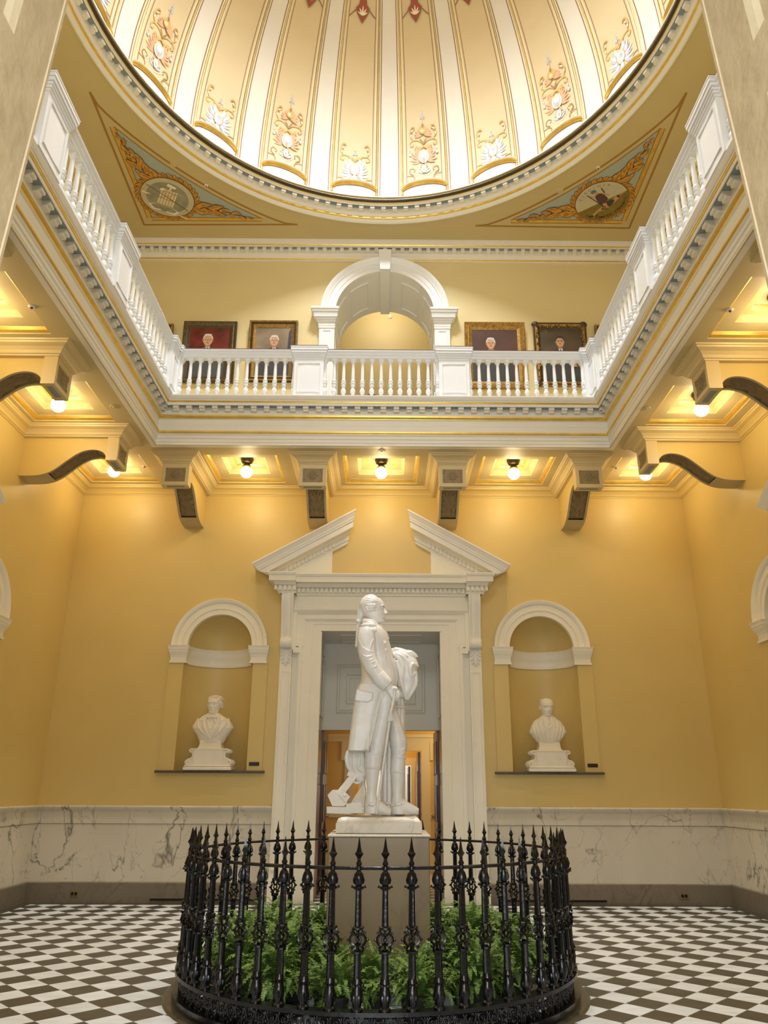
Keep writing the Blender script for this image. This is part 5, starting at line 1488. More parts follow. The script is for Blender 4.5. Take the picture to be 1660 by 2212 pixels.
    def leaf(a, b, ang, ln, w, m='leaf_gold', curl=0.0):
        def mk(w_, ln_, mm):
            L1, L2 = [], []
            for i in range(9):
                u = i/8; aa = ang + curl*u*u; x = a + ln_*u*cos(aa); y = b + ln_*u*sin(aa); ww = w_*(sin(pi*min(1, u*.86+.1))**.8)*(1 + .18*sin(u*14))
                L1.append((x - ww*sin(aa), y + ww*cos(aa))); L2.append((x + ww*sin(aa), y - ww*cos(aa)))
            pl(L1 + L2[::-1], mm)
        mk(w*1.12 + .004, ln*1.04, 'leaf_dk'); mk(w, ln, m)
        pl([(a + ln*.1*cos(ang), b + ln*.1*sin(ang)), (a + ln*.5*cos(ang+curl*.25) - w*.12*sin(ang), b + ln*.5*sin(ang+curl*.25) + w*.12*cos(ang)), (a + ln*.85*cos(ang+curl*.7), b + ln*.85*sin(ang+curl*.7)), (a + ln*.5*cos(ang+curl*.25) + w*.12*sin(ang), b + ln*.5*sin(ang+curl*.25) - w*.12*cos(ang))], 'leaf_dk')
    # wreath round the medallion
    for i in range(34):
        t = 2*pi*i/34; leaf(cx_ + R*.95*cos(t), cy_ + R*.95*sin(t), t + .75, .15, .036)
    # branches towards the two sharp corners
    for pts, sg in (([(3.735, 2.95), (3.88, 2.70), (3.95, 2.45), (4.03, 2.14)], 1), ([(3.26, 3.53), (3.0, 3.56), (2.72, 3.64), (2.40, 3.75)], -1)):
        K = smooth_pts(pts, 24)
        for i in range(len(K)-1):
            d = K[i+1] - K[i]; d /= np.linalg.norm(d); n_ = (-d[1]*.010, d[0]*.010)
            pl([(K[i][0]+n_[0], K[i][1]+n_[1]), (K[i+1][0]+n_[0], K[i+1][1]+n_[1]), (K[i+1][0]-n_[0], K[i+1][1]-n_[1]), (K[i][0]-n_[0], K[i][1]-n_[1])], 'leaf_dk')
        rnd = random.Random(11)
        for i in range(9):
            u = i/8.6; kq = K[int(u*23)]; d = K[min(int(u*23)+1, 24)] - kq; base = atan2(d[1], d[0]); side = 1 if i % 2 else -1
            sc = 1 - .62*u
            leaf(kq[0], kq[1], base + side*(.62 + rnd.uniform(-.1, .12)), (.29 + rnd.uniform(-.03, .05))*sc, (.058 + rnd.uniform(-.008, .010))*sc, curl=-side*rnd.uniform(.1, .6))
        leaf(K[-1][0], K[-1][1], atan2(K[-1][1]-K[-4][1], K[-1][0]-K[-4][0]), .12, .022)
    def circ(r, m, x=0, y=0, n=40, sx=1, sy=1): pl([(cx_ + x + r*sx*cos(2*pi*i/n), cy_ + y + r*sy*sin(2*pi*i/n)) for i in range(n)], m)
    circ(R + .012, 'leaf_dk'); circ(R, 'sky_pale')
    # picture coordinates inside the medallion: p to the right and r up as seen from the floor,
    # turned so that "up" points to the room centre
    def V(p, r):
        ang = {1: radians(37), -1: radians(-28)}[s]
        pr = p*cos(ang) - r*sin(ang); rr = p*sin(ang) + r*cos(ang)
        return (cx_ + s*pr*R, cy_ - rr*R)          # a, b
    def pp(pts, m): pl([V(*p) for p in pts], m)
    if s > 0:
        pts = [(sqrt(1-.0)*cos(t), sin(t)) for t in [pi + .35*0 + (pi)*i/24 for i in range(25)]]
        pts = [(cos(t), sin(t)) for t in [radians(180+2) + radians(176)*i/24 for i in range(25)]]
        pp([(x*.995, y*.995) for x, y in pts], 'ground_ol')
        # fallen figure and standing figure
        pp([(-.62, -.50), (-.30, -.34), (.10, -.22), (.42, -.12), (.62, -.14), (.60, -.24), (.30, -.38), (-.10, -.50), (-.30, -.46), (-.58, -.58)], 'skin')
        pp([(-.20, -.44), (.0, -.18), (.32, -.10), (.44, -.22), (.26, -.40), (.0, -.50)], 'robe_green')
        pp([(.44, -.10), (.54, -.05), (.64, -.12), (.58, -.22), (.48, -.22)], 'skin'); pp([(.56, -.06), (.66, -.10), (.64, -.20), (.57, -.16)], 'ink')
        pp([(.66, -.08), (.95, .0), (.93, -.05), (.66, -.13)], 'skin'); pp([(-.72, -.48), (-.56, -.50), (-.58, -.60), (-.74, -.54)], 'robe_green'); pp([(-.50, -.62), (-.34, -.56), (-.44, -.68)], 'robe_green')
        pp([(-.10, -.40), (.02, .0), (.12, .0), (.10, -.40), (.16, -.46), (.0, -.46)], 'skin')
        pp([(-.14, .40), (.06, .46), (.20, .36), (.26, .02), (.12, -.16), (-.08, -.14), (-.14, .10)], 'robe_purple')
        pp([(-.08, .44), (.04, .44), (.06, .62), (-.04, .66), (-.10, .58)], 'skin'); pp([(-.16, .56), (-.02, .58), (.04, .66), (.0, .74), (-.12, .74), (-.19, .66)], 'teal')
        pp([(.16, .34), (.34, .10), (.38, .14), (.22, .40)], 'skin'); pp([(-.34, .46), (-.12, .30), (-.10, .38), (-.30, .56)], 'skin')
        pp([(-.36, .62), (-.33, .63), (.02, -.42), (-.02, -.43)], 'ink'); pp([(.24, .36), (.28, .36), (.26, .66), (.22, .66)], 'ink')
        # lettering round the rim
        def rim(text, a0, a1, size, rr, outward, m):
            n = len(text)
            def place(i, lx, ly):
                t = lerp(a0, a1, i/(n-1)); 
                ex, ey = (cos(t), sin(t))
                if outward: X, Y = (sin(t), -cos(t)), (ex, ey)
                else: X, Y = (-sin(t), cos(t)), (-ex, -ey)
                r0 = rr
                p = ex*r0 + X[0]*lx*size + Y[0]*ly*size; r = ey*r0 + X[1]*lx*size + Y[1]*ly*size
                return f(*V(p, r))
            lay[0] += .0004; letters(q, text, ix[m], place)
        rim('VIRGINIA', radians(140), radians(50), .17, .78, True, 'letter_gy')
        rim('SIC SEMPER TYRANNIS', radians(206), radians(335), .165, .93, False, 'ink')
    else:
        circ(R*.80, 'mid'); 
        # bundle of rods with scales and ribbons
        for k in range(-5, 6):
            x = k*.055; pp([(x-.022, -.50), (x+.022, -.50), (x+.022, .42), (x-.022, .42)], 'p_cream' if k % 2 else 'sky_pale')
        for y in (-.46, -.10, .30): pp([(-.31, y-.03), (.31, y-.03), (.31, y+.03), (-.31, y+.03)], 'skin')
        pp([(-.3, -.10), (-.24, -.10), (.3, .28), (.24, .28)], 'skin'); pp([(.3, -.10), (.24, -.10), (-.3, .28), (-.24, .28)], 'skin')
        pp([(-.03, .42), (.03, .42), (.03, .72), (-.03, .72)], 'p_cream'); pp([(-.18, .60), (.16, .56), (.18, .68), (-.14, .74)], 'p_white'); 
        pp([(-.88, .36), (.88, -.30), (.88, -.33), (-.88, .33)], 'leaf_dk')
        for sx, sy in ((-.82, .34), (.82, -.30)):
            pp([(sx, sy), (sx-.16, sy-.42), (sx-.15, sy-.42), (sx+.01, sy)], 'letter_gy'); pp([(sx, sy), (sx+.16, sy-.42), (sx+.15, sy-.42), (sx-.01, sy)], 'letter_gy')
            pp([(sx-.20, sy-.42), (sx+.20, sy-.42), (sx+.10, sy-.48), (sx-.10, sy-.48)], 'p_cream')
        for pts in ([(-.30, -.46), (-.5, -.62), (-.36, -.78), (-.10, -.72), (-.08, -.78), (-.40, -.85), (-.6, -.62)], [(.30, -.46), (.5, -.58), (.40, -.74), (.14, -.72), (.12, -.78), (.46, -.82), (.6, -.58)]): pp(pts, 'p_white')
        pp([(-.34, .40), (-.20, .46), (-.22, .30), (-.36, .28)], 'p_white')
    return q.build('ceiling_painting', [Mx[k] for k in mats], label=label, cat='painting', org=(s*cx_, cy_, z))
pendentive(-1, 'painted corner triangle with a bundle of rods and scales in a leafy medallion')
pendentive(1, 'painted corner triangle with a VIRGINIA seal in a leafy medallion')

# ---- pedestal
def pedestal():
    root = thing('pedestal', (.01, 0, 0), 'tall square tan marble pedestal inside the iron fence', 'pedestal')
    c = .01
    mb = MB(); mb.bbox(c-.395, c+.395, -.39, .40, .22, 1.105, .006)
    mb.build('die', M['pedestal'], parent=root)
    mb = MB(); mb.bbox(c-.402, c+.402, -.397, .407, 1.105, 1.122, .004); mb.build('top_slab', M['plinth'], parent=root)
    mb = MB(); mb.bbox(c-.47, c+.47, -.47, .48, .10, .22, .01); mb.bbox(c-.55, c+.55, -.55, .56, .0, .10, .01); mb.build('stepped_base', M['white_marble'], parent=root)
pedestal()

# ---- iron fence
FR = 1.50; FN = 56; FPH = radians(2.3)
def iron_fence():
    root = thing('iron_fence', (0, 0, 0), 'circular black cast iron fence with spear tips around the pedestal', 'fence')
    mb = MB(); n = 112
    def ring(r, z, rt, rz, name, label=None):
        m = MB(); m.lathe([(r-rt, z-rz), (r+rt, z-rz), (r+rt, z+rz), (r-rt, z+rz), (r-rt, z-rz)], (0, 0, 0), n); return m.build(name, M['iron'], parent=root, smooth=True, auto=30, label=label)
    m = MB(); m.lathe([(FR + .011*cos(2*pi*k/8), .985 + .011*sin(2*pi*k/8)) for k in range(9)], (0, 0, 0), n); m.build('top_rail', M['iron'], parent=root, smooth=True)
    ring(FR, .188, .042, .012, 'middle_rail')
    ring(FR, .03, .05, .03, 'bottom_rail')
    # spear post
    p = MB()
    p.lathe([(.036, .20), (.036, .212), (.026, .222), (.028, .235), (.035, .255), (.037, .275), (.033, .30), (.027, .325), (.0255, .335), (.031, .345), (.028, .36), (.024, .372)], n=12)
    for k in range(6):
        a = 2*pi*k/6; p.ell((.033*cos(a), .033*sin(a), .335), (.012, .012, .010), 6, 4)
        p.ell((.031*cos(a), .031*sin(a), .266), (.010, .010, .024), 6, 4)
    # fluted shafts with the open knot between them
    def shaft(z0, z1, r0, r1):
        nn = 16; rows = []
        for z, r in ((z0, r0), (z1, r1)): rows.append([(r*(1 if k % 2 else .86)*cos(2*pi*k/nn), r*(1 if k % 2 else .86)*sin(2*pi*k/nn), z) for k in range(nn)])
        p.loft(rows, cap=True)
    shaft(.37, .515, .025, .023); shaft(.645, .865, .0225, .019)
    for z in (.512, .645): 
        p.lathe([(.022, z-.012), (.034, z-.006), (.034, z+.006), (.022, z+.012)], n=10)
    zc = .580
    for k in (-1, 1): p.tube([(0, k*.004, zc + .018), (0, k*.022, zc + .03), (0, k*.030, zc + .052), (0, k*.018, zc+.066)], .008, 5); p.tube([(0, k*.004, zc - .018), (0, k*.022, zc - .03), (0, k*.030, zc - .052), (0, k*.018, zc-.066)], .008, 5); p.ell((0, k*.028, zc), .010, 6, 4)
    for rot in (0,):          # open knot: ring with four lobes, facing outwards
        g = (lambda a, z: (a, 0, z)) if rot == 0 else (lambda a, z: (0, a, z))
        p.tube([g(.018*cos(2*pi*i/12), zc + .018*sin(2*pi*i/12)) for i in range(12)], .007, 5, closed=True)
        for sx in (-1, 1):
            p.tube([g(sx*(.018 + .030*sin(pi*i/8)), zc + .030*cos(pi*i/8)) for i in range(9)], .0085, 5)
            p.ell(g(sx*.060, zc), (.010, .010, .010), 6, 4)
            for sz in (-1, 1):
                p.tube([g(sx*.006, zc + sz*.018), g(sx*.026, zc + sz*.036), g(sx*.034, zc + sz*.056), g(sx*.016, zc + sz*.066)], .008, 5)
                p.ell(g(sx*.044, zc + sz*.040), .009, 6, 4); p.ell(g(sx*.030, zc + sz*.070), .009, 6, 4)
    p.lathe([(.019, .865), (.026, .872), (.026, .880), (.018, .886), (.022, .892)], n=10)
    for k in range(4):
        a = 2*pi*k/4
        p.tube([(.016*cos(a), .016*sin(a), .862), (.032*cos(a), .032*sin(a), .872), (.042*cos(a), .042*sin(a), .882), (.044*cos(a), .044*sin(a), .872)], .006, 5)
    p.lathe([(.019, .886), (.027, .895), (.033, .912), (.032, .935), (.022, .958), (.013, .970), (.018, .976), (.018, .996), (.013, 1.0), (.020, 1.008), (.016, 1.02), (.010, 1.03), (.014, 1.036), (.010, 1.042)], n=12)
    for k in range(8):
        a = 2*pi*k/8; p.tube([(.028*cos(a), .028*sin(a), .895), (.034*cos(a), .034*sin(a), .915), (.022*cos(a), .022*sin(a), .955)], .004, 4)
    p.loft([[(r*cos(pi/2*k + 0)*1.0, r*sin(pi/2*k), z) for k in range(4)] for r, z in ((.010, 1.040), (.016, 1.052), (.028, 1.068), (.017, 1.082), (.011, 1.105), (.006, 1.14), (.002, 1.165))], cap=True)
    post = p.build('post', M['iron'], parent=root, smooth=True, auto=35)
    # scroll panel under the middle rail between posts, bent to the ring
    q = MB(); half = pi/FN
    def c(t, z, r=0): a = t/FR; return (FR*sin(a) + r*sin(a), -(FR + r)*cos(a), z)
    w = 2*pi*FR/FN
    def spiral(cx_, cz, r, a0, turns, sg, th=.0075):
        pts = []
        for i in range(16):
            u = i/15; a = a0 + sg*turns*2*pi*u; rr = r*(1 - .75*u); pts.append(c(cx_ + rr*cos(a), cz + rr*sin(a)))
        q.tube(pts, [lerp(th, th*.7, i/15) for i in range(16)], 6)
    for sg in (-1, 1):
        spiral(sg*.038, .128, .034, pi/2, 1.2, sg); spiral(sg*.040, .070, .026, -pi/2, 1.1, -sg)
        q.tube([c(sg*.005, .06), c(sg*.022, .10), c(sg*.004, .15), c(sg*.018, .176)], .0075, 6)
        q.ell(c(sg*.080, .10), .012, 8, 5); q.tube([c(sg*.078, .062), c(sg*.070, .10), c(sg*.080, .145), c(sg*.066, .176)], .007, 6)
        q.ell(c(sg*.038, .128), .010, 8, 5)
    q.ell(c(0, .105), (.010, .010, .02), 8, 5); q.tube([c(0, .05), c(0, .085)], .006, 6)
    pan = q.build('scroll_panel', M['iron'], parent=root, smooth=True)
    for i in range(FN):
        a = FPH + 2*pi*i/FN
        o = post if i == 0 else post.copy()
        if i: COL.objects.link(o); o.parent = root
        o.location = (FR*sin(a), -FR*cos(a), 0); o.rotation_euler = (0, 0, a)
        o = pan if i == 0 else pan.copy()
        if i: COL.objects.link(o); o.parent = root
        o.location = (0, 0, 0); o.rotation_euler = (0, 0, a + pi/FN)
iron_fence()
def fence_curb():
    mb = MB(); mb.lathe([(1.36, .0), (1.36, .012), (1.60, .012), (1.62, .0)], n=96)
    mb.build('trim_7', M['dark_marble'], kind='structure', org=(0, 0, 0), label='dark stone ring in the floor under the fence')
fence_curb()

# ---- ferns
def make_fern(seed, nf):
    rnd = random.Random(seed)
    root = thing('potted_fern', (0, 0, 0), 'x', 'fern', 'green ferns inside the iron fence')
    mb = MB(); mb.lathe([(.0, .02), (.10, .02), (.13, .20), (.145, .20), (.145, .22), (.12, .22), (.11, .19), (0, .19)], n=20); mb.build('pot', M['pot'], parent=root)
    lf = MB(); st = MB()
    for i in range(nf):
        a = rnd.random()*2*pi; L = rnd.uniform(.20, .44); el0 = rnd.uniform(.35, 1.5); drop = rnd.uniform(1.0, 2.4)
        n = 18; p = Vector((rnd.uniform(-.07, .07), rnd.uniform(-.07, .07), rnd.uniform(.16, .24))); pts = [p.copy()]; e = el0; tw = rnd.uniform(-.07, .07)
        for k in range(n):
            d = Vector((cos(a)*cos(e), sin(a)*cos(e), sin(e))); p = p + d*(L/n); pts.append(p.copy()); e -= drop/n*(.4 + 1.3*k/n); a += tw + rnd.uniform(-.03, .03)
        for q in pts: q.z = max(q.z, .03 + rnd.random()*.01)
        st.tube(pts, [.0022 - .0014*k/n for k in range(n+1)], 3)
        mi = 1 if rnd.random() < .4 else 0
        wmax = rnd.uniform(.026, .040)
        for k in range(2, n+1):
            for h in (0, .5):
                u = (k-h)/n; q = pts[k-1].lerp(pts[k], 1-h) if h else pts[k]
                t = (pts[k] - pts[k-1]).normalized(); sd = t.cross(Vector((0, 0, 1)))
                if sd.length < .1: sd = t.orthogonal()
                sd.normalize(); up = sd.cross(t)
                w = wmax*sin(pi*min(1, u*.82 + .14))**.75
                for s in (-1, 1):
                    tip = q + sd*s*w + t*w*.25 + up*w*rnd.uniform(-.45, .25); wd = t*.0050
                    mid = q.lerp(tip, .5)
                    lf.add([q - wd*.5, q + wd*.6, mid + wd*1.1 + up*.002, tip, mid - wd*.9 + up*.002], [(0, 1, 2, 3, 4)], mi)
    lf.build('fronds', [M['fern'], M['fern_lt']], parent=root, kind='stuff'); st.build('stems', M['stem'], parent=root)
    return root
def ferns():
    base = [make_fern(1, 170), make_fern(7, 160), make_fern(13, 175)]
    # radius, angle (0 = right, -90 = towards the camera), scale, label
    spots = [(1.12, -104, .80, 'front row of ferns, just left of the middle, low against the fence'), (1.10, -76, .80, 'front row of ferns, just right of the middle, low against the fence'),
             (1.10, -130, .92, 'front left fern close to the fence'), (1.10, -50, .92, 'front right fern close to the fence'),
             (1.10, -156, 1.0, 'leftmost fern of the front half, beside the fence posts'), (1.10, -24, 1.0, 'rightmost fern of the front half, beside the fence posts'),
             (.84, -90, .80, 'fern directly in front of the pedestal'), (.80, -142, 1.06, 'tall bushy fern at the front left corner of the pedestal'), (.80, -38, 1.06, 'tall bushy fern at the front right corner of the pedestal'),
             (.78, -116, .84, 'fern touching the pedestal, left part of its front'), (.78, -64, .84, 'fern touching the pedestal, right part of its front'),
             (.76, 178, 1.08, 'tallest fern against the left side of the pedestal'), (.76, 2, 1.08, 'tallest fern against the right side of the pedestal'),
             (1.06, 176, 1.08, 'fern at the far left, halfway round the fence'), (1.06, 6, 1.08, 'fern at the far right, halfway round the fence'),
             (1.0, 150, 1.05, 'fern behind the left side of the pedestal, near the back fence'), (1.0, 30, 1.05, 'fern behind the right side of the pedestal, near the back fence'),
             (1.0, 122, .95, 'fern behind the pedestal, glimpsed left of it'), (1.0, 58, .95, 'fern behind the pedestal, glimpsed right of it')]
    for i, (r, a, sc, lab) in enumerate(spots):
        x, y = r*cos(radians(a)), r*sin(radians(a))
        lab = lab[0].lower() + lab[1:]
        if i < 3:
            o = base[i]; o.location = (x, y, .012); o['label'] = 'green ' + lab
        else: o = dup(base[i % 3], (x, y, .012), 0, 'green ' + lab)
        o.rotation_euler = (0, 0, radians(a*1.7 + i*40)); o.scale = (sc*.98, sc*.98, sc*1.05)
ferns()
# ================================================================== SCULPTURE
def remeshed(name, mb, mat, parent, voxel, label=None, smooth_it=3):
    """fuse overlapping closed pieces into one continuous carved surface"""
    o = mb.build(name, mat, parent=parent, smooth=True, label=label)
    m = o.modifiers.new('fuse', 'REMESH'); m.mode = 'VOXEL'; m.voxel_size = voxel; m.use_smooth_shade = True
    s = o.modifiers.new('soften', 'SMOOTH'); s.iterations = smooth_it; s.factor = 0.5
    dg = bpy.context.evaluated_depsgraph_get(); me = bpy.data.meshes.new_from_object(o.evaluated_get(dg))
    o.modifiers.clear(); old = o.data; o.data = me; bpy.data.meshes.remove(old)
    me.polygons.foreach_set('use_smooth', [True]*len(me.polygons))
    if not me.materials: me.materials.append(mat)
    return o

def head(mb, base, h, yaw, tilt=0.0, side=0.0, style='curls', wide=1.0):
    """a modelled head; local +x is the way the face looks, base = chin level centre, h = chin to crown"""
    R = Matrix.Rotation(yaw, 3, 'Z') @ Matrix.Rotation(-tilt, 3, 'Y') @ Matrix.Rotation(side, 3, 'X')
    B = Vector(base)
    T = lambda x, y, z: B + R @ Vector((x*h, y*h*wide, z*h))
    keys = [(-.03, .24, .04, .09), (0.0, .335, -.02, .155), (.05, .385, -.10, .20), (.12, .375, -.20, .235), (.20, .375, -.30, .265), (.28, .375, -.37, .285), (.36, .375, -.42, .30),
            (.44, .375, -.45, .315), (.50, .37, -.47, .325), (.56, .392, -.48, .33), (.62, .40, -.485, .335), (.70, .385, -.48, .335), (.78, .345, -.455, .32), (.86, .27, -.40, .28), (.93, .16, -.31, .20), (.975, .04, -.20, .11), (.99, -.03, -.12, .04)]
    rows = []
    for k in smooth_pts(keys, 40):
        t, f, b, w = k; c = (f*.25 + b*.75) if False else -0.05; ring = []
        for i in range(32):
            a = 2*pi*i/32; ca, sa = cos(a), sin(a)
            e = .78
            x = c + ((f-c) if ca > 0 else (c-b))*math.copysign(abs(ca)**e, ca); y = w*math.copysign(abs(sa)**.9, sa)
            # eye sockets, cheek hollows, temples
            if x > 0:
                for s in (-1, 1):
                    x -= .060*math.exp(-((y - s*.135)/.075)**2 - ((t-.49)/.045)**2)
                    x += .018*math.exp(-((y - s*.17)/.07)**2 - ((t-.36)/.06)**2)
                    x -= .025*math.exp(-((y - s*.17)/.06)**2 - ((t-.20)/.06)**2)
                x -= .030*math.exp(-(y/.15)**2 - ((t-.105)/.025)**2)
            ring.append(T(x, y, t))
        rows.append(ring)
    mb.loft(rows, cap=True)
    # nose
    rows = []
    for t, x, w, xb in ((.565, .39, .028, .30), (.50, .415, .030, .30), (.44, .465, .036, .30), (.38, .510, .045, .30), (.345, .525, .058, .30), (.315, .500, .075, .30), (.295, .43, .070, .30), (.285, .38, .05, .30)):
        rows.append([T(x, 0, t), T(x-.025, w*.6, t), T(x-.07, w, t), T(xb, w*1.2, t), T(xb, -w*1.2, t), T(x-.07, -w, t), T(x-.025, -w*.6, t)])
    mb.loft(rows, cap=True)
    for s in (-1, 1):
        mb.ell(T(.315, s*.135, .49), (.050*h, .055*h, .040*h), 10, 8, R)                      # eyeball
        mb.tube([T(.345, s*.065, .50), T(.375, s*.11, .527), T(.355, s*.17, .52), T(.31, s*.21, .49)], [.010*h, .016*h, .014*h, .008*h], 6)
        mb.tube([T(.345, s*.08, .475), T(.36, s*.13, .452), T(.33, s*.19, .465)], .009*h, 6)
        mb.tube([T(.405, s*.05, .575), T(.415, s*.13, .60), T(.37, s*.21, .585), T(.30, s*.26, .55)], [.018*h, .024*h, .020*h, .010*h], 6)   # brow
        mb.ell(T(.445, s*.052, .315), (.035*h, .026*h, .024*h), 8, 6, R)
        # ear
        mb.ell(T(-.06, s*.335, .43), (.055*h, .025*h, .105*h), 10, 8, R)
        mb.tube([T(-.04, s*.35, .34), T(-.09, s*.37, .38), T(-.12, s*.375, .47), T(-.07, s*.37, .54), T(-.01, s*.355, .50)], .014*h, 6)
    mb.tube([T(.375, -.10, .212), T(.405, -.045, .228), T(.412, 0, .222), T(.405, .045, .228), T(.375, .10, .212)], [.008*h, .018*h, .016*h, .018*h, .008*h], 8)
    mb.tube([T(.375, -.09, .195), T(.402, -.035, .180), T(.405, 0, .178), T(.402, .035, .180), T(.375, .09, .195)], [.008*h, .019*h, .022*h, .019*h, .008*h], 8)
    mb.ell(T(.345, 0, .055), (.065*h, .075*h, .050*h), 10, 8, R)
    # hair
    if style == 'queue':
        rnd = random.Random(4)
        mb.ell(T(-.09, 0, .63), (.405*h, .345*h, .375*h), 24, 16, R)
        for s in (-1, 1):
            for j in range(10):      # locks combed back from the forehead
                e0 = radians(14 + 8.2*j); pts = []
                for i in range(11):
                    u = i/10; a = radians(lerp(38 if j < 9 else 60, 172, u)); el = e0 - radians(34)*u*u + .05*sin(9*u + j)
                    pts.append(T(-.07 + .435*cos(a)*cos(el), s*(.365*sin(a)*cos(el) + .01), .60 + .425*sin(el)))
                mb.tube(pts, [.012*h, .026*h] + [.030*h]*7 + [.026*h, .014*h], 6)
            for k, (z, x0, x1, r) in enumerate(((.40, .10, -.20, .052), (.49, .13, -.24, .055), (.58, .12, -.22, .050))):   # rolled side curls
                pts = [T(lerp(x0, x1, i/8), s*(.345 + .035*sin(pi*i/8)), z + .015*sin(5*i/8 + k)) for i in range(9)]
                mb.tube(pts, [r*h*(.45 + .6*sin(pi*(i+.6)/9.2)) for i in range(9)], 10)
            for k in range(14):
                x = rnd.uniform(-.26, .13); z = rnd.uniform(.36, .62)
                r = .030; c0 = T(x, s*(.39 + rnd.uniform(0, .01)), z); a0 = rnd.uniform(0, 6)
                mb.tube([c0 + R @ Vector((r*h*cos(a0+a), s*.004*h*a, r*h*sin(a0+a))) for a in (0, .8, 1.6, 2.4, 3.2, 4.0)], [.008*h, .015*h, .016*h, .016*h, .014*h, .007*h], 6)
        mb.tube([T(-.36, 0, .55), T(-.46, 0, .34), T(-.50, 0, .14), T(-.52, 0, -.02)], [.20*h, .15*h, .10*h, .06*h], 12)
        for y in (-.12, -.06, 0, .06, .12): mb.tube([T(-.44, y, .62), T(-.56, y*.9, .40), T(-.585, y*.6, .18), T(-.56, y*.3, .0)], .022*h, 6)
    elif style == 'full':
        rnd = random.Random(8)
        mb.ell(T(-.12, 0, .67), (.40*h, .365*h, .345*h), 20, 14, R)
        for k in range(90):
            b = rnd.uniform(-1.5, 1.5); th = rnd.uniform(.75, 2.9)
            x = -.10 + .40*cos(th)*(.7+.3*cos(b)); y = .36*sin(b); z = .62 + .37*sin(th)*cos(b*.8)
            if x > .22 and z < .86: continue
            mb.tube([T(x + .05, y*.98, z + .02), T(x, y*1.03, z + .03), T(x - .06, y*1.05, z - .02), T(x - .09, y*1.03, z - .07)], [.012*h, .026*h, .024*h, .010*h], 6)
        for s in (-1, 1):
            for k in range(16):
                x = rnd.uniform(-.30, .06); z = rnd.uniform(.33, .62)
                mb.tube([T(x+.03, s*.33, z+.06), T(x, s*.395, z+.02), T(x-.02, s*.40, z-.04), T(x+.03, s*.37, z-.07)], [.012*h, .026*h, .024*h, .010*h], 6)
        for y in (-.12, 0, .1, .18): mb.tube([T(.16, y, .93), T(.30, y + .06, .90), T(.33, y + .10, .84)], [.03*h, .03*h, .012*h], 6)
    else:        # short hair brushed back from a high forehead
        mb.ell(T(-.13, 0, .65), (.385*h, .350*h, .345*h), 20, 14, R)
        for i in range(13):
            b = -1.3 + 2.6*i/12
            mb.tube([T(.18*cos(b), .33*sin(b), .80 + .14*cos(b)), T(-.10, .345*sin(b), .78 + .21*cos(b)), T(-.35, .30*sin(b), .72 + .14*cos(b)), T(-.46, .24*sin(b), .50)], [.010*h, .020*h, .020*h, .012*h], 6)
    return T

def hand(mb, wrist, palm_dir, up, fingers, size, thumb):
    """palm plus five separate fingers; fingers: list of point chains in the local frame (along, across, up)"""
    F = Vector(palm_dir).normalized(); U = Vector(up); U = (U - F*U.dot(F)).normalized(); S = F.cross(U)
    W = Vector(wrist); g = lambda a, b, c: W + (F*a + S*b + U*c)*size
    mb.ell(g(.045, 0, 0), (.052*size, .042*size, .020*size), 12, 8, Matrix((F, S, U)).transposed())
    mb.tube([g(-.03, 0, 0), g(.01, 0, 0), g(.04, 0, 0)], [.026*size, .027*size, .024*size], 10)
    for i, ch in enumerate(fingers):
        rr = (.0088, .0095, .0092, .0080)[i]*size
        mb.tube([g(*p) for p in ch], [rr*1.15] + [rr]*(len(ch)-2) + [rr*.75], 8)
    mb.tube([g(*p) for p in thumb], [.013*size, .0115*size, .010*size, .008*size], 8)

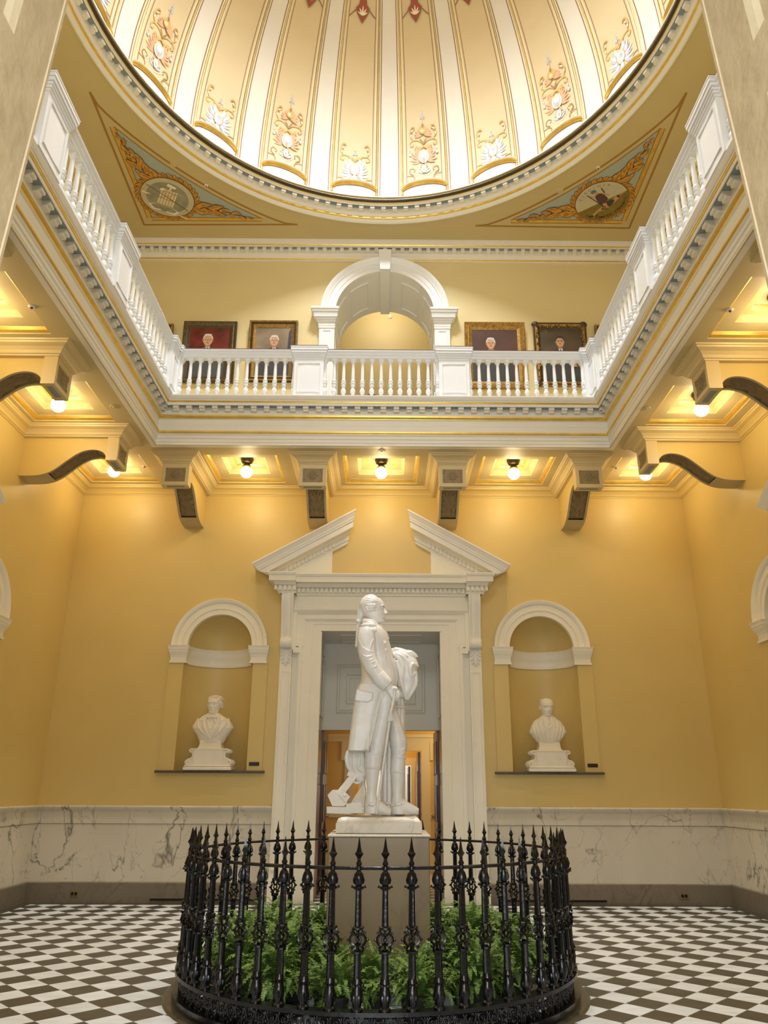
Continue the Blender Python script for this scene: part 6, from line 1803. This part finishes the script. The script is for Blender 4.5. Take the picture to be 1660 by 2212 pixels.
def main_statue():
    def S(u, v, y=0.0): return at(680 + u/3.95, 1260 + v/3.95, 'y', y)
    root = thing('marble_statue', (.01, 0, 1.122), 'white marble statue of a man in a long coat holding a cane', 'statue')
    def slices(mb, rows, e=1.0, n=28, cap=True, steps=None, twist=None):
        rows = smooth_pts(rows, steps or len(rows)*4); rings = []
        for v, u0, u1, hd, yc in rows:
            a = S(u0, v, yc); b = S(u1, v, yc); c = (a+b)/2; w = (b.x-a.x)/2
            rings.append([Vector((c.x + w*math.copysign(abs(cos(t))**e, cos(t)), yc + hd*math.copysign(abs(sin(t))**e, sin(t)), c.z)) for t in [2*pi*i/n for i in range(n)]])
        mb.loft(rings, cap=cap)
    def chain(mb, pts, n=10):
        """pts: (u, v, y, radius)"""
        k = smooth_pts(pts, len(pts)*4); mb.tube([S(p[0], p[1], p[2]) for p in k], [max(.002, p[3]) for p in k], n)
    mb = MB()
    # torso in the coat
    slices(mb, [(335, 445, 535, .055, 0), (365, 405, 560, .10, 0), (385, 385, 578, .155, 0), (415, 373, 598, .205, 0), (470, 370, 622, .215, 0), (540, 374, 640, .205, 0), (620, 385, 662, .19, 0),
                (700, 396, 684, .18, 0), (780, 400, 697, .178, 0), (850, 388, 702, .185, 0), (910, 368, 700, .195, 0), (970, 352, 690, .20, 0), (1030, 345, 668, .19, 0), (1070, 345, 640, .17, 0)], e=.9)
    # coat skirt
    slices(mb, [(880, 380, 600, .20, 0), (940, 358, 590, .215, 0), (1000, 345, 568, .222, 0), (1100, 331, 551, .228, 0), (1200, 318, 530, .232, 0), (1300, 304, 505, .236, 0), (1380, 294, 478, .238, 0), (1438, 287, 455, .24, 0)], e=.42, n=48)
    # breeches and thighs
    slices(mb, [(960, 500, 690, .11, -.07), (1050, 515, 684, .10, -.08), (1120, 515, 664, .092, -.09), (1200, 500, 642, .085, -.09), (1300, 485, 616, .075, -.09), (1370, 470, 606, .068, -.09), (1420, 462, 596, .066, -.09), (1460, 458, 584, .062, -.09)])
    slices(mb, [(960, 560, 690, .10, .10), (1060, 600, 698, .095, .11), (1130, 620, 722, .09, .12), (1220, 628, 750, .084, .12), (1300, 634, 776, .078, .12), (1360, 642, 790, .075, .12), (1410, 652, 788, .070, .12), (1450, 660, 776, .064, .12), (1480, 662, 770, .060, .12)])
    # boots
    slices(mb, [(1440, 434, 586, .070, -.09), (1460, 430, 582, .070, -.09), (1500, 428, 577, .068, -.09), (1560, 426, 568, .066, -.09), (1620, 434, 552, .060, -.09), (1690, 440, 542, .052, -.09), (1750, 445, 533, .046, -.09), (1800, 444, 528, .044, -.09), (1850, 436, 535, .048, -.09), (1890, 430, 552, .050, -.09), (1930, 428, 565, .050, -.09), (1966, 430, 560, .050, -.09)])
    slices(mb, [(1466, 658, 778, .068, .12), (1484, 656, 774, .068, .12), (1540, 650, 772, .066, .12), (1600, 648, 770, .064, .12), (1660, 652, 766, .058, .12), (1740, 660, 757, .048, .12), (1800, 662, 752, .044, .12), (1850, 655, 757, .047, .12), (1900, 650, 770, .050, .12), (1940, 652, 780, .050, .12), (1972, 655, 770, .050, .12)])
    for y, pts in ((-.09, [(520, 1890, .050), (560, 1915, .046), (600, 1935, .040), (635, 1946, .032), (652, 1950, .022)]), (.12, [(740, 1885, .050), (780, 1908, .045), (830, 1930, .040), (868, 1942, .032), (889, 1946, .022)])):
        chain(mb, [(u, v, y, r) for u, v, r in pts], 12)
        chain(mb, [(pts[0][0]-40, 1955, y, .022), (pts[1][0], 1958, y, .020), (pts[-2][0], 1958, y, .018), (pts[-1][0], 1956, y, .012)], 8)
    # spur straps
    for y, (u0, u1) in ((-.13, (436, 545)), (.075, (652, 775))):
        chain(mb, [(u0, 1895, y, .008), ((u0+u1)/2, 1885, y-.015, .009), (u1-10, 1875, y, .008)], 6)
        for k in range(5): mb.ell(S(lerp((u0+u1)/2-20, (u0+u1)/2+20, k/4), 1880 + (k % 2)*10, y-.02), .011, 6, 5)
    # boot cuffs and knee folds
    for v, y, a, b in ((1450, -.09, 432, 584), (1572, -.09, 428, 566), (1478, .12, 657, 777), (1604, .12, 650, 769)):
        rr = []
        A, B = S(a, v, y), S(b, v+14, y); c = (A+B)/2
        mb.tube([Vector((c.x + (B.x-A.x)/2*1.02*cos(t), y + .071*sin(t), c.z + (B.z-A.z)/2*cos(t))) for t in [2*pi*i/20 for i in range(20)]], .005, 5, closed=True)
    for k in range(5): chain(mb, [(472 + k*3, 1385 + k*13, -.135, .004), (520, 1392 + k*13, -.157, .006), (575, 1380 + k*14, -.145, .004)], 5)
    for k in range(4): mb.ell(S(512, 1330 + k*24, -.160), (.010, .006, .010), 8, 6)
    for k in range(4): chain(mb, [(690 + k*8, 1410 + k*15, .07, .004), (740, 1420 + k*15, .052, .006), (778, 1400 + k*16, .075, .004)], 5)
    # near arm, sleeve and cuff
    chain(mb, [(455, 392, -.15, .060), (447, 430, -.185, .076), (442, 500, -.20, .081), (447, 580, -.215, .078), (462, 650, -.23, .072), (490, 710, -.235, .068), (530, 770, -.235, .062), (565, 815, -.23, .060)], 16)
    chain(mb, [(545, 790, -.232, .066), (570, 822, -.23, .067), (600, 850, -.225, .064), (622, 872, -.22, .058)], 16)
    chain(mb, [(508, 806, -.25, .006), (530, 786, -.29, .007), (562, 768, -.285, .006)], 6)
    chain(mb, [(610, 862, -.222, .040), (640, 885, -.215, .036)], 10)
    ARM = [(430, 447, -.185, .076), (500, 442, -.20, .081), (580, 447, -.215, .078), (650, 462, -.23, .072), (710, 490, -.235, .068), (770, 530, -.235, .062), (815, 565, -.23, .060)]
    def fold(pts, r):
        """a ridge lying on the sleeve; pts (across -1..1, v)"""
        out = []
        for q, v in [tuple(x) for x in smooth_pts(pts, 8)]:
            c, yc, rr = [float(np.interp(v, [x[0] for x in ARM], [x[i] for x in ARM])) for i in (1, 2, 3)]
            p_ = S(c + q*rr*940, v, yc); p_.y = yc - rr*sqrt(max(0, 1 - q*q))*.985; out.append(p_)
        n_ = len(out)-1
        mb.tube(out, [r*(.25 + .75*sin(pi*i/n_)) for i in range(n_+1)], 6)
    for pts, r in (([(-.9, 600), (-.2, 640), (.7, 620)], .010), ([(-.9, 640), (-.1, 668), (.8, 645)], .010), ([(-.85, 690), (0, 690), (.8, 665)], .009), ([(-.7, 540), (.1, 590), (.85, 590)], .008), ([(.9, 470), (.55, 530), (.3, 600)], .009), ([(-.6, 730), (.2, 725), (.8, 700)], .008), ([(-.9, 470), (-.6, 540), (-.4, 600)], .007)):
        fold(pts, r)
    # collar, lapel, waistcoat opening
    chain(mb, [(412, 330, -.03, .020), (440, 322, -.10, .022), (500, 335, -.115, .022), (548, 380, -.09, .018), (580, 420, -.04, .010)], 8)
    chain(mb, [(415, 350, .03, .02), (440, 322, .10, .022), (500, 335, .11, .022), (560, 370, .07, .016)], 8)
    chain(mb, [(425, 345, -.08, .028), (480, 352, -.135, .026), (535, 385, -.14, .018), (572, 418, -.11, .010)], 8)
    chain(mb, [(520, 380, -.16, .006), (570, 445, -.165, .008), (590, 520, -.158, .008), (588, 620, -.150, .008), (575, 720, -.15, .008), (560, 800, -.16, .007)], 6)
    chain(mb, [(575, 405, -.06, .020), (602, 430, -.03, .020), (622, 460, 0, .014), (634, 480, .0, .008)], 8)
    chain(mb, [(548, 372, 0, .034), (570, 392, 0, .030), (592, 420, 0, .024)], 10)
    chain(mb, [(578, 385, -.03, .010), (606, 420, -.01, .013), (628, 462, -.01, .010)], 8)
    for u, v in ((604, 506), (612, 567), (602, 628), (597, 687), (590, 742)): mb.ell(S(u, v, -.158), (.013, .009, .013), 10, 6)
    chain(mb, [(610, 430, -.05, .005), (640, 520, -.03, .006), (662, 610, -.02, .006), (685, 700, -.02, .006), (702, 790, -.02, .006), (700, 860, -.03, .006), (690, 880, -.06, .005)], 6)
    chain(mb, [(520, 895, -.20, .010), (570, 925, -.19, .012), (640, 955, -.15, .010), (690, 960, -.08, .008)], 6)   # waistcoat skirt edge
    # coat front edge, pocket flap
    chain(mb, [(572, 960, -.17, .006), (544, 1060, -.205, .008), (518, 1180, -.215, .008), (488, 1310, -.22, .008), (452, 1432, -.222, .008)], 6)
    fl = [(358, 905), (350, 960), (345, 998), (380, 1008), (455, 1014), (470, 1002), (490, 998), (500, 935)]
    mb.loft([[S(u, v, -.16) for u, v in fl], [S(u, v, -.228) for u, v in fl], [S(lerp(u, 420, .03), lerp(v, 960, .03), -.234) for u, v in fl]], cap=True)
    for k, (u0, v0, u1, v1) in enumerate(((400, 1040, 385, 1420), (440, 1040, 420, 1425), (480, 1050, 450, 1420), (360, 1050, 340, 1420))):
        chain(mb, [(u0, v0, -.205, .010), ((u0+u1)/2 + 4, (v0+v1)/2, -.222, .012), (u1, v1, -.226, .014)], 8)
    # epaulette
    mb.ell(S(458, 362, -.185), (.075, .055, .022), 14, 8)
    for i in range(15):
        u = 400 + 122*i/14; d = -.245 + .00085*abs(i-7)**2*.6
        chain(mb, [(u, 372 - 3*abs(i-7)*.2, d+.02, .006), (u - (7-i)*.6, 395, d, .0065), (u - (7-i)*.9, 418 - abs(i-7)*.8, d+.004, .006)], 6)
    # far shoulder and arm, forearm laid on the column
    chain(mb, [(500, 392, .14, .070), (530, 450, .20, .074), (570, 540, .26, .068), (600, 610, .28, .062), (640, 606, .22, .048), (680, 584, .16, .036), (715, 576, .14, .028)], 14)
    # neck and head
    chain(mb, [(480, 385, 0, .075), (495, 345, 0, .058), (512, 300, 0, .056), (520, 250, 0, .05)], 16)
    hb = S(505, 338, 0); hh = (S(500, 106, 0) - hb).z
    head(mb, hb, hh*1.0, radians(-4), .04, 0, 'queue')
    # ribbon and queue
    for a in (-1, 1): mb.ell(S(376, 322, a*.02), (.028, .020, .018), 10, 6)
    mb.ell(S(372, 330, 0), .016, 8, 6)
    chain(mb, [(380, 335, 0, .012), (368, 370, 0, .014), (362, 430, 0, .012), (357, 490, 0, .010), (358, 535, 0, .014), (362, 548, 0, .006)], 8)
    # near hand on the cane
    hand(mb, S(636, 882, -.215), S(690, 960, -.215) - S(630, 880, -.215), (0.35, -1, .2),
         [[(.07, -.030, .010), (.10, -.030, .006), (.118, -.026, -.018), (.108, -.020, -.036)], [(.075, -.010, .014), (.108, -.010, .010), (.128, -.008, -.016), (.116, -.004, -.036)],
          [(.072, .012, .012), (.104, .012, .008), (.122, .012, -.018), (.110, .014, -.036)], [(.062, .032, .006), (.090, .034, .0), (.104, .034, -.020), (.094, .032, -.034)]],
         1.08, [(.02, -.030, -.006), (.045, -.050, -.012), (.075, -.052, -.022), (.098, -.040, -.030)])
    # far hand spread on the drapery
    hand(mb, S(712, 575, .14), S(808, 590, .13) - S(712, 575, .14), (0, -.35, 1),
         [[(.07, -.030, .004), (.105, -.034, .006), (.132, -.034, -.010), (.150, -.034, -.026)], [(.075, -.010, .006), (.115, -.011, .008), (.145, -.011, -.010), (.165, -.010, -.030)],
          [(.072, .012, .005), (.110, .014, .006), (.138, .015, -.012), (.155, .016, -.030)], [(.062, .030, .002), (.092, .036, .002), (.114, .040, -.012), (.130, .042, -.026)]],
         1.12, [(.02, .035, -.008), (.045, .058, -.012), (.072, .066, -.018), (.095, .066, -.022)])
    body = remeshed('figure', mb, M['statue'], root, 0.0046, 'standing man in long coat, breeches and boots', 1)
    # cane with cord and tassel
    c = MB()
    c.tube([S(688, 905, -.235), S(672, 1010, -.235), S(640, 1180, -.22), S(585, 1560, -.19), S(528, 1968, -.16)], [.013, .012, .011, .010, .009], 10)
    c.ell(S(690, 900, -.235), (.022, .022, .018), 12, 8)
    for k in range(6): c.tube([S(678-k*4, 1010 + k*22, -.25), S(664-k*4, 1020 + k*22, -.235), S(655-k*4, 1028 + k*22, -.22)], .006, 5)
    c.tube([S(668, 1030, -.25), S(652, 1090, -.25), S(648, 1125, -.25)], [.008, .009, .012], 8)
    for k in range(7): c.tube([S(640 + k*3, 1120, -.25), S(628 + k*6.5, 1175, -.25)], [.006, .007], 6)
    c.build('cane', M['statue'], parent=root, smooth=True, auto=50, label='slender cane with a tassel')
    # bundle of rods
    b = MB(); cc = S(668, 1400, .25); r0 = .088
    z0, z1 = 1.245, S(700, 985, .25).z + .12
    for i in range(13):
        a = 2*pi*i/13; x, y = cc.x + r0*cos(a), .25 + r0*sin(a)
        b.tube([(x, y, z0), (x, y, z1)], .0225, 8)
    b.lathe([(.085, z0), (.085, z1)], (cc.x, .25, 0), 20)
    for z in (z0 + .10, z0 + .62, z1 - .2):
        b.lathe([(.108, z-.014), (.118, z-.008), (.118, z+.008), (.108, z+.014)], (cc.x, .25, 0), 28)
    b.build('bundle_of_rods', M['statue'], parent=root, smooth=True, auto=50, label='tall upright bundle of rods')
    # cloak over the bundle
    k = MB()
    slices(k, [(590, 668, 800, .10, .22), (612, 660, 842, .135, .22), (650, 664, 868, .15, .22), (700, 676, 884, .155, .21), (760, 696, 872, .15, .21), (820, 705, 874, .14, .20), (880, 716, 862, .125, .20), (940, 738, 832, .10, .18), (985, 762, 806, .06, .17), (1003, 775, 800, .02, .17)], e=.75)
    slices(k, [(700, 676, 800, .16, .25), (820, 690, 800, .145, .25), (920, 694, 795, .135, .25), (985, 700, 790, .13, .25)], e=.95)
    folds = [[(670, 606, .10, .014), (720, 640, .075, .018), (752, 700, .07, .018), (770, 760, .08, .016), (800, 790, .09, .012)],
             [(690, 600, .09, .014), (760, 630, .07, .018), (800, 690, .07, .02), (812, 750, .08, .016), (806, 795, .09, .010)],
             [(800, 610, .10, .016), (845, 660, .10, .020), (872, 700, .11, .018), (886, 716, .12, .010)],
             [(884, 712, .11, .010), (840, 690, .07, .018), (820, 730, .06, .018), (826, 790, .065, .016), (866, 760, .09, .012)],
             [(866, 750, .09, .012), (872, 830, .10, .012), (862, 880, .10, .012), (820, 950, .10, .014), (795, 998, .12, .008)],
             [(700, 660, .07, .014), (728, 760, .065, .020), (745, 860, .075, .018), (770, 960, .10, .012), (782, 995, .12, .006)],
             [(735, 620, .08, .012), (755, 720, .06, .014), (748, 820, .07, .014), (738, 870, .09, .010)],
             [(680, 640, .08, .010), (690, 720, .08, .012), (712, 800, .085, .012), (722, 880, .09, .010)],
             [(665, 600, .12, .020), (740, 585, .12, .02), (800, 600, .13, .018), (848, 650, .14, .014)]]
    for fo in folds: chain(k, fo, 8)
    remeshed('draped_cloak', k, M['statue'], root, 0.0055, 'folded cloak over the rods', 2)
    # cloth and plough behind the figure
    d = MB()
    slices(d, [(1400, 290, 460, .12, .12), (1450, 272, 458, .125, .12), (1500, 262, 452, .125, .12), (1540, 266, 450, .12, .12), (1590, 284, 446, .11, .12), (1640, 325, 440, .09, .11), (1690, 352, 432, .06, .10), (1725, 365, 415, .03, .10)], e=.6)
    for fo in ([(285, 1430, .03, .014), (268, 1500, .02, .014), (292, 1580, .03, .014), (350, 1640, .04, .012), (400, 1660, .05, .010)], [(340, 1430, .0, .014), (335, 1520, -.0, .014), (350, 1600, .02, .012), (420, 1625, .04, .010)],
               [(380, 1440, .0, .016), (378, 1530, .0, .018), (372, 1560, .0, .014)], [(410, 1440, .0, .012), (420, 1540, .0, .014), (430, 1650, .02, .010)], [(372, 1560, .0, .012), (385, 1590, .0, .014), (425, 1600, .02, .012)], [(330, 1690, .04, .012), (365, 1705, .02, .012), (400, 1690, .03, .010)]):
        chain(d, fo, 8)
    remeshed('draped_cloth', d, M['statue'], root, 0.0065, 'cloth hanging behind the coat', 2)
    p = MB()
    def slab(quad, y0, y1, bev=.0):
        p.loft([[S(u, v, y0) for u, v in quad], [S(u, v, y1) for u, v in quad]], cap=True)
    slab([(330, 1600), (372, 1640), (245, 1810), (196, 1768)], .02, .12)       # beam
    slab([(110, 1808), (152, 1762), (228, 1762), (282, 1872), (250, 1902), (150, 1900)], -.06, .12)
    slab([(205, 1800), (242, 1760), (304, 1822), (268, 1872)], -.10, -.04)
    p.ell(S(258, 1812, -.10), .014, 10, 6)
    slab([(275, 1640), (290, 1600), (330, 1625), (325, 1660)], .0, .10)
    # mouldboard curving up
    rows = []
    for i in range(9):
        u = i/8; a = (lerp(300, 425, u), lerp(1905, 1700, u**.8)); b = (lerp(420, 436, u), lerp(1965, 1780, u))
        rows.append([S(a[0], a[1], .0 - .06*sin(pi*u)), S(b[0], b[1], -.02), S(b[0]+6, b[1], .03), S(a[0]+6, a[1]+4, .05 - .06*sin(pi*u))])
    p.loft(rows, cap=True)
    slab([(300, 1875), (400, 1870), (405, 1962), (300, 1964)], -.04, .10)
    slab([(103, 1905), (270, 1908), (272, 1968), (103, 1962)], -.05, .14)
    slab([(270, 1880), (306, 1880), (306, 1968), (270, 1968)], -.06, .15)
    slab([(190, 1920), (216, 1920), (214, 1948), (192, 1948)], -.075, -.045)
    p.build('plough', M['bust'], parent=root, label='carved plough at the heels')
    # slab the figure stands on
    b = MB()
    x0, x1, y0, y1 = -.335, .352, -.30, .34
    rnd = random.Random(5)
    rings = []
    for z, e in ((1.123, .012), (1.130, .0), (1.195, .0), (1.215, .006), (1.235, .022), (1.247, .04)):
        ring = []
        for i in range(56):
            t = i/56*4; s = int(t); u = t-s
            q = [(lerp(x0, x1, u), y0), (x1, lerp(y0, y1, u)), (lerp(x1, x0, u), y1), (x0, lerp(y1, y0, u))][s]
            j = (.004 if z < 1.2 else .010)
            cx_, cy_ = (x0+x1)/2, (y0+y1)/2; k_ = 1 - e/.34
            ring.append((cx_ + (q[0]-cx_)*k_ + rnd.uniform(-j, j)*.5, cy_ + (q[1]-cy_)*k_ + rnd.uniform(-j, j)*.5, z + (rnd.uniform(-.008, .004) if z > 1.2 else 0)))
        rings.append(ring)
    b.loft(rings, cap=True)
    b.build('rough_base_slab', M['plinth'], parent=root, smooth=True, auto=30, label='rough cream base slab')
    return root
main_statue()

def bust(x, y, z0, label, style, turn, sc, coat):
    root = thing('marble_bust', (x, y, z0), label, 'bust', 'marble busts in the niches')
    g = lambda a, d, z: (x + a*sc, y + d*sc, z0 + z*sc)
    p = MB()
    p.bbox(-.345, .345, -.20, .20, 0.0, .045, .008, xf=g); p.bbox(-.335, .335, -.19, .19, .045, .075, .012, xf=g)
    p.bbox(-.215, .215, -.175, .175, .07, .295, .004, xf=g); p.bbox(-.225, .225, -.18, .18, .28, .30, .004, xf=g)
    for s in (-1, 1):       # scroll brackets on both sides
        pts = [(.215, .285), (.25, .285), (.275, .27), (.265, .25), (.255, .26)]
        for d0 in (-.14, .0, .14):
            f = lambda a, z: g(s*a, d0, z)
            p.tube([f(a, z) for a, z in [tuple(q) for q in smooth_pts([(.22, .285), (.255, .29), (.278, .270), (.262, .25), (.240, .262)], 16)]], .014*sc, 6)
            p.tube([f(a, z) for a, z in [tuple(q) for q in smooth_pts([(.24, .26), (.225, .20), (.245, .16), (.30, .14), (.325, .105), (.29, .08), (.262, .10), (.28, .125), (.30, .115)], 26)]], .016*sc, 6)
        p.loft([[g(s*.21, d, z) for z in (.075, .28)] + [g(s*.24, d, .275), g(s*.235, d, .18), g(s*.29, d, .12), g(s*.31, d, .08)] for d in (-.15, .15)], cap=True)
    p.build('scrolled_plinth', M['bust'], parent=root, smooth=True, auto=35)
    so = MB(); so.loft([[g(a*w, d*dd, z) for a, d in ((-1, -1), (1, -1), (1, 1), (-1, 1))] for z, w, dd in ((.30, .175, .12), (.315, .175, .12), (.32, .165, .11), (.36, .155, .10), (.42, .15, .09))], cap=True)
    so.build('socle', M['bust'], parent=root)
    mb = MB()
    W = {0: [(.355, .10, .055), (.375, .16, .085), (.40, .185, .10), (.475, .222, .125), (.53, .262, .14), (.585, .300, .145), (.602, .303, .143), (.65, .284, .135), (.70, .245, .125), (.735, .205, .115), (.765, .155, .10), (.79, .105, .088), (.81, .088, .08)],
         1: [(.365, .09, .05), (.385, .135, .08), (.43, .18, .105), (.50, .235, .125), (.555, .275, .132), (.572, .278, .132), (.62, .264, .128), (.68, .236, .12), (.73, .20, .11), (.76, .155, .10), (.79, .105, .088), (.81, .088, .08)]}[coat]
    rows = []
    for z, w, d in smooth_pts(W, 44): rows.append([g(w*math.copysign(abs(cos(t))**.95, cos(t)), d*math.copysign(abs(sin(t))**.8, sin(t)) + .0, z) for t in [2*pi*i/36 for i in range(36)]])
    mb.loft(rows, cap=True)
    mb.tube([g(0, .0, .74), g(0, -.005, .80), g(0, .0, .88)], [.095*sc, .076*sc, .072*sc], 16)
    def fr(a, z):   # front surface depth
        w = np.interp(z, [r[0] for r in W], [r[1] for r in W]); d = np.interp(z, [r[0] for r in W], [r[2] for r in W])
        t = min(.98, abs(a)/max(w, .01)); return -d*sqrt(1 - t*t)**.85
    def ridge(pts, r):
        q = smooth_pts([(a, z) for a, z in pts], 16); mb.tube([g(a, fr(a, z) - .004, z) for a, z in q], [r*sc*(.6 + .4*sin(pi*i/16)) for i in range(17)], 7)
    if coat == 0:
        for s in (-1, 1):
            ridge([(s*.08, .80), (s*.12, .70), (s*.10, .60), (s*.02, .46), (-.0, .42)], .016)
            ridge([(s*.11, .785), (s*.16, .74), (s*.205, .66), (s*.17, .58), (s*.09, .50), (s*.03, .44)], .012)
            ridge([(s*.14, .695), (s*.20, .70)], .008); ridge([(s*.05, .80), (s*.07, .72), (s*.05, .64), (s*.01, .56)], .010)
            ridge([(s*.265, .60), (s*.24, .70), (s*.22, .74)], .010)
            # bow tie
            mb.ell(g(s*.045, fr(.04, .745) - .02, .745), (.045*sc, .018*sc, .018*sc), 10, 6)
            ridge([(s*.015, .735), (s*.05, .69), (s*.055, .665)], .014)
            ridge([(s*.035, .79), (s*.06, .835), (s*.065, .85)], .012)
        mb.ell(g(0, fr(0, .745) - .025, .745), .018*sc, 8, 6)
        mb.ell(g(-.03, fr(0, .41) - .01, .41), (.016*sc, .010*sc, .016*sc), 10, 6)
        ridge([(-.12, .39), (-.02, .405), (.10, .40), (.16, .43)], .008)
    else:
        for s in (-1, 1):
            ridge([(s*.07, .80), (s*.085, .70), (s*.075, .56), (s*.05, .42)], .014)
            ridge([(s*.10, .79), (s*.145, .70), (s*.125, .58), (s*.10, .50), (s*.07, .41)], .014)
            ridge([(s*.19, .66), (s*.17, .55), (s*.15, .45)], .014); ridge([(s*.235, .66), (s*.22, .56), (s*.18, .48)], .012)
            ridge([(s*.06, .66), (0, .61)], .010); ridge([(s*.03, .79), (s*.05, .84)], .014)
        ridge([(0, .60), (0, .50), (0, .41)], .006)
        mb.ell(g(0, fr(0, .76) - .012, .765), (.02*sc, .014*sc, .022*sc), 8, 6); ridge([(0, .75), (.005, .70), (0, .66)], .014)
    head(mb, g(0, -.02, .802), .268*sc, radians(-90) + turn, -.02 if coat == 0 else -.10, 0, style, 1.10)
    remeshed('sitter', mb, M['bust'], root, 0.0042, None, 1)
    return root
bust(-2.455, YB + .075, NICHE_Z0, 'white marble bust with wavy hair and a bow tie in the left niche', 'full', radians(-14), .985, 0)
bust(2.42, YB + .075, NICHE_Z0, 'white marble bust with smooth short hair in the right niche', 'short', radians(8), .97, 1)
